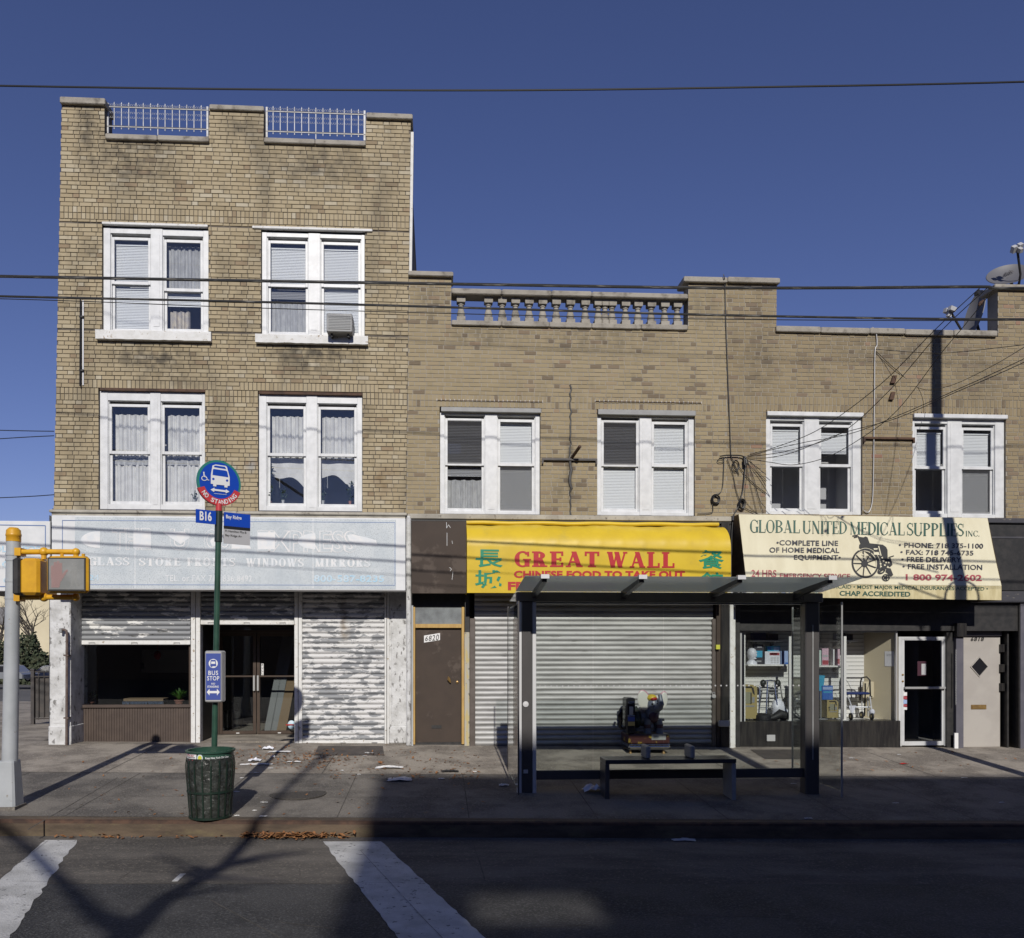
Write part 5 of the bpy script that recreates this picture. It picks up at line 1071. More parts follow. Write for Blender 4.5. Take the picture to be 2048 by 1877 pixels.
m = MB(); a2, b2, c2, d2z = rect(1941.5, 1274.5, 1968, 1283, D2 - .004); m.text('6818', qmap((a2, D2 - .004, d2z), (b2, D2 - .004, d2z), (a2, D2 - .004, c2), (b2, D2 - .004, c2)), 0, .03, .25, 1.2); build('number', m, 'ink', d2)
m = MB(); ybox(m, 1924, 2004, 1262.5, 1272, D2 - .06, D2 + .05, 0, .006); build('lintel', m, 'plum', B3)
m = MB(); ybox(m, 1922, 2042, 1195, 1262, D2 + .0, D2 + .05); a, b = P(2000.6, 1400, .3).x, P(2041, 1400, 0).x; m.box(a, a + .03, .12, .6, fl4 - .1, 2.2); m.box(b - .03, b + .1, .0, .62, fl4 - .1, 2.6); m.box(a, b, .6, .64, fl4 - .1, 2.6); build('recess_lining', m, 'black', B3)
m = MB()
for py in (1297, 1337, 1375): ybox(m, 2001.5, 2010, py - 8, py + 8, .17, .25, 0, .006)
build('mail_box', m, 'blackwall', B3)
m = MB(); a = P(1919, 1260, .0); m.bbox(a.x - .08, a.x + .1, -.06, .05, a.z - .13, a.z + .12, .01); build('chain_housing', m, 'blackwall', B3)
m = MB(); a, b = P(2041, 1400, -.02).x, 14.0; m.box(a, b, -.02, .3, -.5, P(2045, 1205, -.02).z); build('side_wall', m, 'plum', B3)
m = MB(); a = XR - .12; m.box(a, b, -.03, .002, P(2000, 1206, -.03).z, zC - .1); m.bbox(a, b, -.06, .0, zC - .36, zC - .32, .01); m.bbox(a, b, -.06, .0, P(2045, 1206, -.03).z, P(2045, 1196, -.03).z, .01); build('fascia_wall', m, 'charcoal', B3)
m = MB(); X0, X1 = xB1(2) + .02, 14; m.box(X0, X1, 3.5, 3.6, -.5, 4); m.quad((X1, .3, -.5), (X1, 14, -.5), (X1, 14, 4), (X1, .3, 4)); m.quad((X0, .4, 3.98), (X1, .4, 3.98), (X1, 14, 3.98), (X0, 14, 3.98)); build('shop_wall', m, 'black', B3)

# ------------------------------------------------------------------ bus shelter and bench
HY = -3.38; hx0, hx1 = P(1033, 1400, HY).x, P(1633, 1400, HY).x
SH = thing('bus_shelter', 'dark steel bus shelter with glass walls and a tilted glass roof', 'bus shelter', ((hx0 + hx1) / 2, HY, zs(3, HY)))
zbt, zbb = P(1330, 1186, HY - .06).z, P(1330, 1205, HY - .06).z
gl = lambda x, y: zs(x, y)
w1 = (P(1071, 1400, HY).x - hx0)
m = MB(); a = hx0; m.box(a + .06, a + w1 - .05, HY - .065, HY + .08, gl(a, HY) - .05, zbt - .003); m.bbox(a + .065, a + w1 - .055, HY - .095, HY - .065, gl(a, HY) - .04, zbt + .0, .004); pst = build('post', m, 'shelter', SH)
m = MB(); zt = P(1050, 1192, HY).z; m.bbox(a, a + .062, HY - .09, HY - .03, gl(a, HY) - .02, zt, .006); m.bbox(a + w1 - .052, a + w1, HY - .09, HY - .03, gl(a, HY) - .02, zt, .006); build('post_trim', m, 'shelterstrip', pst)
p = P(1051.5, 1409, HY - .1); m = MB(); m.lathe(p, [(.04, 0), (.036, -.006), (.004, -.008)], 16, axis='Y'); m.bbox(p.x - .03, p.x + .03, HY - .1, HY - .095, .05, .1, .003); build('badge', m, 'shelterstrip', pst)
b = P(1605, 1400, HY).x; m = MB(); m.bbox(b, hx1, HY - .09, HY + .08, gl(b, HY) - .06, zbt - .003, .012); m.box(b + .09, b + .105, HY - .1, HY - .09, .2, zbb - .3, 1); build('post', m, ['shelter', 'greymetal'], SH)
bxL, bxR = P(1031, 1195, HY).x, P(1638, 1195, HY).x
m = MB(); m.bbox(bxL, bxR, HY - .12, HY - .0, zbb, zbt, .01); build('roof_beam', m, 'beam', SH)
m = MB(); m.text('BRI', qmap((bxR - .42, HY - .123, zbt - .03), (bxR - .27, HY - .123, zbt - .03), (bxR - .42, HY - .123, zbb + .03), (bxR - .27, HY - .123, zbb + .03)), 0, .01); build('beam_lettering', m, 'iron', SH)
RFY = -4.5; zrf = P(1380, 1155.5, RFY).z; zrb = zbt - .12; RBY = -2.55
def roofz(y): return zbt + .012 + (zrf - zbt - .012) * (HY - .06 - y) / (HY - .06 - RFY)
yb = RBY
m = MB(); m.hexa([(bxL, RFY, roofz(RFY)), (bxR, RFY, roofz(RFY)), (bxR, HY - .06, roofz(HY - .06)), (bxL, HY - .06, roofz(HY - .06)), (bxL, RFY, roofz(RFY) + .012), (bxR, RFY, roofz(RFY) + .012), (bxR, HY - .06, roofz(HY - .06) + .012), (bxL, HY - .06, roofz(HY - .06) + .012)])
build('roof_glass', m, 'glass_roof', SH)
m = MB(); m.hexa([(bxL, HY - .055, roofz(HY - .055)), (bxR, HY - .055, roofz(HY - .055)), (bxR, yb, roofz(yb)), (bxL, yb, roofz(yb)), (bxL, HY - .055, roofz(HY - .055) + .012), (bxR, HY - .055, roofz(HY - .055) + .012), (bxR, yb, roofz(yb) + .012), (bxL, yb, roofz(yb) + .012)])
build('roof_glass', m, 'glass_clear', SH)
for px in (1069, 1246, 1425, 1590):
    x = P(px, 1186, HY - .1).x; m = MB(); m.hexa([(x - .03, RFY + .06, roofz(RFY + .06) - .05), (x + .03, RFY + .06, roofz(RFY + .06) - .05), (x + .03, HY - .1, roofz(HY - .1) - .09), (x - .03, HY - .1, roofz(HY - .1) - .09), (x - .03, RFY + .06, roofz(RFY + .06) - .003), (x + .03, RFY + .06, roofz(RFY + .06) - .003), (x + .03, HY - .1, roofz(HY - .1) - .003), (x - .03, HY - .1, roofz(HY - .1) - .003)])
    m.box(x - .05, x + .05, RFY - .012, RFY + .05, roofz(RFY) - .02, roofz(RFY) + .03, 1); build('roof_rib', m, ['shelter', 'shelterstrip'], SH)
m = MB(); z = zbt + .0; m.box(bxL + .1, bxR - .1, HY + .02, HY + .12, zbb - .02, zbb + .05); build('light_strip', m, 'shelterstrip', SH)
zr1, zr0 = P(1330, 1539, HY).z, P(1330, 1557, HY).z
m = MB(); m.bbox(a + w1, b, HY - .03, HY + .03, zr0, zr1, .006); build('lower_rail', m, 'shelter', SH)
xs_ = [a + w1 + .005, P(1186, 1400, HY).x, P(1327, 1400, HY).x, b - .005]
for i in range(3):
    m = MB(); m.box(xs_[i] + .004, xs_[i + 1] - .004, HY - .006, HY + .006, zr1 - .03, zbb + .01); build('glass_wall', m, 'glass_clear', SH)
m = MB(); zd = P(1330, 1372, HY - .01).z
x = xs_[0] + .05
while x < b - .02:
    m.lathe((x, HY - .0085, zd), [(.011, 0), (.011, -.0008), (.001, -.001)], 8, axis='Y'); x += .0765
build('marker_dot', m, 'signgrey', SH)
for x in (a - .045, hx1 + .02):
    m = MB(); m.box(x, x + .012, -4.0, -2.6, gl(x, -3) + .12, zbb - .05); gp = build('glass_end_panel', m, 'glass_clear', SH)
    for ya_, yb_ in ((-4.015, -4.0), (-2.6, -2.58)): m = MB(); m.box(x - .004, x + .016, ya_, yb_, gl(x, ya_) + .1, zbb - .02); build('panel_edge', m, 'greymetal' if x > 3 else 'shelter', gp)
# bench
by0, by1 = -3.80, -3.44; q0, q1 = P(1211, 1523, by0).x, P(1473, 1523, by0).x; zst = P(1340, 1519.5, by0).z; gz = zs(3.2, by0)
BN = thing('bench', 'dark metal bench with two low armrests standing inside the bus shelter', 'bench', ((q0 + q1) / 2, (by0 + by1) / 2, gz))
m = MB(); m.bbox(q0, q1, by0, by1, zst - .055, zst, .006); 
for k in range(1, 4): y = by0 + (by1 - by0) * k / 4; m.box(q0 + .05, q1 - .05, y - .004, y + .004, zst, zst + .0015, 1)
build('seat', m, ['benchtop', 'black'], BN)
for x0, x1 in ((q0, q0 + .055), (q1 - .055, q1)):
    m = MB(); m.bbox(x0, x1, by0 + .01, by1 - .01, zs(x0, by0) - .01, zst - .055, .006); build('leg', m, 'greymetal' if x0 > 3 else 'shelter', BN)
for px in (1295, 1383.5):
    x = P(px, 1510, by0 + .1).x; m = MB(); m.bbox(x - .03, x + .03, by0 + .05, by1 - .03, zst, zst + .165, .014); build('armrest', m, 'greymetal', BN)

# ------------------------------------------------------------------ kiddie ride
ry = -.72; kx0, kx1 = P(1257, 1498, ry).x, P(1340, 1498, ry).x; kg = zs(3.5, -.8)
KR = thing('kiddie_ride', 'coin operated elephant kiddie ride on a flashy base outside the closed shutter', 'kiddie ride', ((kx0 + kx1) / 2, -.48, kg))
sc = (kx1 - kx0) / 1130.0                                  # metres per unit of the close-up sketch
KO = .22
def kp(x, y, yy=-.8): return V((kx0 + (x - 255) * sc, yy + KO, kg + .02 + (1690 - y) * sc))
def kb(mb, x0, x1, y0, y1, ya, yb_, mi=0, c=.01): p, q_ = kp(x0, y1), kp(x1, y0); mb.bbox(p.x, q_.x, ya + KO, yb_ + KO, p.z, q_.z, c, mi)
m = MB(); kb(m, 270, 1390, 1180, 1440, -.93, -.35, 0, .02); kb(m, 250, 1395, 1560, 1600, -.93, -.35, 1, .02); build('base', m, ['ridebase', 'black'], KR)
m = MB(); kb(m, 255, 1400, 1480, 1560, -.955, -.33, 0, .02); kb(m, 270, 1390, 1445, 1468, -.945, -.34, 0, .005); build('chrome_band', m, 'chrome', KR)
m = MB()
for x in (340, 1250):
    p = kp(x, 1640); m.lathe((p.x, -.85 + KO, kg - .01), [(.035, 0), (.03, .03), (.018, .05), (.018, .10)], 10); m.lathe((p.x, -.45 + KO, kg - .01), [(.035, 0), (.03, .03), (.018, .05), (.018, .10)], 10)
build('foot', m, 'brass', KR)
m = MB(); p, q_ = kp(885, 1330), kp(1275, 1170); m.box(p.x, q_.x, -.937 + KO, -.931 + KO, p.z, q_.z); wb = build('notice_plate', m, 'greymetal', KR)
m = MB(); kb(m, 215, 460, 200, 1180, -.9, -.6, 0, .02); cb = build('coin_box', m, 'carblack', KR)
m = MB(); kb(m, 255, 445, 305, 350, -.912, -.9, 0, .004); kb(m, 245, 445, 670, 695, -.912, -.9, 0, .004); build('coin_box_trim', m, 'chrome', cb)
m = MB(); kb(m, 295, 395, 435, 655, -.908, -.9, 0, .002); build('coin_label', m, 'signgrey', cb)
m = MB(); kb(m, 250, 440, 705, 830, -.906, -.9, 0, .002); kb(m, 255, 440, 840, 950, -.906, -.9, 1, .002); build('coin_panel', m, ['boxblue', 'olive'], cb)
m = MB(); m.tube([kp(150, 450, -.72), kp(130, 560, -.72), kp(110, 700, -.72), kp(130, 850, -.7), kp(120, 1000, -.68), kp(200, 1080, -.66)], [.012, .035, .045, .04, .03, .02], 8); m.tube([kp(110, 600, -.74), kp(50, 680, -.78), kp(30, 740, -.78)], [.02, .022, .012], 7); m.ball(kp(155, 455, -.72), (.022, .022, .016), m=1); build('side_rider', m, ['carblack', 'chrome'], KR, smooth=True)
# the elephant: one skinned body
m = MB(); bc = kp(880, 780, -.62)
m.ball(kp(800, 760, -.52), (.155, .22, .17), 18, 12, 0); m.ball(kp(1000, 590, -.70), (.13, .13, .15), 18, 12, 0); m.ball(kp(1010, 420, -.74), (.115, .12, .155), 18, 12, 0)
m.tube([kp(1060, 520, -.80), kp(1120, 450, -.90), kp(1150, 360, -.94), kp(1135, 240, -.93), kp(1125, 120, -.90)], [.075, .062, .048, .036, .032], 12)
for x, yy in ((850, -.74), (1190, -.74), (640, -.42), (1240, -.45)): m.tube([kp(x + (1000 - x) * .25, 800, yy), kp(x, 950, yy), kp(x, 1100, yy), kp(x, 1180, yy)], [.07, .058, .056, .066], 12)
m.tube([kp(1190, 800, -.6), kp(1260, 840, -.62), kp(1370, 830, -.64)], [.03, .024, .026], 8)
el = build('elephant_body', m, 'elegrey', KR, smooth=True)
for x, yy, k in ((850, -.74, 1), (1190, -.74, 1)):
    m = MB(); m.tube([kp(x, 940, yy), kp(x, 1040, yy)], [.061, .059], 12); build('leg_band', m, 'elemaroon', el, smooth=True)
m = MB(); m.ball(kp(1010, 720, -.79), (.085, .06, .11), 12, 9); build('bib', m, 'elemaroon', el, smooth=True)
def ear(cx, cy, rx, rz, ang, sx, mi, yy, th, nm, mm, dz=0):
    m = MB(); c = kp(cx, cy, yy); rot = Matrix.Rotation(R(ang), 3, 'Y'); m.ball(c, (rx, th, rz), 18, 12, 0, rot); return build(nm, m, mm, el, smooth=True)
ear(735, 285, .102, .165, -12, 1, 0, -.775, .012, 'ear', 'earwhite'); ear(752, 268, .108, .172, -12, 1, 0, -.757, .014, 'ear_rim', 'earpink')
ear(1300, 295, .068, .145, 8, 1, 0, -.745, .012, 'ear', 'earwhite'); ear(1294, 278, .077, .155, 8, 1, 0, -.727, .014, 'ear_rim', 'earpink')
m = MB(); m.ball(kp(965, 215, -.76), (.088, .10, .062), 16, 10, 0); m.ball(kp(985, 235, -.80), (.070, .075, .038), 12, 8, 1); build('cap', m, ['capyellow', 'capred'], el, smooth=True)
m = MB()
for x in (945, 1080): m.ball(kp(x, 370, -.852), .018, 10, 7)
build('eye', m, 'carblack', el, smooth=True)
m = MB(); m.tube([kp(600, 480, -.6), kp(560, 640, -.68), kp(560, 820, -.7), kp(620, 1000, -.66)], [.02, .08, .09, .05], 10); build('saddle_blanket', m, 'greensleeve', el, smooth=True)

# ------------------------------------------------------------------ litter bin and bus stop pole
cp = G(421, 1634); cr = .5 * 91.5 * (cp.y + 14.02) / F
LB = thing('litter_bin', 'dark green slatted steel litter bin with stickers at the kerb', 'litter bin', cp)
ch = (1636 - 1500) * (cp.y + 14) / F - .02
m = MB(); m.lathe(cp, [(cr * .80, .012), (cr * .84, .1 * ch), (cr * .90, .35 * ch), (cr * .96, .6 * ch), (cr * .985, .9 * ch)], 28); build('liner', m, 'liner', LB, smooth=True)
m = MB()
prof = [(cr * .84, 0), (cr * .87, .12 * ch), (cr * .925, .38 * ch), (cr * .99, .66 * ch), (cr * 1.01, .80 * ch), (cr * .985, .87 * ch)]
for k in range(18):
    a = 2 * math.pi * (k + .3) / 18; c_, s_ = math.cos(a), math.sin(a); t = V((-s_, c_, 0)) * .0085
    pts = [V((cp.x + r * c_, cp.y + r * s_, cp.z + h)) for r, h in prof]; o = V((c_, s_, 0)) * .006
    m.loft([[p - t, p + t, p + t + o, p - t + o] for p in pts], 0)
build('slat', m, 'cangreen', LB)
m = MB()
for h, r in ((.40 * ch, cr * .94), (.02 * ch, cr * .86)): m.lathe((cp.x, cp.y, cp.z + h), [(r, -.012), (r + .008, -.01), (r + .008, .01), (r, .012)], 28)
build('hoop', m, 'cangreen', LB, smooth=True)
m = MB(); R0 = cr * .955; m.lathe((cp.x, cp.y, cp.z), [(R0, .855 * ch), (R0, .965 * ch), (R0 + .018, .975 * ch), (R0 + .02, 1.0 * ch), (R0 - .01, 1.0 * ch), (R0 - .012, .87 * ch)], 32, caps=False); rim = build('rim', m, 'darkgreen', LB, smooth=True)
def around(a0, a1, z0, z1, r): 
    def f(u, v, e=0): a = R(a0 + (a1 - a0) * u); return V((cp.x + (r + e) * math.sin(a), cp.y - (r + e) * math.cos(a), z0 + (z1 - z0) * v))
    return f
def patch(mb, f, n=10, mi=0):
    for i in range(n): mb.quad(f(i / n, 0), f((i + 1) / n, 0), f((i + 1) / n, 1), f(i / n, 1), mi)
zA0, zA1 = cp.z + .862 * ch, cp.z + .97 * ch
m = MB(); patch(m, around(-62, -20, zA0, zA1, R0 + .004)); st_ = build('warning_sticker', m, 'signwhite', rim)
m = MB(); m.text('LITTER ONLY', around(-58, -26, zA1 - .032, zA1 - .008, R0 + .006), 0, .03); m.text('$100 FINE', around(-52, -30, zA0 + .006, zA0 + .03, R0 + .006), 0, .03); m2 = MB(); m2.text('no household trash', around(-58, -24, zA0 + .037, zA0 + .052, R0 + .006), 0, .02); build('sticker_lettering', m, 'rose', rim); build('sticker_small_lettering', m2, 'ink', rim)
m = MB(); f = around(-18, -3, zA0, zA1, R0 + .004); k = 20
m.add([f(.5, .5)] + [f(.5 + .5 * math.cos(6.2832 * i / k), .5 + .5 * math.sin(6.2832 * i / k)) for i in range(k)], [(0, 1 + i, 1 + (i + 1) % k) for i in range(k)], 0)
f2 = around(-18, -3, zA0, zA1, R0 + .006); m.add([f2(.5, .5)] + [f2(.5 + .34 * math.cos(6.2832 * i / k), .5 + .34 * math.sin(6.2832 * i / k)) for i in range(k)], [(0, 1 + i, 1 + (i + 1) % k) for i in range(k)], 1); build('round_sticker', m, ['skyink', 'tileband'], rim)
m = MB(); m.text('Keep New York City Clean', around(3, 64, zA0 + .022, zA0 + .052, R0 + .004), 0, .02); build('band_lettering', m, 'signwhite', rim)

BY = cp.y + .32; bp = P(427, 1590, BY); bt = P(437.5, 1030, BY); bg_ = zs(bp.x, BY)
bdir = lambda z: V((bp.x + (bt.x - bp.x) * (z - bp.z) / (bt.z - bp.z), BY, z))
BS = thing('bus_stop_pole', 'green bus stop pole with round blue sign, route panels and BUS STOP box', 'bus stop', (bdir(bg_)))
z1 = P(437, 1084, BY).z; z2 = P(437, 1022.5, BY).z; z3 = P(438, 1008, BY).z
m = MB(); m.lathe(bdir(bg_), [(.13, 0), (.13, .015), (.05, .025), (.05, .06)], 16); m.tube([bdir(bg_), bdir(z1 + .02)], .034, 16); m.tube([bdir(z1), bdir(z1 + .002), bdir(z2)], .044, 16, 1); m.tube([bdir(z2), bdir(z3)], .037, 16, 2); build('pole', m, ['darkgreen', 'greensleeve', 'signred'], BS, smooth=True)
ang = R(36); ex = V((math.cos(ang), math.sin(ang), 0)); en = V((math.sin(ang), -math.cos(ang), 0)); ez = V((0, 0, 1))
sc_ = (BY + 14) / F; sr = 44 * sc_; sc0 = bdir(P(437.9, 966, BY).z); sc0.x = P(437.9, 966, BY).x
def dp(u, v, o=0): return sc0 + ex * (u * sr) + ez * (v * sr) + en * o
def disc(mb, r0, r1, a0, a1, o, mi, n=48):
    for i in range(n):
        t0, t1 = R(a0 + (a1 - a0) * i / n), R(a0 + (a1 - a0) * (i + 1) / n); mb.quad(dp(r0 * math.cos(t0), r0 * math.sin(t0), o), dp(r1 * math.cos(t0), r1 * math.sin(t0), o), dp(r1 * math.cos(t1), r1 * math.sin(t1), o), dp(r0 * math.cos(t1), r0 * math.sin(t1), o), mi)
m = MB(); n = 48; pts = [dp(math.cos(6.2832 * i / n), math.sin(6.2832 * i / n), .012) for i in range(n)]; m.prism(pts, -en * .03); rs_ = build('round_sign', m, 'signgreen', BS)
m = MB(); disc(m, .01, .90, 0, 360, .0145, 0); build('sign_face', m, 'signblue', rs_)
m = MB(); disc(m, .72, 1.012, 200, 340, .018, 0); m.prism([dp(.99 * math.cos(R(a_)), .99 * math.sin(R(a_)), .016) for a_ in range(200, 341, 7)] + [dp(1.03 * math.cos(R(a_)), 1.03 * math.sin(R(a_)), .016) for a_ in range(340, 199, -7)], -en * .036); build('red_arc', m, 'signred', rs_)
m = MB()
def ulet(s_, x0, x1, y0, y1, o): m.text(s_, lambda u, v, e=0: dp(x0 + (x1 - x0) * u, y0 + (y1 - y0) * v, o), 0, .02)
word = 'NO STANDING'
for i, chh in enumerate(word):
    if chh == ' ': continue
    a_ = 212 + 116 * (i + .5) / len(word); c0 = (math.cos(R(a_)), math.sin(R(a_))); wdt = .075 if chh != 'I' else .025
    def f(u, v, e=0, c0=c0, wdt=wdt):
        tx, ty = -c0[1], c0[0]; rr = .97 - .20 * v; s = (u - .5) * 2 * wdt; return dp(c0[0] * rr + tx * s, c0[1] * rr + ty * s, .022)
    m.text(chh, f, 0, .02)
build('arc_lettering', m, 'signwhite', rs_)
m = MB()
def poly(pts, o=.02, mi=0): m.add([dp(x, y, o) for x, y in pts], [tuple(range(len(pts)))], mi)
def zx(x): return (x - 570) / 280
def zy(y, x=570): return (555 - y + (x - 570) * .165) / 370
def bp_(pts, o=.02, mi=0): poly([(zx(x), zy(y, x)) for x, y in pts], o, mi)
bp_([(480, 275), (520, 258), (650, 280), (665, 300), (700, 470), (700, 610), (672, 612), (672, 640), (632, 635), (632, 602), (530, 590), (528, 622), (488, 615), (488, 580), (458, 575), (460, 420)])
bp_([(500, 282), (520, 275), (640, 296), (655, 335), (498, 303)], .0215, 1); bp_([(485, 340), (500, 333), (650, 358), (668, 375), (682, 468), (480, 432)], .0215, 1)
for x, y in ((490, 497), (666, 523)): bp_([(x + 16 * math.cos(t * .6283), y + 20 * math.sin(t * .6283)) for t in range(10)], .0215, 1)
bp_([(455, 672), (505, 640), (505, 660), (650, 685), (650, 665), (697, 708), (648, 735), (648, 715), (505, 690), (500, 712)]); bp_([(500, 732), (660, 755), (660, 760), (500, 738)])
for k in range(14):
    a0_, a1_ = R(70 + 290 * k / 14), R(70 + 290 * (k + 1) / 14); bp_([(380 + 40 * math.cos(a0_), 485 - 42 * math.sin(a0_)), (380 + 40 * math.cos(a1_), 485 - 42 * math.sin(a1_)), (380 + 31 * math.cos(a1_), 485 - 32 * math.sin(a1_)), (380 + 31 * math.cos(a0_), 485 - 32 * math.sin(a0_))])
bp_([(362, 380), (380, 383), (380, 400), (362, 397)]); bp_([(365, 400), (378, 402), (385, 455), (405, 460), (425, 510), (440, 512), (440, 520), (420, 520), (396, 470), (368, 462)]); build('pictogram', m, ['signwhite', 'signblue'], rs_)
def pan(px, py): d = ray(px, py); o = bdir(P(437, py, BY).z); t = (o - CAM).dot(en) / d.dot(en); return CAM + d * t
def panel(name, px0, px1, yl0, yl1, mm, o=0.0):
    u0 = (pan(px0, (yl0 + yl1) / 2) - bdir(1)).dot(ex); u1 = (pan(px1, (yl0 + yl1) / 2) - bdir(1)).dot(ex); 
    return u0, u1
def pbox(mb, u0, u1, z0, z1, o0=.03, o1=.045, mi=0):
    c = bdir((z0 + z1) / 2); g = lambda u, z, o: c * 1.0 + ex * u + V((0, 0, z - c.z)) + en * o
    mb.hexa([g(u0, z0, o1), g(u1, z0, o1), g(u1, z0, o0), g(u0, z0, o0), g(u0, z1, o1), g(u1, z1, o1), g(u1, z1, o0), g(u0, z1, o0)], mi); return g
us = (33 / math.cos(ang)) and 1
uL = (pan(389.6, 1030) - bdir(P(437, 1030, BY).z)).dot(ex); uR = (pan(497.4, 1050) - bdir(P(437, 1050, BY).z)).dot(ex)
zpt, zpb = P(437, 1024.5, BY).z, P(437, 1051, BY).z
m = MB(); g = pbox(m, uL, -.05, zpb, zpt); pb1 = build('route_panel', m, 'signblue', BS)
m = MB(); m.text('B16', lambda u, v, e=0: g(uL + .04 + u * .14, zpb + .03 + v * .11, .0475), 0, .03); build('route_number', m, 'signwhite', pb1)
m = MB(); g2 = pbox(m, .05, uR, zpb - .005, zpt); pb2 = build('route_panel', m, 'signblue', BS)
m = MB(); m.text('Bay Ridge', lambda u, v, e=0: g2(.07 + u * .19, zpt - .085 + v * .055, .0475), 0, .02); build('panel_lettering', m, 'signwhite', pb2)
zwb = P(437, 1087, BY).z
m = MB(); g3 = pbox(m, .05, uR, zwb, zpb - .04); pbox(m, .05, uR, zpb - .0395, zpb - .0055, .029, .046, 1); pb3 = build('route_panel', m, ['signgrey', 'ink'], BS)
m = MB(); m.text('Ft Hamilton Pky &', lambda u, v, e=0: g3(.065 + u * .26, zpb - .085 + v * .034, .0475), 0, .008); m.text('Bay Ridge Av', lambda u, v, e=0: g3(.065 + u * .20, zpb - .135 + v * .034, .0475), 0, .008); build('panel_lettering', m, 'ink', pb3)
zb0, zb1 = P(434, 1404, BY).z, P(434, 1302, BY).z; c = bdir((zb0 + zb1) / 2); hw = .098; FYb = BY - .10
m = MB(); m.bbox(c.x - hw, c.x + hw, FYb, BY + .07, zb0, zb1, .012); bx1 = build('timetable_box', m, 'alu', BS)
fw = .084; m = MB(); m.box(c.x - fw, c.x + fw, FYb - .004, FYb + .001, zb0 + .03, zb1 - .03); build('box_face', m, 'boxblue', bx1)
fm = lambda x0, x1, y0, y1: (lambda u, v, e=0: V((c.x + fw * (x0 + (x1 - x0) * u), FYb - .006, zb0 + (zb1 - zb0) * (y0 + (y1 - y0) * v))))
m = MB(); m.text('BUS', fm(-.66, .66, .53, .615), 0, .012, 0, 1.15); m.text('STOP', fm(-.82, .82, .425, .51), 0, .012, 0, 1.12); m.text('NO', fm(-.25, .25, .345, .38), 0, .02); m.text('STANDING', fm(-.8, .75, .285, .325), 0, .02)
q4 = lambda pts, o=.006, mi=0: m.add([V((c.x + fw * x, FYb - o, zb0 + (zb1 - zb0) * y)) for x, y in pts], [tuple(range(len(pts)))], mi)
q4([(-.88, .20), (-.5, .265), (-.5, .222), (.5, .222), (.5, .265), (.88, .20), (.5, .135), (.5, .178), (-.5, .178), (-.5, .135)])
q4([(.62 * math.cos(t * .2618), .755 + .088 * math.sin(t * .2618)) for t in range(24)]); q4([(-.42, .70), (.42, .70), (.36, .80), (.3, .825), (-.3, .825), (-.36, .80)], .0068, 1); q4([(-.28, .748), (.28, .748), (.26, .792), (-.26, .792)], .0074); q4([(-.3, .7), (-.12, .7), (-.12, .685), (-.3, .685)], .0074, 1)
build('box_lettering', m, ['signwhite', 'boxblue'], bx1)

# ------------------------------------------------------------------ pedestrian signal on its pole
PY = -4.35; gpz = G(22, 1607); pz0 = P(20, 1510, PY); pz1 = P(27.5, 1060, PY)
sg = zs(pz0.x, PY); pdir = lambda z: V((pz0.x + (pz1.x - pz0.x) * (z - pz0.z) / (pz1.z - pz0.z), PY, z))
TS = thing('signal_pole', 'grey signal pole with yellow cap and two yellow pedestrian signal heads', 'traffic signal', pdir(sg))
s_ = (PY + 14) / F; b0 = pdir(sg)
m = MB(); hw = 15.5 * s_; zb1 = P(20, 1521, PY).z
m.loft([[(b0.x + x * k, PY + y * k, z) for x, y in ((-hw, -hw * .8), (-hw * .8, -hw), (hw * .8, -hw), (hw, -hw * .8), (hw, hw * .8), (hw * .8, hw), (-hw * .8, hw), (-hw, hw * .8))] for z, k in ((sg + .03, 1.28), (sg + .06, 1.27), (zb1 - .02, 1.0), (zb1, .96))]); build('base_box', m, 'greysteel', TS)
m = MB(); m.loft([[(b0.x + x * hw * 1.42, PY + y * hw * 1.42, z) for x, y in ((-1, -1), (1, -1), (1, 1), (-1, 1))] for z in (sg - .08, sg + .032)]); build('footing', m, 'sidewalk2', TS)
m = MB(); zc = P(27, 1082, PY).z; zz_ = [zb1 - .02, 1.3, 1.9, zc]
m.tube([pdir(z) for z in zz_], [14.2 * s_, 13.6 * s_, 13 * s_, 12.5 * s_], 24); 
for py in (1110, 1121, 1163, 1197): z = P(27, py, PY).z; m.tube([pdir(z - .012), pdir(z + .012)], 13.6 * s_, 20)
build('pole', m, 'greysteel', TS, smooth=True)
m = MB(); zt = P(27, 1056, PY).z; p = pdir(zc); m.lathe(p, [(13.2 * s_, -.01), (13.2 * s_, .05), (13.9 * s_, .055), (13.9 * s_, .075), (13.2 * s_, .08), (12.8 * s_, zt - zc - .03), (8 * s_, zt - zc), (.01, zt - zc + .005)], 16); build('cap', m, 'yellow', TS, smooth=True)
za, zb_ = P(95, 1104, PY - .1).z, P(95, 1195, PY - .1).z; xr2 = P(152, 1104, PY - .1).x; xm = P(88, 1104, PY - .1).x
for z in (za, zb_):
    m = MB(); m.tube([pdir(z) + V((.06, -.04, 0)), V((xm, PY - .1, z)), V((xr2, PY - .1, z))], .031, 12); m.ball(V((xm, PY - .1, z)), .052); m.ball(V((xr2, PY - .1, z)), .045); m.box(pdir(z).x + .06, pdir(z).x + .13, PY - .1, PY + .03, z - .045, z + .045); ar = build('bracket_arm', m, 'yellow', TS, smooth=True)
hx = P(137.5, 1150, PY - .22).x; z0, z1 = P(137, 1186.5, PY - .25).z, P(137, 1112.5, PY - .25).z; hw = .5 * 79 * (PY + 13.75) / F
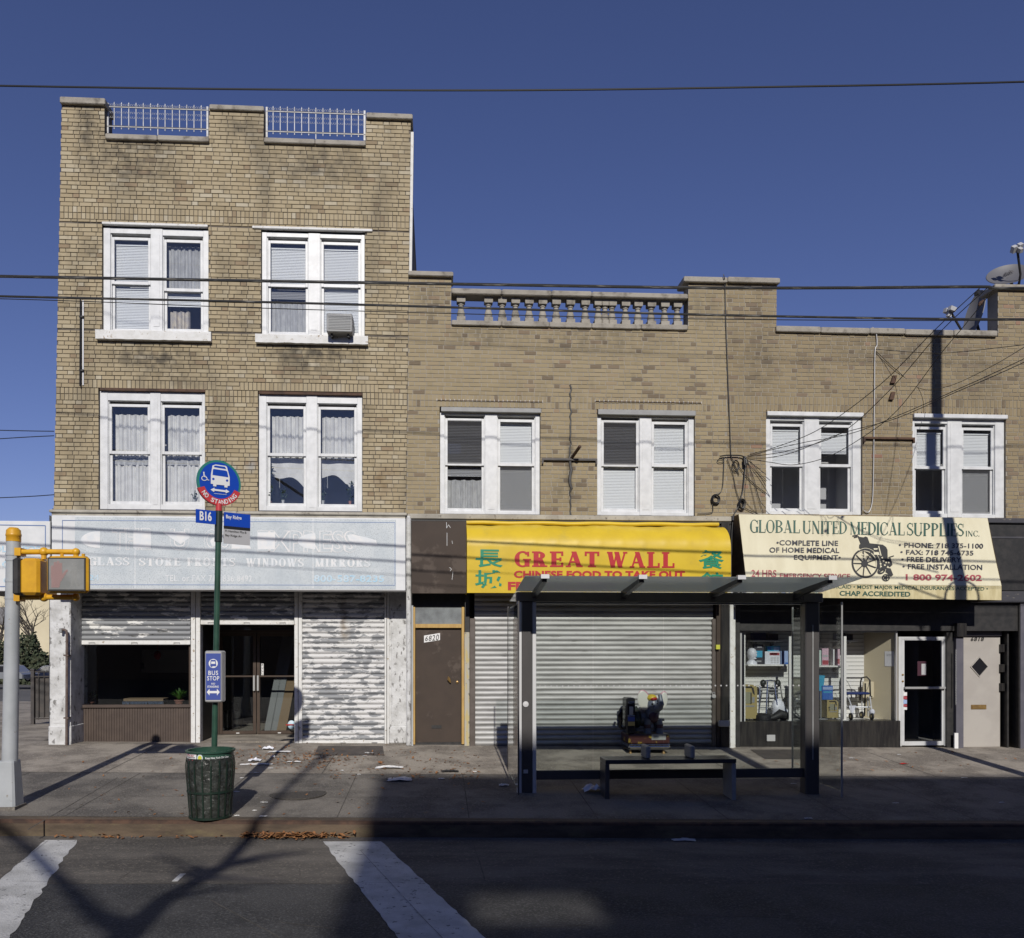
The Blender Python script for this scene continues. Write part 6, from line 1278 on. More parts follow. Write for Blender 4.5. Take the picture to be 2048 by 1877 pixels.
m = MB(); fy = PY - .27; m.bbox(hx - hw, hx + hw, fy, fy + .10, z0, z1, .03); m.bbox(hx - hw * .72 - .04, hx + hw * .72 - .04, fy + .09, PY + .0, z0 + .03, z1 - .03, .03); m.tube([(hx - .12, PY - .12, z1 - .01), (hx - .12, PY - .12, z1 + .04)], .02, 8); m.tube([(hx + .12, PY - .12, z1 - .01), (hx + .12, PY - .12, z1 + .04)], .02, 8); m.tube([(xr2, PY - .1, z1), (xr2, PY - .1, za)], .03, 10); m.tube([(xr2, PY - .1, zb_), (xr2, PY - .1, z0)], .03, 10); hd = build('signal_head', m, 'yellow', TS)
m = MB(); k = .022; m.box(hx - hw + k, hx + hw - k, fy - .006, fy + .01, z0 + k, z1 - k); build('visor_frame', m, 'black', hd)
m = MB(); k = .036; m.bbox(hx - hw + k, hx + hw - k, fy - .010, fy - .004, z0 + k, z1 - k, .003); build('lens', m, 'lensgrey', hd)
m = MB(); hs = (z1 - z0) / 74; hand = [(-30, -26), (-14, -26), (-12, -16), (-7, -8), (2, 5), (4, 8), (1, 10), (-5, 3), (-8, 0), (-8, 22), (-11, 23), (-13, 22), (-13, 4), (-14, 25), (-17, 27), (-19, 25), (-19, 5), (-20, 24), (-23, 25), (-25, 23), (-25, 4), (-26, 17), (-29, 18), (-31, 16), (-31, -6), (-30, -16)]
rr = random.Random(5); zc_ = (z0 + z1) / 2
def inside(x, y, P_):
    c = False; j = len(P_) - 1
    for i in range(len(P_)):
        if (P_[i][1] > y) != (P_[j][1] > y) and x < (P_[j][0] - P_[i][0]) * (y - P_[i][1]) / (P_[j][1] - P_[i][1]) + P_[i][0]: c = not c
        j = i
    return c
for ix in range(-34, 8):
    for iy in range(-28, 30):
        if (ix + iy) % 2 == 0 and inside(ix + .1, iy + .1, hand): x, z = hx + ix * hs * .95, zc_ + iy * hs; m.box(x - hs * .62, x + hs * .62, fy - .0125, fy - .010, z - hs * .62, z + hs * .62)
build('hand_symbol', m, 'handpink', hd)
m = MB(); man = [(8, -24), (13, -24), (16, -8), (20, -24), (25, -24), (21, -2), (22, 10), (26, 4), (27, 6), (22, 15), (18, 16), (21, 20), (19, 24), (15, 24), (13, 20), (15, 16), (11, 13), (8, 4), (10, 3), (13, 9), (13, -4)]
for ix in range(5, 30):
    for iy in range(-26, 28):
        if (ix + iy) % 3 == 0 and inside(ix + .1, iy + .1, man): x, z = hx + ix * hs * .95, zc_ + iy * hs; m.box(x - hs * .5, x + hs * .5, fy - .0125, fy - .010, z - hs * .5, z + hs * .5)
build('walker_symbol', m, 'mandots', hd)
x0, x1 = P(61, 1150, PY).x, P(100, 1150, PY).x; z0, z1 = P(75, 1193, PY).z, P(75, 1121, PY).z
m = MB(); m.bbox(x0, x1, PY - .26, PY + .20, z0, z1, .03); m.bbox(x0 - .075, x0 + .01, PY - .27, PY + .21, z0 + .0, z1 - .0, .02, 1); m.tube([(xm, PY - .1, z1), (xm, PY - .1, za)], .03, 10); m.tube([(xm, PY - .1, zb_), (xm, PY - .1, z0)], .03, 10); build('signal_head', m, ['yellow', 'black'], TS)

# ------------------------------------------------------------------ manhole, hatch, litter, leaves
p = G(596, 1588); m = MB(); m.lathe((p.x, p.y, p.z - .01), [(.36, 0), (.36, .014), (.30, .016), (.01, .016)], 28); tag(build('manhole_cover', m, 'manhole'), 'round cast iron manhole cover set in the pavement near the litter bin', 'manhole cover')
a, b, c, d = G(640, 1493), G(762, 1493), G(765, 1511), G(632, 1511); m = MB(); m.add([V((q.x, q.y, q.z + .006)) for q in (a, b, c, d)], [(0, 1, 2, 3)]); m.add([V((q.x, q.y, q.z + .003)) for q in (a + V((-.03, .03, 0)), b + V((.03, .03, 0)), c + V((.03, -.03, 0)), d + V((-.03, -.03, 0)))], [(0, 1, 2, 3)], 0); tag(build('cellar_hatch', m, 'steelplate'), 'rusty steel cellar hatch in the pavement before the peeling shutter', 'hatch')
a, b, c, d = G(1500, 1500), G(1610, 1500), G(1610, 1519), G(1530, 1519); m = MB(); m.add([V((q.x, q.y, q.z + .006)) for q in (a, b, c, d)], [(0, 1, 2, 3)]); tag(build('cellar_hatch', m, 'steelplate'), 'dark cellar hatch in the pavement before the medical shop window', 'hatch')
def crumple(name, px, py, w_, d_, h_, mm, seed, label, cat='litter', group=None, road=False):
    rr = random.Random(seed); p = G(px, py, zr if road else zs); n = 7; m = MB(); g_ = []
    for j in range(n):
        for i in range(n):
            u, v = i / (n - 1) - .5, j / (n - 1) - .5
            g_.append((p.x + u * w_ + rr.uniform(-.1, .1) * w_ / 2, p.y + v * d_ + rr.uniform(-.1, .1) * d_ / 2, p.z + .004 + h_ * max(0, (.55 - u * u - v * v)) * rr.uniform(.2, 1.1) + rr.uniform(0, .006)))
    m.add(g_, [(j * n + i, j * n + i + 1, (j + 1) * n + i + 1, (j + 1) * n + i) for j in range(n - 1) for i in range(n - 1)]); return tag(build(name, m, mm), label, cat, group)
crumple('plastic_bag', 1187, 1584, .27, .22, .20, 'bagwhite', 1, 'crumpled white plastic bag lying beside the shelter bench leg', 'plastic bag')
crumple('newspaper', 800, 1560, .34, .26, .05, 'paper', 2, 'white printed newspaper page lying at the shadow edge', 'newspaper')
crumple('newspaper', 778, 1537, .40, .14, .08, 'paper', 3, 'torn crumpled newspaper on the sunlit pavement behind the printed page', 'newspaper')
crumple('plastic_wrap', 536, 1500, .17, .10, .11, 'bagwhite', 4, 'clear crumpled plastic wrap by the shop entrance', 'plastic wrap')
crumple('plastic_bag', 510, 1523, .18, .14, .10, 'bagwhite', 5, 'small clear plastic bag amid leaves behind the litter bin', 'plastic bag')
crumple('paper_sheet', 560, 1505, .36, .14, .04, 'paper', 6, 'wide flat torn paper sheet before the entrance', 'paper')
crumple('paper_sheet', 515, 1530, .48, .08, .03, 'paper', 7, 'long thin paper strip lying right behind the litter bin', 'paper')
crumple('paper_sheet', 588, 1525, .20, .08, .03, 'paper', 8, 'folded white paper right of the bin pole shadow', 'paper')
crumple('tissue', 1008, 1572, .14, .10, .05, 'paper', 9, 'small white tissue beside the left shelter post', 'tissue')
crumple('tissue', 538, 1669, .11, .10, .09, 'paper', 10, 'white crumpled tissue among leaves at the kerb', 'tissue', road=True)
crumple('snack_packet', 781, 1668, .30, .16, .16, 'capred', 11, 'crumpled red snack packet with blue print lying in the gutter', 'packet', road=True)
crumple('paper_scrap', 545, 1516, .08, .07, .07, 'paper', 12, 'small white paper scrap near the entrance leaves', 'paper scrap')
crumple('candy_wrapper', 1808, 1529, .14, .06, .03, 'capred', 13, 'red and white wrapper on pavement before the glazed door', 'wrapper')
crumple('paper_sheet', 1367, 1682, .26, .10, .04, 'signgrey', 14, 'grey flattened paper in the shaded gutter', 'paper', road=True)
crumple('black_bag', 900, 1544, .25, .12, .05, 'black', 15, 'flat black plastic scrap at the shadow edge', 'plastic')
rr = random.Random(77); m = None
for i in range(26):
    px, py = ((rr.uniform(470, 960), rr.uniform(1500, 1560)) if i < 14 else (rr.uniform(1560, 2040), rr.uniform(1505, 1640)) if i < 21 else (rr.uniform(470, 620), rr.uniform(1580, 1635)))
    crumple('paper_scrap', px, py, rr.uniform(.04, .10), rr.uniform(.02, .05), .012, 'paper', 100 + i, 'tiny white paper scrap lying on the pavement', 'paper scrap', 'paper scraps on the pavement')
rr = random.Random(5); m = MB()
def leaf(p, s):
    a = rr.uniform(0, 6.28); c_, s_ = math.cos(a) * s, math.sin(a) * s; t = rr.uniform(-.3, .9) * s; k = rr.uniform(.4, .6)
    m.add([(p.x - c_, p.y - s_, p.z + .006), (p.x + s_ * k, p.y - c_ * k, p.z + .006 + abs(t) * .8), (p.x + c_, p.y + s_, p.z + .008 + max(0, t)), (p.x - s_ * k, p.y + c_ * k, p.z + .006 + abs(t) * .5)], [(0, 1, 2), (0, 2, 3)])
for i in range(1150):
    if i < 330:
        px = 470 + 245 * rr.betavariate(2, 2.2); py = 1677 + rr.gauss(0, 2.2); p = G(px, py, zr); p.y = min(p.y, KY - .02); p.z = zr(p.x, p.y) + rr.uniform(0, .05)
    elif i < 380: px = rr.uniform(60, 470) if i % 3 else rr.uniform(205, 240); p = G(px, 1676 + rr.gauss(0, 1.5), zr); p.y = min(p.y, KY - .02); p.z = zr(p.x, p.y) + .005
    elif i < 560: p = G(rr.gauss(580, 75), rr.gauss(1517, 11)); p.z = zs(p.x, p.y)
    elif i < 640 or 700 <= i < 850: p = G(rr.uniform(620, 960), rr.uniform(1500, 1560)); p.z = zs(p.x, p.y)
    elif i >= 850 and i < 1040: p = G(rr.gauss(590, 90), rr.gauss(1515, 10)); p.z = zs(p.x, p.y)
    elif i >= 1040: p = G(rr.uniform(100, 1000), rr.uniform(1500, 1630)); p.z = zs(p.x, p.y)
    else: p = G(rr.uniform(1480, 2040), rr.uniform(1505, 1545)); p.z = zs(p.x, p.y)
    leaf(p, rr.uniform(.014, .042))
o = build('fallen_leaves', m, 'leaf', base=(0, 0, 0)); tag(o, 'dry brown leaves gathered along the gutter and blown over the pavement', 'leaves', kind='stuff')

# ------------------------------------------------------------------ wires, cables, dishes
def wire(name, pts, r, label, mm='cable', n=6, sub=10, group=None):
    c = [V(p) for p in pts]; out = []
    for i in range(len(c) - 1):
        p0, p1, p2, p3 = c[max(i - 1, 0)], c[i], c[i + 1], c[min(i + 2, len(c) - 1)]
        for k in range(sub): t = k / sub; out.append(.5 * (2 * p1 + (p2 - p0) * t + (2 * p0 - 5 * p1 + 4 * p2 - p3) * t * t + (3 * p1 - p0 - 3 * p2 + p3) * t ** 3))
    out.append(c[-1]); m = MB(); m.tube(out, r, n); return tag(build(name, m, mm, smooth=True), label, 'cable', group)
WYp = -4.6
def over(pts, Y=WYp): return [P(x, y, Y + .3 - .0003 * x) for x, y in pts]
wire('overhead_wire', over([(-700, 158), (0, 172), (500, 179), (1016, 181), (1500, 175), (2048, 164), (2700, 140)]), .011, 'topmost overhead wire crossing the sky above the taller roof')
wire('overhead_wire', over([(-700, 540), (0, 553), (500, 562), (1000, 570), (1400, 576), (1700, 576), (1960, 574), (2048, 577), (2700, 565)]), .017, 'thick twisted overhead cable crossing the upper windows', 'wire')
wire('overhead_wire', over([(-700, 575), (0, 593), (500, 604), (1000, 618), (1450, 631), (2048, 639), (2700, 630)]), .013, 'grey overhead cable just below the thick twisted one', 'wire')
wire('overhead_wire', over([(-700, 585), (0, 598), (500, 616), (1000, 630), (1450, 639), (2048, 641), (2700, 630)], -4.75), .005, 'very thin wire running under the two upper cables')
wire('overhead_wire', over([(-900, -560), (400, -520), (1000, -505), (2000, -520), (3000, -560)], -6.0), .006, 'high wire above the picture along the kerb')
for k, pts in enumerate(([(-400, 850), (0, 861), (108, 863)], [(-400, 905), (0, 878), (108, 872)], [(-400, 1010), (0, 996), (108, 990)])):
    wire('service_wire', [P(x, y, 9) for x, y in pts], .012, ('upper', 'middle', 'lowest')[k] + ' thin wire in the sky left of the corner building')
hub = P(1490, 918, -.06); pole_x = 8.7
drops = [([(1495, 912), (1515, 905), (1545, 897), (1640, 858), (1760, 770), (1870, 660), (1960, 576)], 'steep drop wire from the cable knot to the overhead line, upper one'), ([(1495, 914), (1530, 910), (1580, 901), (1680, 868), (1780, 780), (1880, 665), (1975, 576)], 'steep drop wire just under the upper one'),
         ([(1492, 916), (1535, 916), (1590, 904), (1680, 868), (1790, 838), (1900, 790), (2048, 725), (2300, 600)], 'long shallow drop wire running out to the right'), ([(1496, 914), (1540, 901), (1610, 885), (1700, 868), (1790, 834), (1900, 786), (2048, 718), (2300, 590)], 'long shallow drop wire above its twin to the right'),
         ([(1495, 918), (1540, 925), (1590, 930), (1660, 912), (1740, 865), (1800, 815), (1880, 710), (1930, 650), (1990, 576)], 'sagging drop wire hanging lowest over the window')]
for pts, lb in drops:
    n = len(pts); wire('drop_wire', [P(x, y, -.06 - 4.4 * (i / (n - 1)) ** 1.3 if x < 2300 else -4.6) for i, (x, y) in enumerate(pts)], .0055, lb)
def wallrun(pts, y=-.03): return [P(px, py, y) for px, py in pts]
wire('wall_cable', [P(1447, 549, -.1), P(1448.5, 556, -.1)] + wallrun([(1450, 570), (1452, 650), (1456, 760), (1460, 860), (1462, 910), (1466, 922), (1478, 950)]), .008, 'black cable hanging down the wall from the roof coping')
wire('wall_cable', wallrun([(1440, 913), (1460, 911), (1490, 916), (1489, 950), (1486, 980), (1481, 998), (1476, 1015), (1468, 1030), (1464, 1060), (1463, 1110)], -.05), .011, 'thick black cable bundle beside the cream awning')
wire('wall_cable', wallrun([(1448, 915), (1447, 950), (1445, 975), (1440, 986), (1432, 990), (1425, 1003), (1426, 1018), (1422, 1026), (1395, 1028)]), .007, 'thin cable with a coil running left along the cornice')
wire('wall_cable', wallrun([(1454, 918), (1466, 950), (1471, 976), (1478, 998), (1490, 1016), (1515, 1028)]), .006, 'slanting thin cable left of the thick bundle')
wire('wall_cable', wallrun([(1494, 918), (1506, 960), (1518, 1000), (1527, 1027)]), .004, 'straight thin cable falling to the awning edge')
wire('wall_cable', wallrun([(1492, 922), (1500, 965), (1510, 1010), (1514, 1028)]), .004, 'second thin cable falling just left of the straight one')
wire('wall_cable', wallrun([(1500, 921), (1520, 948), (1534, 962)]), .004, 'short cable slanting to the window frame')
wire('wall_cable', wallrun([(1476, 930), (1490, 950), (1510, 970), (1534, 988)]), .006, 'lower short cable slanting to the window frame')
wire('wall_cable', wallrun([(1745, 655), (1752, 665), (1754, 690), (1750, 705), (1749, 780), (1748, 860), (1747, 940), (1745, 1000), (1738, 1024), (1728, 1022)]), .009, 'pale cable hanging between the two right windows', 'signgrey')
wire('drop_wire', [P(1752, 699, -.03), P(1830, 705, -.6), P(1900, 706, -1.5), P(2048, 690, -3.5)], .005, 'near level wire from the pale cable to the right')
wire('drop_wire', [P(1752, 703, -.03), P(1790, 738, -.03), P(1842, 778, -.04), P(1900, 772, -.8), P(1980, 735, -2.4), P(2048, 695, -4)], .005, 'wire dipping to a wall hook and rising to the right')
def coil(px, py, rx, ry, label, turns=5, r=.008):
    c = P(px, py, -.045); m = MB(); rr = random.Random(int(px)); s = 14 / F
    for k in range(turns):
        ox, oz, k1 = rr.uniform(-.012, .012), rr.uniform(-.012, .012), rr.uniform(.9, 1.12); m.tube([(c.x + ox + rx * s * k1 * math.cos(t), -.03 - .008 * k, c.z + oz + ry * s * k1 * math.sin(t)) for t in [i * 6.2832 / 20 for i in range(21)]], r, 5)
    tag(build('cable_coil', m, 'cable', smooth=True), label, 'cable coil')
coil(1431, 998, 7.5, 8.5, 'neat round coil of black cable low on the wall'); coil(1483, 1009, 5.5, 9, 'tangled oval cable coil just above the cream awning', 7); coil(1472, 932, 6.5, 10, 'loose open cable loop near the wire knot', 3, .005); coil(1441, 921, 6, 3.5, 'small flat cable loop left of the wire knot', 1, .005)
m = MB(); rr = random.Random(4)
for k in range(6): m.tube([hub + V((rr.uniform(-.04, .04), rr.uniform(-.03, .03), rr.uniform(-.02, .05))), hub + V((rr.uniform(-.02, .03), rr.uniform(-.03, .03), rr.uniform(-.16, -.05)))], rr.uniform(.008, .02), 6)
m.box(hub.x - .02, hub.x + .02, -.06, 0, hub.z - .02, hub.z + .02); tag(build('cable_knot', m, 'cable'), 'black knot of cables fixed to the wall beside the right windows', 'cable knot')
for (px, py, a_, b_, Y_, lb) in ((1955, 586, 1965, 578, -4.3, 'black cable clamp hanging under the thick cable'), (1963, 606, 1968, 598, -3.9, 'rusty cable clamp below the black one')):
    m = MB(); m.tube([P(px - 5, py + 6, Y_), P(px - 2, py + 2, Y_), P(px + 4, py - 5, Y_)], [.012, .03, .014], 7); tag(build('cable_clamp', m, 'cable' if px < 1960 else 'rust'), lb, 'cable clamp')
# dishes
def dish(name, c, face, up, rx, rz, label, text=None):
    c = V(c); f = V(face).normalized(); u = (V(up) - f * V(up).dot(f)).normalized(); r = u.cross(f).normalized()
    D = thing(name, label, 'satellite dish', (c.x, c.y, zPar + .0)); q = lambda a, b, d: c + r * a + u * b + f * d
    m = MB(); n = 36; rings = []
    for k in (0.02, .35, .65, .85, 1.0): rings.append([q(rx * k * math.cos(t), rz * k * math.sin(t), -.085 * (1 - k * k)) for t in [6.2832 * i / n for i in range(n)]])
    m.loft(rings, 0, False); m.loft([[p - f * .012 for p in g_] for g_ in rings], 0, False); m.loft([rings[-1], [p - f * .012 + (p - c) * .02 for p in rings[-1]]], 0, False); build('reflector', m, 'dish', D, smooth=True)
    m = MB(); foot = q(0, -rz * 1.02, -.10); lnb = q(0, -rz * .25, .52); m.tube([foot, q(0, -rz * .95, .1), lnb], [.022, .02, .022], 8); m.tube([q(0, -rz * .3, -.1), q(0, -rz * .6, -.2), foot], .03, 8); m.tube([q(0, -rz * .5, -.18), (c.x, c.y + .25, zrf_ - .0)], .028, 10); build('mount_arm', m, 'black', D, smooth=True)
    m = MB(); g_ = lambda a, b, d: lnb + r * a + u * b + f * d
    for s in (-.06, .06): m.hexa([g_(s - .04, -.03, -.05), g_(s + .04, -.03, -.05), g_(s + .04, -.03, .07), g_(s - .04, -.03, .07), g_(s - .04, .05, -.05), g_(s + .04, .05, -.05), g_(s + .04, .05, .07), g_(s - .04, .05, .07)])
    m.hexa([g_(-.03, -.12, -.04), g_(.03, -.12, -.04), g_(.03, -.12, .04), g_(-.03, -.12, .04), g_(-.03, -.03, -.04), g_(.03, -.03, -.04), g_(.03, -.03, .04), g_(-.03, -.03, .04)]); build('receiver', m, 'signgrey', D)
    if text: m = MB(); m.text(text, lambda a, b, e=0: q(rx * (-.05 + .48 * a), rz * (.12 + .28 * b), -.035), 0, .02, .25); build('lettering', m, 'iron', D)
zrf_ = zPar - .3
dc = P(2016, 548, 1.0); dish('satellite_dish', dc, (-.30, -.72, .62), (-.42, 0, 1), .39, .31, 'large pale dish on the roof corner with lettering on its face', 'dish')
dc = P(1948, 628, .9); dish('satellite_dish', dc, (-1, -.16, .25), (.5, 0, 1), .22, .46, 'dish turned edge on behind the low parapet')
m = MB(); a = P(664 + 0, 645, -.3)
x0, x1, z0, z1 = rect(653, 627, 704.5, 664, -.28); m.bbox(x0, x1, -.28, .10, z0, z1, .012); AC = thing('air_conditioner', 'grey window air conditioner sticking out of the upper right window', 'air conditioner', ((x0 + x1) / 2, -.1, z0)); build('case', m, 'greymetal', AC)
m = MB(); n = 26
for i in range(n): x = x0 + .035 + (x1 - x0 - .07) * i / n; m.box(x, x + .006, -.288, -.279, z0 + .045, z1 - .04)
for k in range(9): z = z0 + .05 + (z1 - z0 - .1) * k / 8; m.box(x0 + .03, x1 - .03, -.291, -.286, z - .003, z + .003)
build('grille', m, 'olivegrey', AC)
m = MB(); m.box(x0 + .06, x0 + .09, -.2, .0, z0 - .05, z0); m.box(x1 - .09, x1 - .06, -.2, .0, z0 - .05, z0); build('support', m, 'black', AC)

# ------------------------------------------------------------------ goods in the medical shop window
GZ = zfl                                                  # display floor
def z2(px, py): return 1470 + px / 9.24, 1260 + py / 9.24  # close-up -> photo
def z3(px, py): return 1600 + px / 9.24, 1260 + py / 9.24
def gp(f, x, y, Y=.5): return P(*f(x, y), Y)
def shelf(f, x0, x1, y, label):
    a, b = gp(f, x0, y, .5), gp(f, x1, y, .5); m = MB(); m.bbox(a.x, b.x, .40, BK, a.z - .03, a.z, .004); S = thing('shelf', label, 'shelf', ((a.x + b.x) / 2, .6, a.z)); build('board', m, 'slat', S)
    m = MB()
    for x in (a.x + .1, b.x - .1): m.hexa([(x - .01, .5, a.z - .04), (x + .01, .5, a.z - .04), (x + .01, BK, a.z - .13), (x - .01, BK, a.z - .13), (x - .01, .5, a.z - .03), (x + .01, .5, a.z - .03), (x + .01, BK, a.z - .03), (x - .01, BK, a.z - .03)])
    build('bracket', m, 'greymetal', S); return a.z
zsh = shelf(z2, 205, 1010, 640, 'white wall shelf holding the foam head and cartons'); zsh2 = shelf(z3, 300, 840, 660, 'white wall shelf with pink cartons behind the shelter post')
def carton(f, x0, x1, y0, zb, mats, label, Y0=.47, dep=.14, cat='box', name='carton', deco=None):
    a, b = gp(f, x0, y0, Y0), gp(f, x1, y0, Y0); m = MB(); m.bbox(a.x, b.x, Y0, Y0 + dep, zb + .001, a.z, .003); o = build(name, m, mats, base=((a.x + b.x) / 2, Y0 + dep / 2, zb)); tag(o, label, cat)
    if deco:
        for (u0, u1, v0, v1, mm) in deco:
            m = MB(); w_, h = b.x - a.x, a.z - zb; m.box(a.x + w_ * u0, a.x + w_ * u1, Y0 - .003, Y0 + .001, zb + h * v0, zb + h * v1); build('print', m, mm, o)
    return o
hp = gp(z2, 290, 640, .52); T_ = thing('foam_head', 'white foam display head standing on the shelf', 'mannequin head', (hp.x, .52, zsh)); u = 1 / 9.24 * 14.5 / F
m = MB(); hz = lambda y: zsh + (640 - y) * u
ringsz = [(640, .10, .085), (600, .095, .075), (565, .055, .06), (535, .06, .07), (500, .078, .09), (450, .085, .1), (400, .082, .1), (360, .065, .08), (335, .03, .04), (330, .004, .005)]
m.loft([[(hp.x + rx * math.cos(t) + .02, .52 + ry * math.sin(t), hz(y)) for t in [6.2832 * k / 18 for k in range(18)]] for y, rx, ry in ringsz]); m.ball((hp.x + .075, .46, hz(470)), (.016, .03, .03), 10, 7); m.ball((hp.x + .055, .45, hz(530)), (.03, .02, .012), 10, 7); m.ball((hp.x + .05, .45, hz(415)), (.05, .02, .014), 10, 7); build('head', m, 'bagwhite', T_, smooth=True)
carton(z2, 360, 530, 270, zsh, 'navyink', 'black carton with turquoise print on the shelf', .50, .1, deco=((.15, .85, .35, .68, 'cyan'), (.3, .8, .84, .92, 'signgrey'), (.2, .75, .12, .2, 'greymetal')))
carton(z2, 600, 835, 300, zsh, 'cyan', 'bright blue carton behind the white keypad device', .60, .1, deco=((.0, .3, .8, .95, 'bluebox'), (.5, .95, .75, .95, 'paleblue')))
kd = carton(z2, 555, 835, 400, zsh, 'bagwhite', 'white keypad device with grey display on the shelf', .47, .12, 'device', 'keypad_device', deco=((.3, .95, .7, .9, 'rose'), (.35, .8, .75, .86, 'greymetal')) + tuple((.38 + .2 * i, .5 + .2 * i, .1 + .17 * j, .2 + .17 * j, 'signgrey') for i in range(3) for j in range(3)))
carton(z2, 845, 1070, 390, zsh, 'paleblue', 'pale blue carton with dark stripe at the shelf end', .5, .12, deco=((.12, .3, .02, .98, 'navy'), (.35, .98, 0.02, .14, 'bluebox'), (.6, .95, .3, .6, 'bluebox')))
carton(z3, 335, 395, 375, zsh2, 'mint', 'pale mint bottle box on the right shelf', .5, .1); carton(z3, 408, 530, 345, zsh2, 'pink', 'pale pink carton on the right shelf', .5, .12, deco=((.1, .9, .5, .62, 'signgrey'), (.05, .95, .05, .3, 'rose')))
carton(z3, 612, 640, 360, zsh2, 'signwhite', 'thin white carton on the right shelf', .5, .1); carton(z3, 670, 740, 355, zsh2, 'pink', 'narrow pink carton at the right shelf end', .5, .1, deco=((.1, .9, .1, .4, 'rose'),))
for (f, x0, x1, lb) in ((z2, 345, 800, 'dark boxes'), (z3, 680, 980, 'dark navy boxes')):
    a = gp(f, x0, 185, .5)
    zs3 = a.z; zz = shelf(f, x0 - 40, x1 + 60, 190, 'shaded top shelf ' + ('over the foam head' if f is z2 else 'over the pink cartons'))
    carton(f, x0, x0 + (x1 - x0) * .5, 60, zz, 'navy', 'dark carton on the shaded top shelf ' + ('left' if f is z2 else 'over the pink cartons'), .5, .15); carton(f, x0 + (x1 - x0) * .55, x1, 80, zz, 'navyink', 'black carton on the shaded top shelf ' + ('left' if f is z2 else 'right'), .5, .15)
def concentrator(f, x0, x1, y0, label, Y0=.30, dep=.3):
    a, b = gp(f, x0, y0, Y0), gp(f, x1, y0, Y0); W_, H = b.x - a.x, a.z - GZ; C = thing('oxygen_concentrator', label, 'medical device', ((a.x + b.x) / 2, Y0 + dep / 2, GZ)); X = a.x
    m = MB(); pts = [(X, Y0, GZ + .03), (X + W_, Y0, GZ + .03), (X + W_, Y0, a.z - .06), (X + W_ - .02, Y0, a.z - .02), (X + W_ - .06, Y0, a.z), (X, Y0, a.z)]; m.prism(pts, (0, dep, 0)); build('case', m, 'olive', C)
    m = MB(); m.box(X + W_ * .22, X + W_ * .66, Y0 - .006, Y0, GZ + H * .48, GZ + H * .80); build('panel', m, 'olivedk', C)
    m = MB(); m.box(X + W_ * .18, X + W_ * .68, Y0 - .02, Y0, GZ + H * .93, GZ + H * .96); m.box(X + W_ * .60, X + W_ * .66, Y0 - .012, Y0, GZ + H * .47, GZ + H * .78); m.lathe((X + W_ * .18, Y0, GZ + H * .62), [(.014, 0), (.012, -.015), (.002, -.016)], 10, axis='Y'); m.lathe((X + W_ * .18, Y0, GZ + H * .5), [(.01, 0), (.009, -.012), (.002, -.013)], 10, axis='Y'); m.hexa([(X + W_ * .74, Y0 - .005, GZ + H * .76), (X + W_ * .86, Y0 - .005, GZ + H * .72), (X + W_ * .86, Y0, GZ + H * .72), (X + W_ * .74, Y0, GZ + H * .76), (X + W_ * .66, Y0 - .005, GZ + H * .93), (X + W_ * .78, Y0 - .005, GZ + H * .93), (X + W_ * .78, Y0, GZ + H * .93), (X + W_ * .66, Y0, GZ + H * .93)]); build('controls', m, 'black', C)
    m = MB(); m.box(X + W_ * .70, X + W_ * .84, Y0 - .004, Y0, GZ + H * .5, GZ + H * .66); m.box(X + W_ * .2, X + W_ * .84, Y0 - .004, Y0, GZ + H * .38, GZ + H * .42); build('data_plate', m, 'olivegrey', C)
    m = MB()
    for x in (X + .04, X + W_ - .04):
        for y in (Y0 + .05, Y0 + dep - .05): m.lathe((x - .01, y, GZ + .02), [(.018, 0), (.018, .02)], 10, axis='X')
    build('caster', m, 'black', C)
concentrator(z2, 95, 410, 1020, 'olive beige oxygen concentrator in the left corner of the shop window'); concentrator(z3, 500, 715, 1300, 'olive beige oxygen concentrator half behind the glass edge, under a blue box', .38, .26)
carton(z3, 410, 610, 1035, gp(z3, 500, 1300, .38).z + .002, 'bluebox', 'blue carton standing on the right oxygen concentrator', .42, .14, deco=((.05, .95, .72, .92, 'paleblue'), (.1, .9, .5, .6, 'cyan')))
a = gp(z3, 385, 1130, .45); m = MB(); st = thing('display_stand', 'blue leaflet stand on a thin pole behind the shelter post', 'display stand', (a.x, .45, GZ)); m.tube([(a.x, .45, GZ), (a.x, .45, a.z)], .012, 8); m.lathe((a.x, .45, GZ), [(.12, 0), (.12, .015), (.02, .02)], 14); build('pole', m, 'greymetal', st); m = MB(); t = gp(z3, 330, 840, .45); t2 = gp(z3, 455, 845, .45); m.hexa([(a.x - .05, .44, a.z), (a.x + .04, .44, a.z), (a.x + .04, .46, a.z), (a.x - .05, .46, a.z), (t.x, .44, t.z), (t2.x, .44, t2.z), (t2.x, .46, t2.z), (t.x, .46, t.z)]); build('card', m, 'cyan', st)
# folding walker
def tubeset(name, paths, r, mm, par): 
    m = MB()
    for p in paths: m.tube(p, r, 8)
    return build(name, m, mm, par, smooth=True)
g = lambda x, y, Y=.45: gp(z2, x, y, Y)
Wk = thing('walking_frame', 'folded chrome walking frame leaning on the slatwall beside the beige concentrator', 'walker', (g(640, 1600).x, .45, GZ))
tubeset('frame', [[g(440, 1590, .38), g(455, 1200, .45), g(460, 1010, .5), g(500, 950, .52), g(650, 935, .52), g(800, 950, .52), g(835, 1010, .5), g(880, 1310, .45), g(930, 1600, .38)], [g(575, 1570, .36), g(590, 1200, .42), g(600, 960, .5)], [g(780, 1400, .36), g(755, 1200, .42), g(730, 970, .5)]], .013, 'chrome', Wk)
tubeset('cross_bar', [[g(450, 1110, .47), g(850, 1110, .47)], [g(455, 1440, .4), g(700, 1440, .4)], [g(450, 1170, .46), g(860, 1170, .46)]], .012, 'greymetal', Wk)
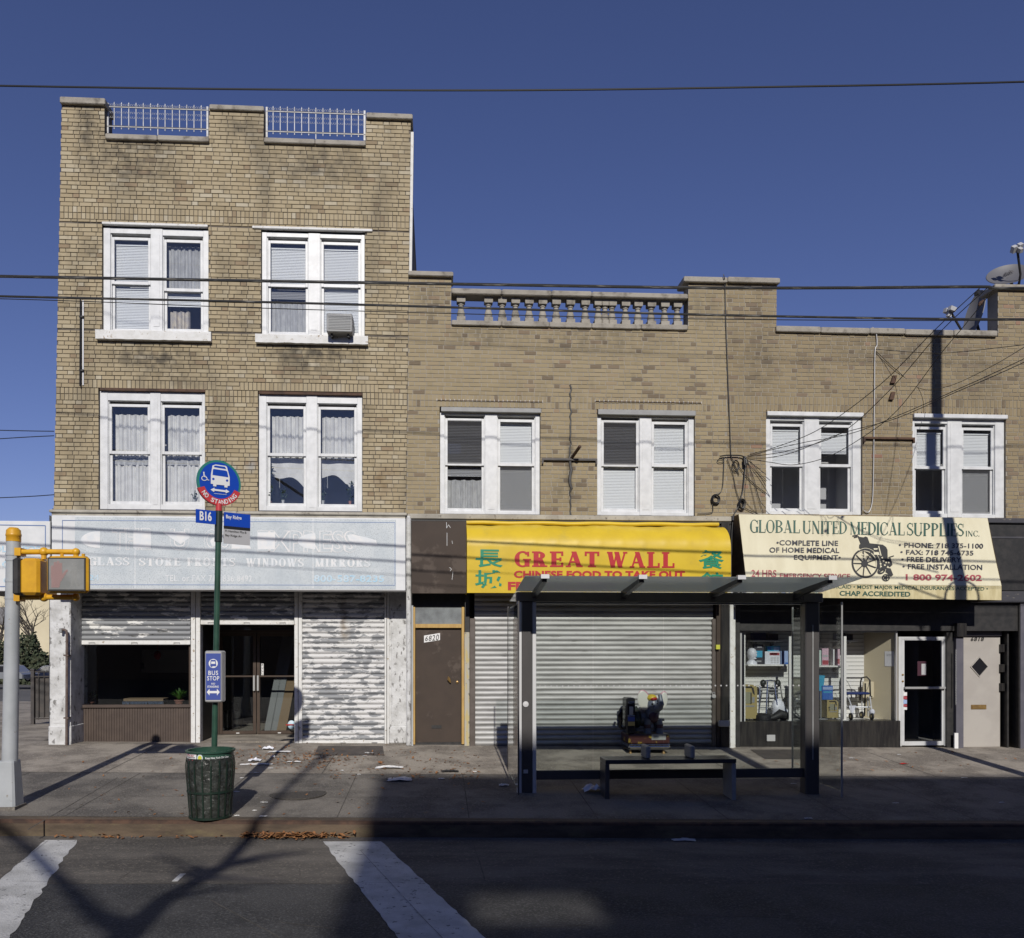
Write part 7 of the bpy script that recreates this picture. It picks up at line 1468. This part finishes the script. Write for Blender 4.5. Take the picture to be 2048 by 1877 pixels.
m = MB(); m.ball(g(520, 990, .5), (.06, .05, .07), 10, 8); m.ball(g(790, 990, .5), (.06, .05, .07), 10, 8); build('plastic_wrap', m, 'liner', Wk, smooth=True)
m = MB(); c = g(515, 1600, .34); m.lathe((c.x, .36, GZ), [(.155, 0), (.16, .03), (.155, .09), (.12, .12), (.02, .125)], 20); tag(build('rubber_cushion', m, 'rubber', smooth=True), 'round black padded seat lying before the walking frame', 'cushion')
m = MB(); c = g(790, 1660, .30); m.tube([c + V((-.28, 0, .01)), c + V((-.1, 0, .03)), c + V((.05, .02, .10)), c + V((.2, .04, .05)), c + V((.24, .04, .03))], [.02, .05, .09, .08, .02], 10); tag(build('leg_rest', m, 'rubber', smooth=True), 'black wheelchair leg rest lying on the display floor', 'leg rest')
m = MB(); c = g(800, 1450, .42); m.ball(c, (.13, .08, .17), 14, 10); m.ball(g(900, 1560, .4), (.11, .05, .11), 12, 8); rr = random.Random(3); m.v = [p + V((rr.uniform(-.012, .012), rr.uniform(-.01, .01), rr.uniform(-.012, .012))) for p in m.v]; tag(build('wrapped_parcel', m, 'bagwhite', smooth=True), 'white plastic wrapped bundle before the walking frame', 'bundle')
# post of the display, upholstered wheelchair, rollator
for f, x0, x1, lb in ((z2, 990, 1035, 'square white display pole left of the shelter post'), (z3, 800, 850, 'square white display pole beside the rollator')):
    a, b = gp(f, x0, 900, .20), gp(f, x1, 900, .20); t = gp(f, x0, 120, .2).z; m = MB(); m.bbox(a.x, b.x, .18, .22, GZ, t, .003)
    o = tag(build('display_pole', m, 'slat'), lb, 'pole'); m = MB(); m.bbox(a.x - .03, b.x + .03, .16, .24, GZ, GZ + .012, .003); build('foot_plate', m, 'slat', o)
c = g(1200, 1420, .42); WC = thing('wheelchair', 'black wheelchair with khaki back rest partly behind the shelter post', 'wheelchair', (c.x, .45, GZ))
for yy in (.34, .60):
    m = MB(); c = V((g(1230, 1400).x, yy, GZ + .27)); R1 = .262
    m.tube([c + V((R1 * math.cos(t), 0, R1 * math.sin(t))) for t in [6.2832 * i / 32 for i in range(33)]], .017, 8); m.tube([c + V(((R1 - .04) * math.cos(t), -.03, (R1 - .04) * math.sin(t))) for t in [6.2832 * i / 32 for i in range(33)]], .007, 6, 1)
    for k in range(12): t = 6.2832 * k / 12; m.tube([c, c + V((R1 * math.cos(t), 0, R1 * math.sin(t)))], .004, 5, 1)
    m.lathe(c, [(.035, -.03), (.035, .03)], 12, 1, axis='Y'); build('wheel', m, ['rubber', 'chrome'], WC, smooth=True)
m = MB(); bx0, bx1 = g(1050, 1200).x, g(1250, 1200).x; zt = g(1100, 900).z; m.bbox(bx0, bx1, .42, .47, GZ + .42, zt, .02); m.bbox(bx0, bx1 + .1, .36, .60, GZ + .4, GZ + .45, .02); build('back_rest', m, 'khaki', WC)
m = MB(); m.tube([g(1040, 885, .45), g(1220, 890, .45)], .018, 8); m.tube([(bx0 + .02, .44, GZ + .3), (bx0 + .02, .44, zt)], .012, 8); m.tube([(bx1, .44, GZ + .1), (bx1, .44, zt)], .012, 8); m.tube([(bx1 + .25, .42, GZ + .06), (bx1 + .2, .42, GZ + .42), (bx0, .42, GZ + .42)], .012, 8); build('frame', m, 'black', WC, smooth=True)
h = lambda x, y, Y=.4: gp(z3, x, y, Y)
RO = thing('rollator', 'black four wheeled rollator walker with dark seat at the right of the shop window', 'walker', (h(1030, 1650).x, .4, GZ))
tubeset('frame', [[h(760, 1030, .3), h(760, 930, .3), h(790, 885, .32), h(840, 890, .36), h(1130, 890, .36), h(1230, 870, .32), h(1290, 930, .3), h(1300, 1230, .3), h(1330, 1240, .3)], [h(740, 1300, .5), h(735, 960, .45), h(760, 900, .42)], [h(1205, 990, .42), h(1205, 1200, .42), h(1190, 1590, .55)], [h(1140, 900, .4), h(1120, 960, .4), h(1110, 1300, .5)]], .014, 'rubber', RO)
m = MB(); a, b = h(840, 1180, .3), h(1270, 1180, .3); m.bbox(a.x, b.x, .26, .56, a.z - .02, a.z + .025, .012); build('seat', m, 'navy', RO)
tubeset('leg', [[h(870, 1190, .3), h(940, 1380, .27), h(945, 1560, .26)], [h(1290, 1230, .3), h(1320, 1450, .27), h(1325, 1560, .26)], [h(1140, 1200, .5), h(1150, 1560, .55)], [h(800, 1200, .5), h(790, 1560, .55)], [h(1030, 1430, .4), h(1330, 1430, .35)], [h(850, 1390, .3), h(1000, 1560, .35)], [h(1250, 1240, .4), h(1260, 1600, .5)]], .012, 'aluwhite', RO)
for x, yy in ((940, .26), (1325, .26), (1140, .55), (790, .55)):
    c = h(x, 1620, yy); m = MB(); m.lathe((c.x - .016, yy, GZ + .065), [(.05, 0), (.064, .004), (.064, .028), (.05, .032)], 18, axis='X'); m.lathe((c.x - .02, yy, GZ + .065), [(.03, 0), (.03, .04)], 10, 1, axis='X'); build('wheel', m, ['rubber', 'olive'], RO)
m = MB(); m.hexa([h(900, 1400, .26), h(1040, 1400, .26), h(1040, 1400, .3), h(900, 1400, .3), h(940, 1540, .26), h(980, 1540, .26), h(980, 1540, .3), h(940, 1540, .3)]); m.ball(h(1330, 1520, .28), (.05, .05, .06), 10, 7); build('plastic_wrap', m, 'bagwhite', RO)
m = MB(); m.tube([h(860, 930, .33), h(900, 1000, .32), h(970, 1150, .31)], .004, 5); m.tube([h(1280, 960, .3), h(1260, 1060, .31), h(1220, 1140, .33)], .004, 5); build('brake_cable', m, 'rubber', RO)
m = MB(); a, b = h(1150, 960, .6), h(1350, 960, .6); m.bbox(a.x, b.x, .56, .6, h(1200, 1260, .6).z, a.z, .01); tag(build('cream_board', m, 'creamwall'), 'cream cardboard panel standing behind the rollator', 'board')

# ------------------------------------------------------------------ things behind the glass of shop one and the upper windows
def leafplant(name, base, n, L, label, pot='terracotta', mm='plant', ph=.16, pr=.08, spread=.9, up=.9, seed=1, stem=0):
    rr = random.Random(seed); T_ = thing(name, label, 'plant', base); b = V(base)
    m = MB(); m.lathe(b, [(pr * .7, 0), (pr, ph * .85), (pr * 1.12, ph * .86), (pr * 1.12, ph), (pr * .9, ph)], 14); build('pot', m, pot, T_, smooth=True)
    m = MB(); top = b + V((0, 0, ph))
    for i in range(n):
        a = rr.uniform(0, 6.28); sp = rr.uniform(.2, 1) * spread; d = V((math.cos(a) * sp, math.sin(a) * sp * .6, up * rr.uniform(.5, 1))).normalized(); l = L * rr.uniform(.6, 1); wd = l * .07 if not stem else .03
        o = top + (V((0, 0, rr.uniform(0, stem))) + V((rr.uniform(-.05, .05), rr.uniform(-.04, .04), 0)) if stem else V((0, 0, 0))); s = V((-math.sin(a), math.cos(a), 0)) * wd; pts = []
        for k in range(4): t = k / 3; p = o + d * l * t - V((0, 0, .35 * l * t * t)); pts.append((p - s * (1 - t * .95) * (.5 + t), p + s * (1 - t * .95) * (.5 + t)))
        for k in range(3): m.quad(pts[k][0], pts[k][1], pts[k + 1][1], pts[k + 1][0])
    if stem: m.tube([top, top + V((.02, 0, stem))], .008, 5)
    build('leaves', m, mm, T_); return T_
lz = zled + .056
q = P(357, 1405, .62); m = MB(); tb = thing('window_table', 'low wooden bench with icicle garland inside the display window', 'bench', (P(293, 1410, .75).x, .75, zled - .3)); a, b = P(253, 1400, .75), P(332, 1400, .75)
m.bbox(a.x, b.x, .6, .9, a.z - .02, a.z + .03, .006); build('board', m, 'cardboard', tb); m = MB()
for x in (a.x + .03, b.x - .03): m.box(x - .02, x + .02, .65, .85, fl, a.z - .02)
build('leg', m, 'brown', tb); m = MB(); rr = random.Random(9)
for i in range(34): x = a.x + (b.x - a.x) * i / 33; m.tube([(x, .585, a.z - .02), (x + rr.uniform(-.01, .01), .585, a.z - rr.uniform(.06, .13))], .004, 4)
build('garland', m, 'paleblue', tb)
leafplant('potted_plant', (q.x, .66, q.z - .06), 70, .34, 'bright green spiky plant in the corner of the display window', ph=.10, seed=3)
leafplant('potted_plant', (P(178, 1400, .8).x, .8, q.z - .10), 50, .34, 'dim green plant at the left end of the display window', mm='plantdark', ph=.10, seed=4)
m = MB(); a = P(163, 1395, .7); m.tube([(a.x, .7, q.z + .0), (a.x - .02, .75, q.z + .4)], .012, 6); m.box(a.x - .02, a.x + .12, .66, .72, q.z - .08, q.z - .02); tag(build('white_bracket', m, 'aluwhite'), 'thin white bracket leaning behind the display glass', 'bracket')
for i, (x0, y0, x1, y1) in enumerate(((224, 1311, 241, 1322), (223, 1326, 238, 1337), (250, 1325, 264, 1340), (267, 1326, 288, 1339), (248, 1306, 268, 1322))):
    a, b, c, d = rect(x0, y0, x1, y1, 3.9); m = MB(); m.box(a, b, 3.87, 3.9, c, d); o = tag(build('picture', m, 'ink'), ('top left', 'lower left', 'narrow middle', 'wide lower right', 'large upper middle')[i] + ' dark picture on the back wall of the corner shop', 'picture', 'pictures on the shop back wall'); m = MB(); m.box(a + .05, b - .05, 3.862, 3.872, c + .05, d - .05); build('print', m, 'black_room', o)
a, b, c, d = rect(220, 1300, 380, 1346, 3.95); m = MB(); m.box(a, b, 3.93, 3.96, c, d); build('wall_panel', m, 'room', B1)
p = P(315, 1311, 2.2); m = MB(); m.ball(p, (.07, .07, .09), 12, 8); m.tube([p + V((0, 0, .09)), V((p.x, p.y, 2.9))], .006, 5); tag(build('red_lantern', m, 'brightred', smooth=True), 'small red lantern hanging inside the corner shop', 'lantern')
a = P(566, 1455, 1.85); t = P(580, 1362, 1.95); m = MB(); w_ = .13; m.hexa([(a.x - w_, 1.85, fl), (a.x + w_ * .4, 1.85, fl), (a.x + w_ * .4, 1.88, fl), (a.x - w_, 1.88, fl), (t.x - w_ * .7, 2.1, t.z), (t.x + w_ * .6, 2.1, t.z), (t.x + w_ * .6, 2.13, t.z), (t.x - w_ * .7, 2.13, t.z)]); tag(build('cardboard_plank', m, 'cardboard'), 'brown cardboard plank leaning behind the right entrance door', 'plank')
for k, (x, lb) in enumerate(((540, 'left glass sheet leaning behind the entrance door'), (552, 'glass sheet leaning beside the cardboard plank'))):
    a = P(x, 1455, 1.9); m = MB(); m.hexa([(a.x - .12, 1.9, fl), (a.x + .02, 1.9, fl), (a.x + .02, 1.91, fl), (a.x - .12, 1.91, fl), (a.x + .18, 2.2, 1.9), (a.x + .30, 2.2, 1.9), (a.x + .30, 2.21, 1.9), (a.x + .18, 2.21, 1.9)]); tag(build('glass_sheet', m, 'olivegrey'), lb, 'glass sheet')
p = P(583, 1450, 1.40); m = MB(); m.ball((p.x, 1.40, p.z), (.075, .03, .085), 14, 9); o = tag(build('sticker_ball', m, 'skyink', smooth=True), 'round light blue bag at the foot of the entrance door', 'bag'); m = MB(); m.box(p.x - .10, p.x + .05, 1.365, 1.372, p.z - .01, p.z + .015); build('red_stripe', m, 'capred', o)
m = MB(); a = P(465, 1440, 2.6); m.bbox(a.x - .17, a.x + .17, 2.5, 2.8, fl, P(465, 1422, 2.6).z, .03); m.bbox(a.x - .09, a.x + .09, 2.6, 2.7, P(465, 1422, 2.6).z, P(465, 1405, 2.6).z, .03); tag(build('office_chair', m, 'ink'), 'dark chair standing behind the left entrance door', 'chair')
m = MB(); a = P(428, 1450, 1.45); m.box(a.x - .06, a.x + .05, 1.42, 1.44, a.z - .1, a.z + .1); build('notice', m, 'paleblue', B1)
for px, py, n, L, lb, pot, mm, st, sd in ((566, 1010, 26, .12, 'short dark plant in a cream pot behind the lower right flat window', 'potwhite', 'plantdark', .16, 5), (540, 1012, 60, .14, 'tall dark plant at the left of the lower right flat window', 'terracotta', 'plantdark', .62, 6), (646, 1011, 24, .10, 'small plant in a pale green pot on the flat window sill', 'potwhite', 'plantdark', .18, 7), (700, 1012, 34, .10, 'leafy plant in a pink clay pot at the right of the flat window', 'terracotta', 'plantdark', .32, 8), (388, 1009, 10, .06, 'small dark twig on the sill behind the left curtain', 'potwhite', 'plantdark', .16, 9)):
    a = P(px, py, .155); leafplant('potted_plant', (a.x, .158, a.z - .0), n, L, lb, pot, mm, .08, .026, .8, .6, sd, st)

# ------------------------------------------------------------------ the side street at the left
CW = thing('house', 'pale cream stucco house wall behind the bare trees of the side street', 'house', (P(30, 1330, 44).x, 44, -1.0))
x0, x1 = P(-330, 1300, 44).x, P(150, 1300, 44).x; zt = P(50, 1100, 44).z; m = MB(); m.box(x0, x1, 44, 54, -1.5, zt); build('wall', m, 'creamwall', CW)
m = MB(); m.bbox(x0 - .3, x1 + .3, 43.7, 54.2, zt, zt + .4, .05); build('roof', m, 'stone', CW)
for px in (-40, 8): a, b, c, d = rect(px - 9, 1215, px + 9, 1250, 43.95); m = MB(); m.box(a, b, 43.93, 44.01, c, d); build('window', m, 'black_room', CW)
def bare_tree(name, base, H, label, seed, r0=.16, spread=.5, dense=4, lean=0, leafy=0, mm='bark', group=None):
    rr = random.Random(seed); b = V(base); T_ = thing(name, label, 'tree', base, group); m = MB(); tips = []
    def grow(p, d, L, r, lev):
        pts = [p]; n = 4
        for k in range(n): d = (d + V((rr.uniform(-1, 1), rr.uniform(-1, 1), rr.uniform(-.3, .7))) * .16).normalized(); pts.append(pts[-1] + d * L / n)
        m.tube(pts, [r * (1 - .45 * k / n) for k in range(n + 1)], 7 if lev < 2 else 5 if lev < 3 else 4, caps=False); tips.append(pts[-1])
        if lev < dense:
            for _ in range(3 if lev else 4):
                nd = (d * .8 + V((rr.uniform(-1, 1), rr.uniform(-1, 1), rr.uniform(-.1, .9))) * (spread + .25)).normalized(); grow(pts[rr.choice((2, 3, 4))], nd, L * rr.uniform(.55, .8), r * .52, lev + 1)
    tr = MB(); tr.tube([b + V((0, 0, -.2)), b + V((lean * .3, 0, H * .18)), b + V((lean, 0, H * .34))], [r0 * 1.3, r0, r0 * .85], 10); build('trunk', tr, mm, T_, smooth=True)
    grow(b + V((lean, 0, H * .33)), V((lean * .2, 0, 1)).normalized(), H * .3, r0 * .8, 0); build('crown', m, mm, T_, smooth=True)
    if leafy:
        lf = MB()
        for t in tips:
            for _ in range(leafy): c = t + V((rr.gauss(0, .25), rr.gauss(0, .25), rr.gauss(0, .2))); s = rr.uniform(.05, .11); u = V((rr.uniform(-1, 1), rr.uniform(-1, 1), rr.uniform(-1, 1))).normalized() * s; v = u.orthogonal().normalized() * s * .7; lf.add([c - u, c - v, c + u, c + v], [(0, 1, 2, 3)])
        build('leaves', lf, 'foliage', T_)
    return T_
gy = lambda y: max(-1.4, -.023 * y - .0)
bare_tree('bare_tree', (P(58, 1330, 38).x, 38, -1.1), 6.2, 'bare brown branching tree before the cream house, right of the signal pole', 12, .12, .7, 4, .3)
bare_tree('bare_tree', (P(98, 1330, 36).x, 36, -1.1), 6.6, 'bare tree at the very edge of the white column', 14, .1, .75, 4, -.8)
bare_tree('bare_tree', (P(5, 1330, 39).x, 39, -1.1), 6.0, 'bare dark tree left of the signal pole', 15, .14, .7, 4, -.2)
def bush(base, rx, rz, n, label, seed):
    rr = random.Random(seed); b = V(base); T_ = thing('bush', label, 'bush', base); m = MB()
    for i in range(n):
        while True:
            c = V((rr.uniform(-1, 1), rr.uniform(-1, 1), rr.uniform(0, 1)))
            if c.x ** 2 + c.y ** 2 + c.z ** 2 < 1 - .35 * noise.noise(V((c.x * 2.5 + seed, c.y * 2, c.z * 2.5))): break
        c = b + V((c.x * rx, c.y * rx, c.z * rz)); s = rr.uniform(.06, .14); u = V((rr.uniform(-1, 1), rr.uniform(-1, 1), rr.uniform(-1, 1))).normalized() * s; v = u.orthogonal().normalized() * s * .8; m.add([c - u, c - v, c + u, c + v], [(0, 1, 2, 3)])
    build('leaves', m, 'foliage', T_); m = MB()
    for k in range(5): a = k * 1.3; m.tube([b, b + V((math.cos(a) * rx * .4, math.sin(a) * rx * .4, rz * .6))], [.05, .015], 5)
    build('stems', m, 'bark', T_)
bush((P(50, 1330, 35).x, 35, -1.1), 1.3, 3.6, 3600, 'dark evergreen bush behind the navy parked car', 3); bush((P(88, 1330, 34).x, 34, -1.1), 1.0, 2.4, 1900, 'lower dark bush nearest the white column', 4); bush((P(3, 1330, 36).x, 36, -1.1), 1.4, 3.4, 2600, 'dark bush left of the signal pole', 5)
def car(px0, px1, pyt, pyb, Y, body, label, head=1):
    a, b = P(px0, pyb, Y), P(px1, pyb, Y); t = P((px0 + px1) / 2, pyt, Y); L, H = b.x - a.x, t.z - a.z; C = thing('parked_car', label, 'car', ((a.x + b.x) / 2, Y + .9, a.z), 'cars parked in the side street'); W_ = 1.75
    q = lambda u, v, y: V((a.x + L * u, Y + y, a.z + H * v))
    m = MB(); low = [(0, .22), (0, .42), (.03, .52), (.24, .60), (.8, .60), (.97, .56), (1, .45), (1, .22)]
    m.loft([[q(u, v, y) for u, v in [(.5 + (p[0] - .5) * k, p[1]) for p in low]] for y, k in ((0, .985), (.08, 1), (W_ - .08, 1), (W_, .985))]); build('body', m, body, C)
    m = MB(); cab = [(.26, .58), (.40, .94), (.46, 1.0), (.68, 1.0), (.75, .95), (.86, .58)]; m.loft([[q(u, v, y) for u, v in cab] for y in (.10, W_ - .10)]); build('cabin', m, body, C)
    m = MB(); gl_ = [(.30, .60), (.42, .93), (.54, .95), (.54, .60)]; m.prism([q(u, v, .088) for u, v in gl_], (0, .008, 0)); m.prism([q(u, v, .088) for u, v in ((.57, .60), (.57, .95), (.70, .94), (.82, .60))], (0, .008, 0)); m.prism([q(u, v, .1) for u, v in ((.255, .6), (.395, .94), (.385, .94), (.245, .6))], (0, W_ - .2, 0)); build('window', m, 'carblack', C)
    for u in (.18, .80):
        m = MB(); c = q(u, 0, -.012); r = .31 * min(1, H / 1.4); m.lathe((c.x, c.y, a.z + r), [(r * .7, 0), (r, .02), (r, .2), (r * .7, .22)], 18, axis='Y'); m.lathe((c.x, c.y - .005, a.z + r), [(r * .6, 0), (r * .55, .03), (.01, .03)], 14, 1, axis='Y'); build('wheel', m, ['rubber', 'alu'], C)
    for y in (.12, W_ - .4): m = MB(); p0 = q(-.006, .42, y); m.bbox(p0.x, p0.x + .1, Y + y, Y + y + .28, p0.z, p0.z + H * .09, .01); build('headlight', m, 'lamp', C)
    m = MB(); p0 = q(0, .24, .3); m.box(p0.x - .02, p0.x + .05, Y + .4, Y + W_ - .4, p0.z, p0.z + H * .1); build('number_plate', m, 'signwhite', C)
car(-88, 45, 1331, 1366, 47 * .55, 'carsilver', 'silver car parked in the side street behind the signal pole'); car(33, 160, 1331, 1364, 28, 'carblue', 'navy car parked in the side street right of the signal pole'); car(72, 190, 1333, 1362, 32, 'carblack', 'dark car hidden behind the iron fence')
# fence
FYt = 4.2; fa, fb = P(66, 1440, FYt), P(103, 1440, FYt + .6); fg = zs(fa.x, FYt); ft = P(66, 1341, FYt).z
FE = thing('iron_fence', 'dark rusty iron fence with sheet infill beside the corner building', 'fence', (fa.x, FYt, fg)); H = ft - fg
fd = V((1.0, .35, 0)).normalized(); L = 1.5
for k, (s, hh) in enumerate(((0, 1.0), (.55, 1.0), (1.1, .95))): p = V((fa.x, FYt, fg - .02)) + fd * s; m = MB(); m.box(p.x - .035, p.x + .035, p.y - .035, p.y + .035, p.z, fg + H * hh); m.box(p.x - .045, p.x + .045, p.y - .045, p.y + .045, fg + H * hh, fg + H * hh + .03); build('post', m, 'iron', FE)
m = MB()
for zq in (.10, .88, .97): p0 = V((fa.x, FYt, fg + H * zq)); m.tube([p0, p0 + fd * L], .018, 6)
build('rail', m, 'iron', FE)
for k in range(1, 14):
    p0 = V((fa.x, FYt, fg + H * .08)) + fd * (L * k / 14); m = MB(); m.tube([p0, p0 + V((0, 0, H * .9))], .010, 6); build('picket', m, 'iron', FE)
m = MB(); p0 = V((fa.x, FYt + .03, fg + H * .12)) + fd * .03; m.hexa([p0, p0 + fd * (L - .06), p0 + fd * (L - .06) + V((0, .01, 0)), p0 + V((0, .01, 0)), p0 + V((0, 0, H * .74)), p0 + fd * (L - .06) + V((0, 0, H * .74)), p0 + fd * (L - .06) + V((0, .01, H * .74)), p0 + V((0, .01, H * .74))]); build('infill_sheet', m, 'iron', FE)
bare_tree('bare_tree', (P(930, 640, 16).x, 16, 0), 9.6, 'thin bare twigs showing between the left balusters', 22, .1, .5, 4)
# ------------------------------------------------------------------ what casts shade from across the street, including an added low block
UP = thing('utility_pole', 'tall wooden utility pole at the kerb just right of the picture', 'utility pole', (P(1873, 760).x, -4.55, zs(8.6, -4.5)))
ux, uy = P(1873, 760).x, -4.55
m = MB(); m.tube([(ux, uy, -.4), (ux, uy, 14.2)], [.125, .09], 16); build('pole', m, 'bark', UP, smooth=True)
m = MB()
for z in (12.6, 13.4): m.box(ux - 1.2, ux + 1.2, uy - .06, uy + .06, z, z + .12)
build('cross_arm', m, 'bark', UP)
m = MB(); m.tube([(ux + .02 + .30 * math.cos(t), uy - .2, 5.06 + .33 * math.sin(t)) for t in [6.2832 * k / 24 for k in range(25)]], .022, 6); m.tube([(ux - .35, uy - .1, 5.5), (ux - 1.6, uy, 5.75)], .014, 6); m.tube([(ux - .2, uy - .1, 4.95), (ux - 1.1, uy, 5.2)], .014, 6); build('cable_loop', m, 'cable', UP, smooth=True)
for k in range(4): m = MB(); m.lathe((ux - .9 + k * .6, uy, 12.72), [(.03, 0), (.05, .05), (.03, .1), (.045, .15), (.01, .16)], 10); build('insulator', m, 'signgrey', UP)
OB = thing('brick_building', 'brown brick building across the street behind the viewer', 'building', (14, -33, -1))
SHY = -2.45; oy = -27.0; tanE = math.tan(SUN_EL); ht = zs(4, SHY) + (SHY - oy) * tanE
m = MB(); zo = lambda y: zr(.8, y) + (y - oy) * tanE               # height on the far facade that lights the road at depth y
ga, gb = G(955, 1846, zr), G(1165, 1774, zr)
o0, o1, ox0, ox1 = zo(ga.y), zo(gb.y), ga.x, gb.x
m.box(-.80, 40, oy - 12, oy, -1, o0); m.box(-.80, ox0, oy - .25, oy, o0, ht); m.box(ox1, 40, oy - .25, oy, o0, ht); m.box(ox0, ox1, oy - .25, oy, o1, ht); build('wall', m, 'oppo', OB)  # gap added in the unseen upper wall to drop a sun patch on the road
m = MB(); m.bbox(-.82, 40.1, oy - .3, oy + .03, ht - .004, ht + .05, .01); build('coping', m, 'stone', OB)
for i in range(9):
    for j in range(4):
        x, z = 1 + i * 4, 3.6 + j * 3.1
        if z + 1.7 < min(ht, o0): m = MB(); m.box(x, x + 1.3, oy, oy + .03, z, z + 1.7); w_ = build('window', m, 'carblack', OB); m = MB(); m.box(x - .1, x + 1.4, oy, oy + .12, z - .14, z); build('sill', m, 'stone', OB)
OC = thing('brick_building', 'unseen lower brick block added across the street left of the taller one to cut sky fill', 'building', (-20, -33, -1))
m = MB(); m.box(-42, -.86, oy - 12, oy - .4, -1, 8.2); build('wall', m, 'oppo', OC); m = MB(); m.bbox(-42.1, -.83, oy - 12.1, oy - .3, 8.2, 8.35, .02); build('coping', m, 'stone', OC)  # unseen block added to hold back skylight from the street
# forked bare street tree whose shadow crosses the road
st = thing('street_tree', 'forked bare street tree beyond the viewer, only its shadow in view', 'tree', (-3.3, -17.5, -.5))
def sh(px, py, Y, f=zr):                               # point of the tree at depth Y whose shadow falls on a pavement spot
    g_ = G(px, py, f); return V((g_.x, Y, g_.z + (g_.y - Y) * tanE))
TY = -17.0
fork = sh(262, 1862, TY)
m = MB(); m.tube([(fork.x - .1, TY, -.6), (fork.x - .05, TY, fork.z * .6), fork], [.24, .17, .13], 12); build('trunk', m, 'bark', st, smooth=True)
m = MB(); A_ = [fork, sh(330, 1798, TY), sh(447, 1734, TY), sh(500, 1675, TY), sh(518, 1640, TY, zs), sh(574, 1576, TY, zs), sh(640, 1516, TY, zs)]
m.tube(A_, [.12, .10, .08, .07, .06, .055, .05], 10); m.tube([fork, sh(190, 1830, TY), sh(130, 1770, TY), sh(60, 1700, TY), sh(-20, 1640, TY, zs), sh(-120, 1590, TY, zs)], [.11, .08, .065, .06, .055, .05], 10); m.tube([A_[2] + V((-.35, 0, -.2)), A_[2], A_[2] + V((.7, 0, .35))], [.03, .05, .02], 6)
rr = random.Random(6)
m.tube([sh(420, 1752, TY), sh(395, 1729, TY)], [.05, .02], 6); m.tube([sh(452, 1730, TY), sh(520, 1712, TY), sh(585, 1703, TY)], [.05, .04, .015], 6); m.ball(sh(645, 1514, TY, zs), .13, 8, 6)
for k in range(4):
    p0 = m_p = A_[rr.choice((3, 4, 5))] if False else fork.lerp(A_[2], rr.uniform(.0, 1)); e = p0 + V((rr.uniform(-1.5, 1.2), rr.uniform(-1.2, .6), rr.uniform(-.1, .6))); m.tube([p0, p0.lerp(e, .5) + V((rr.uniform(-.1, .1), 0, rr.uniform(-.1, .1))), e], [.05, .03, .012], 6)
build('crown', m, 'bark', st, smooth=True)
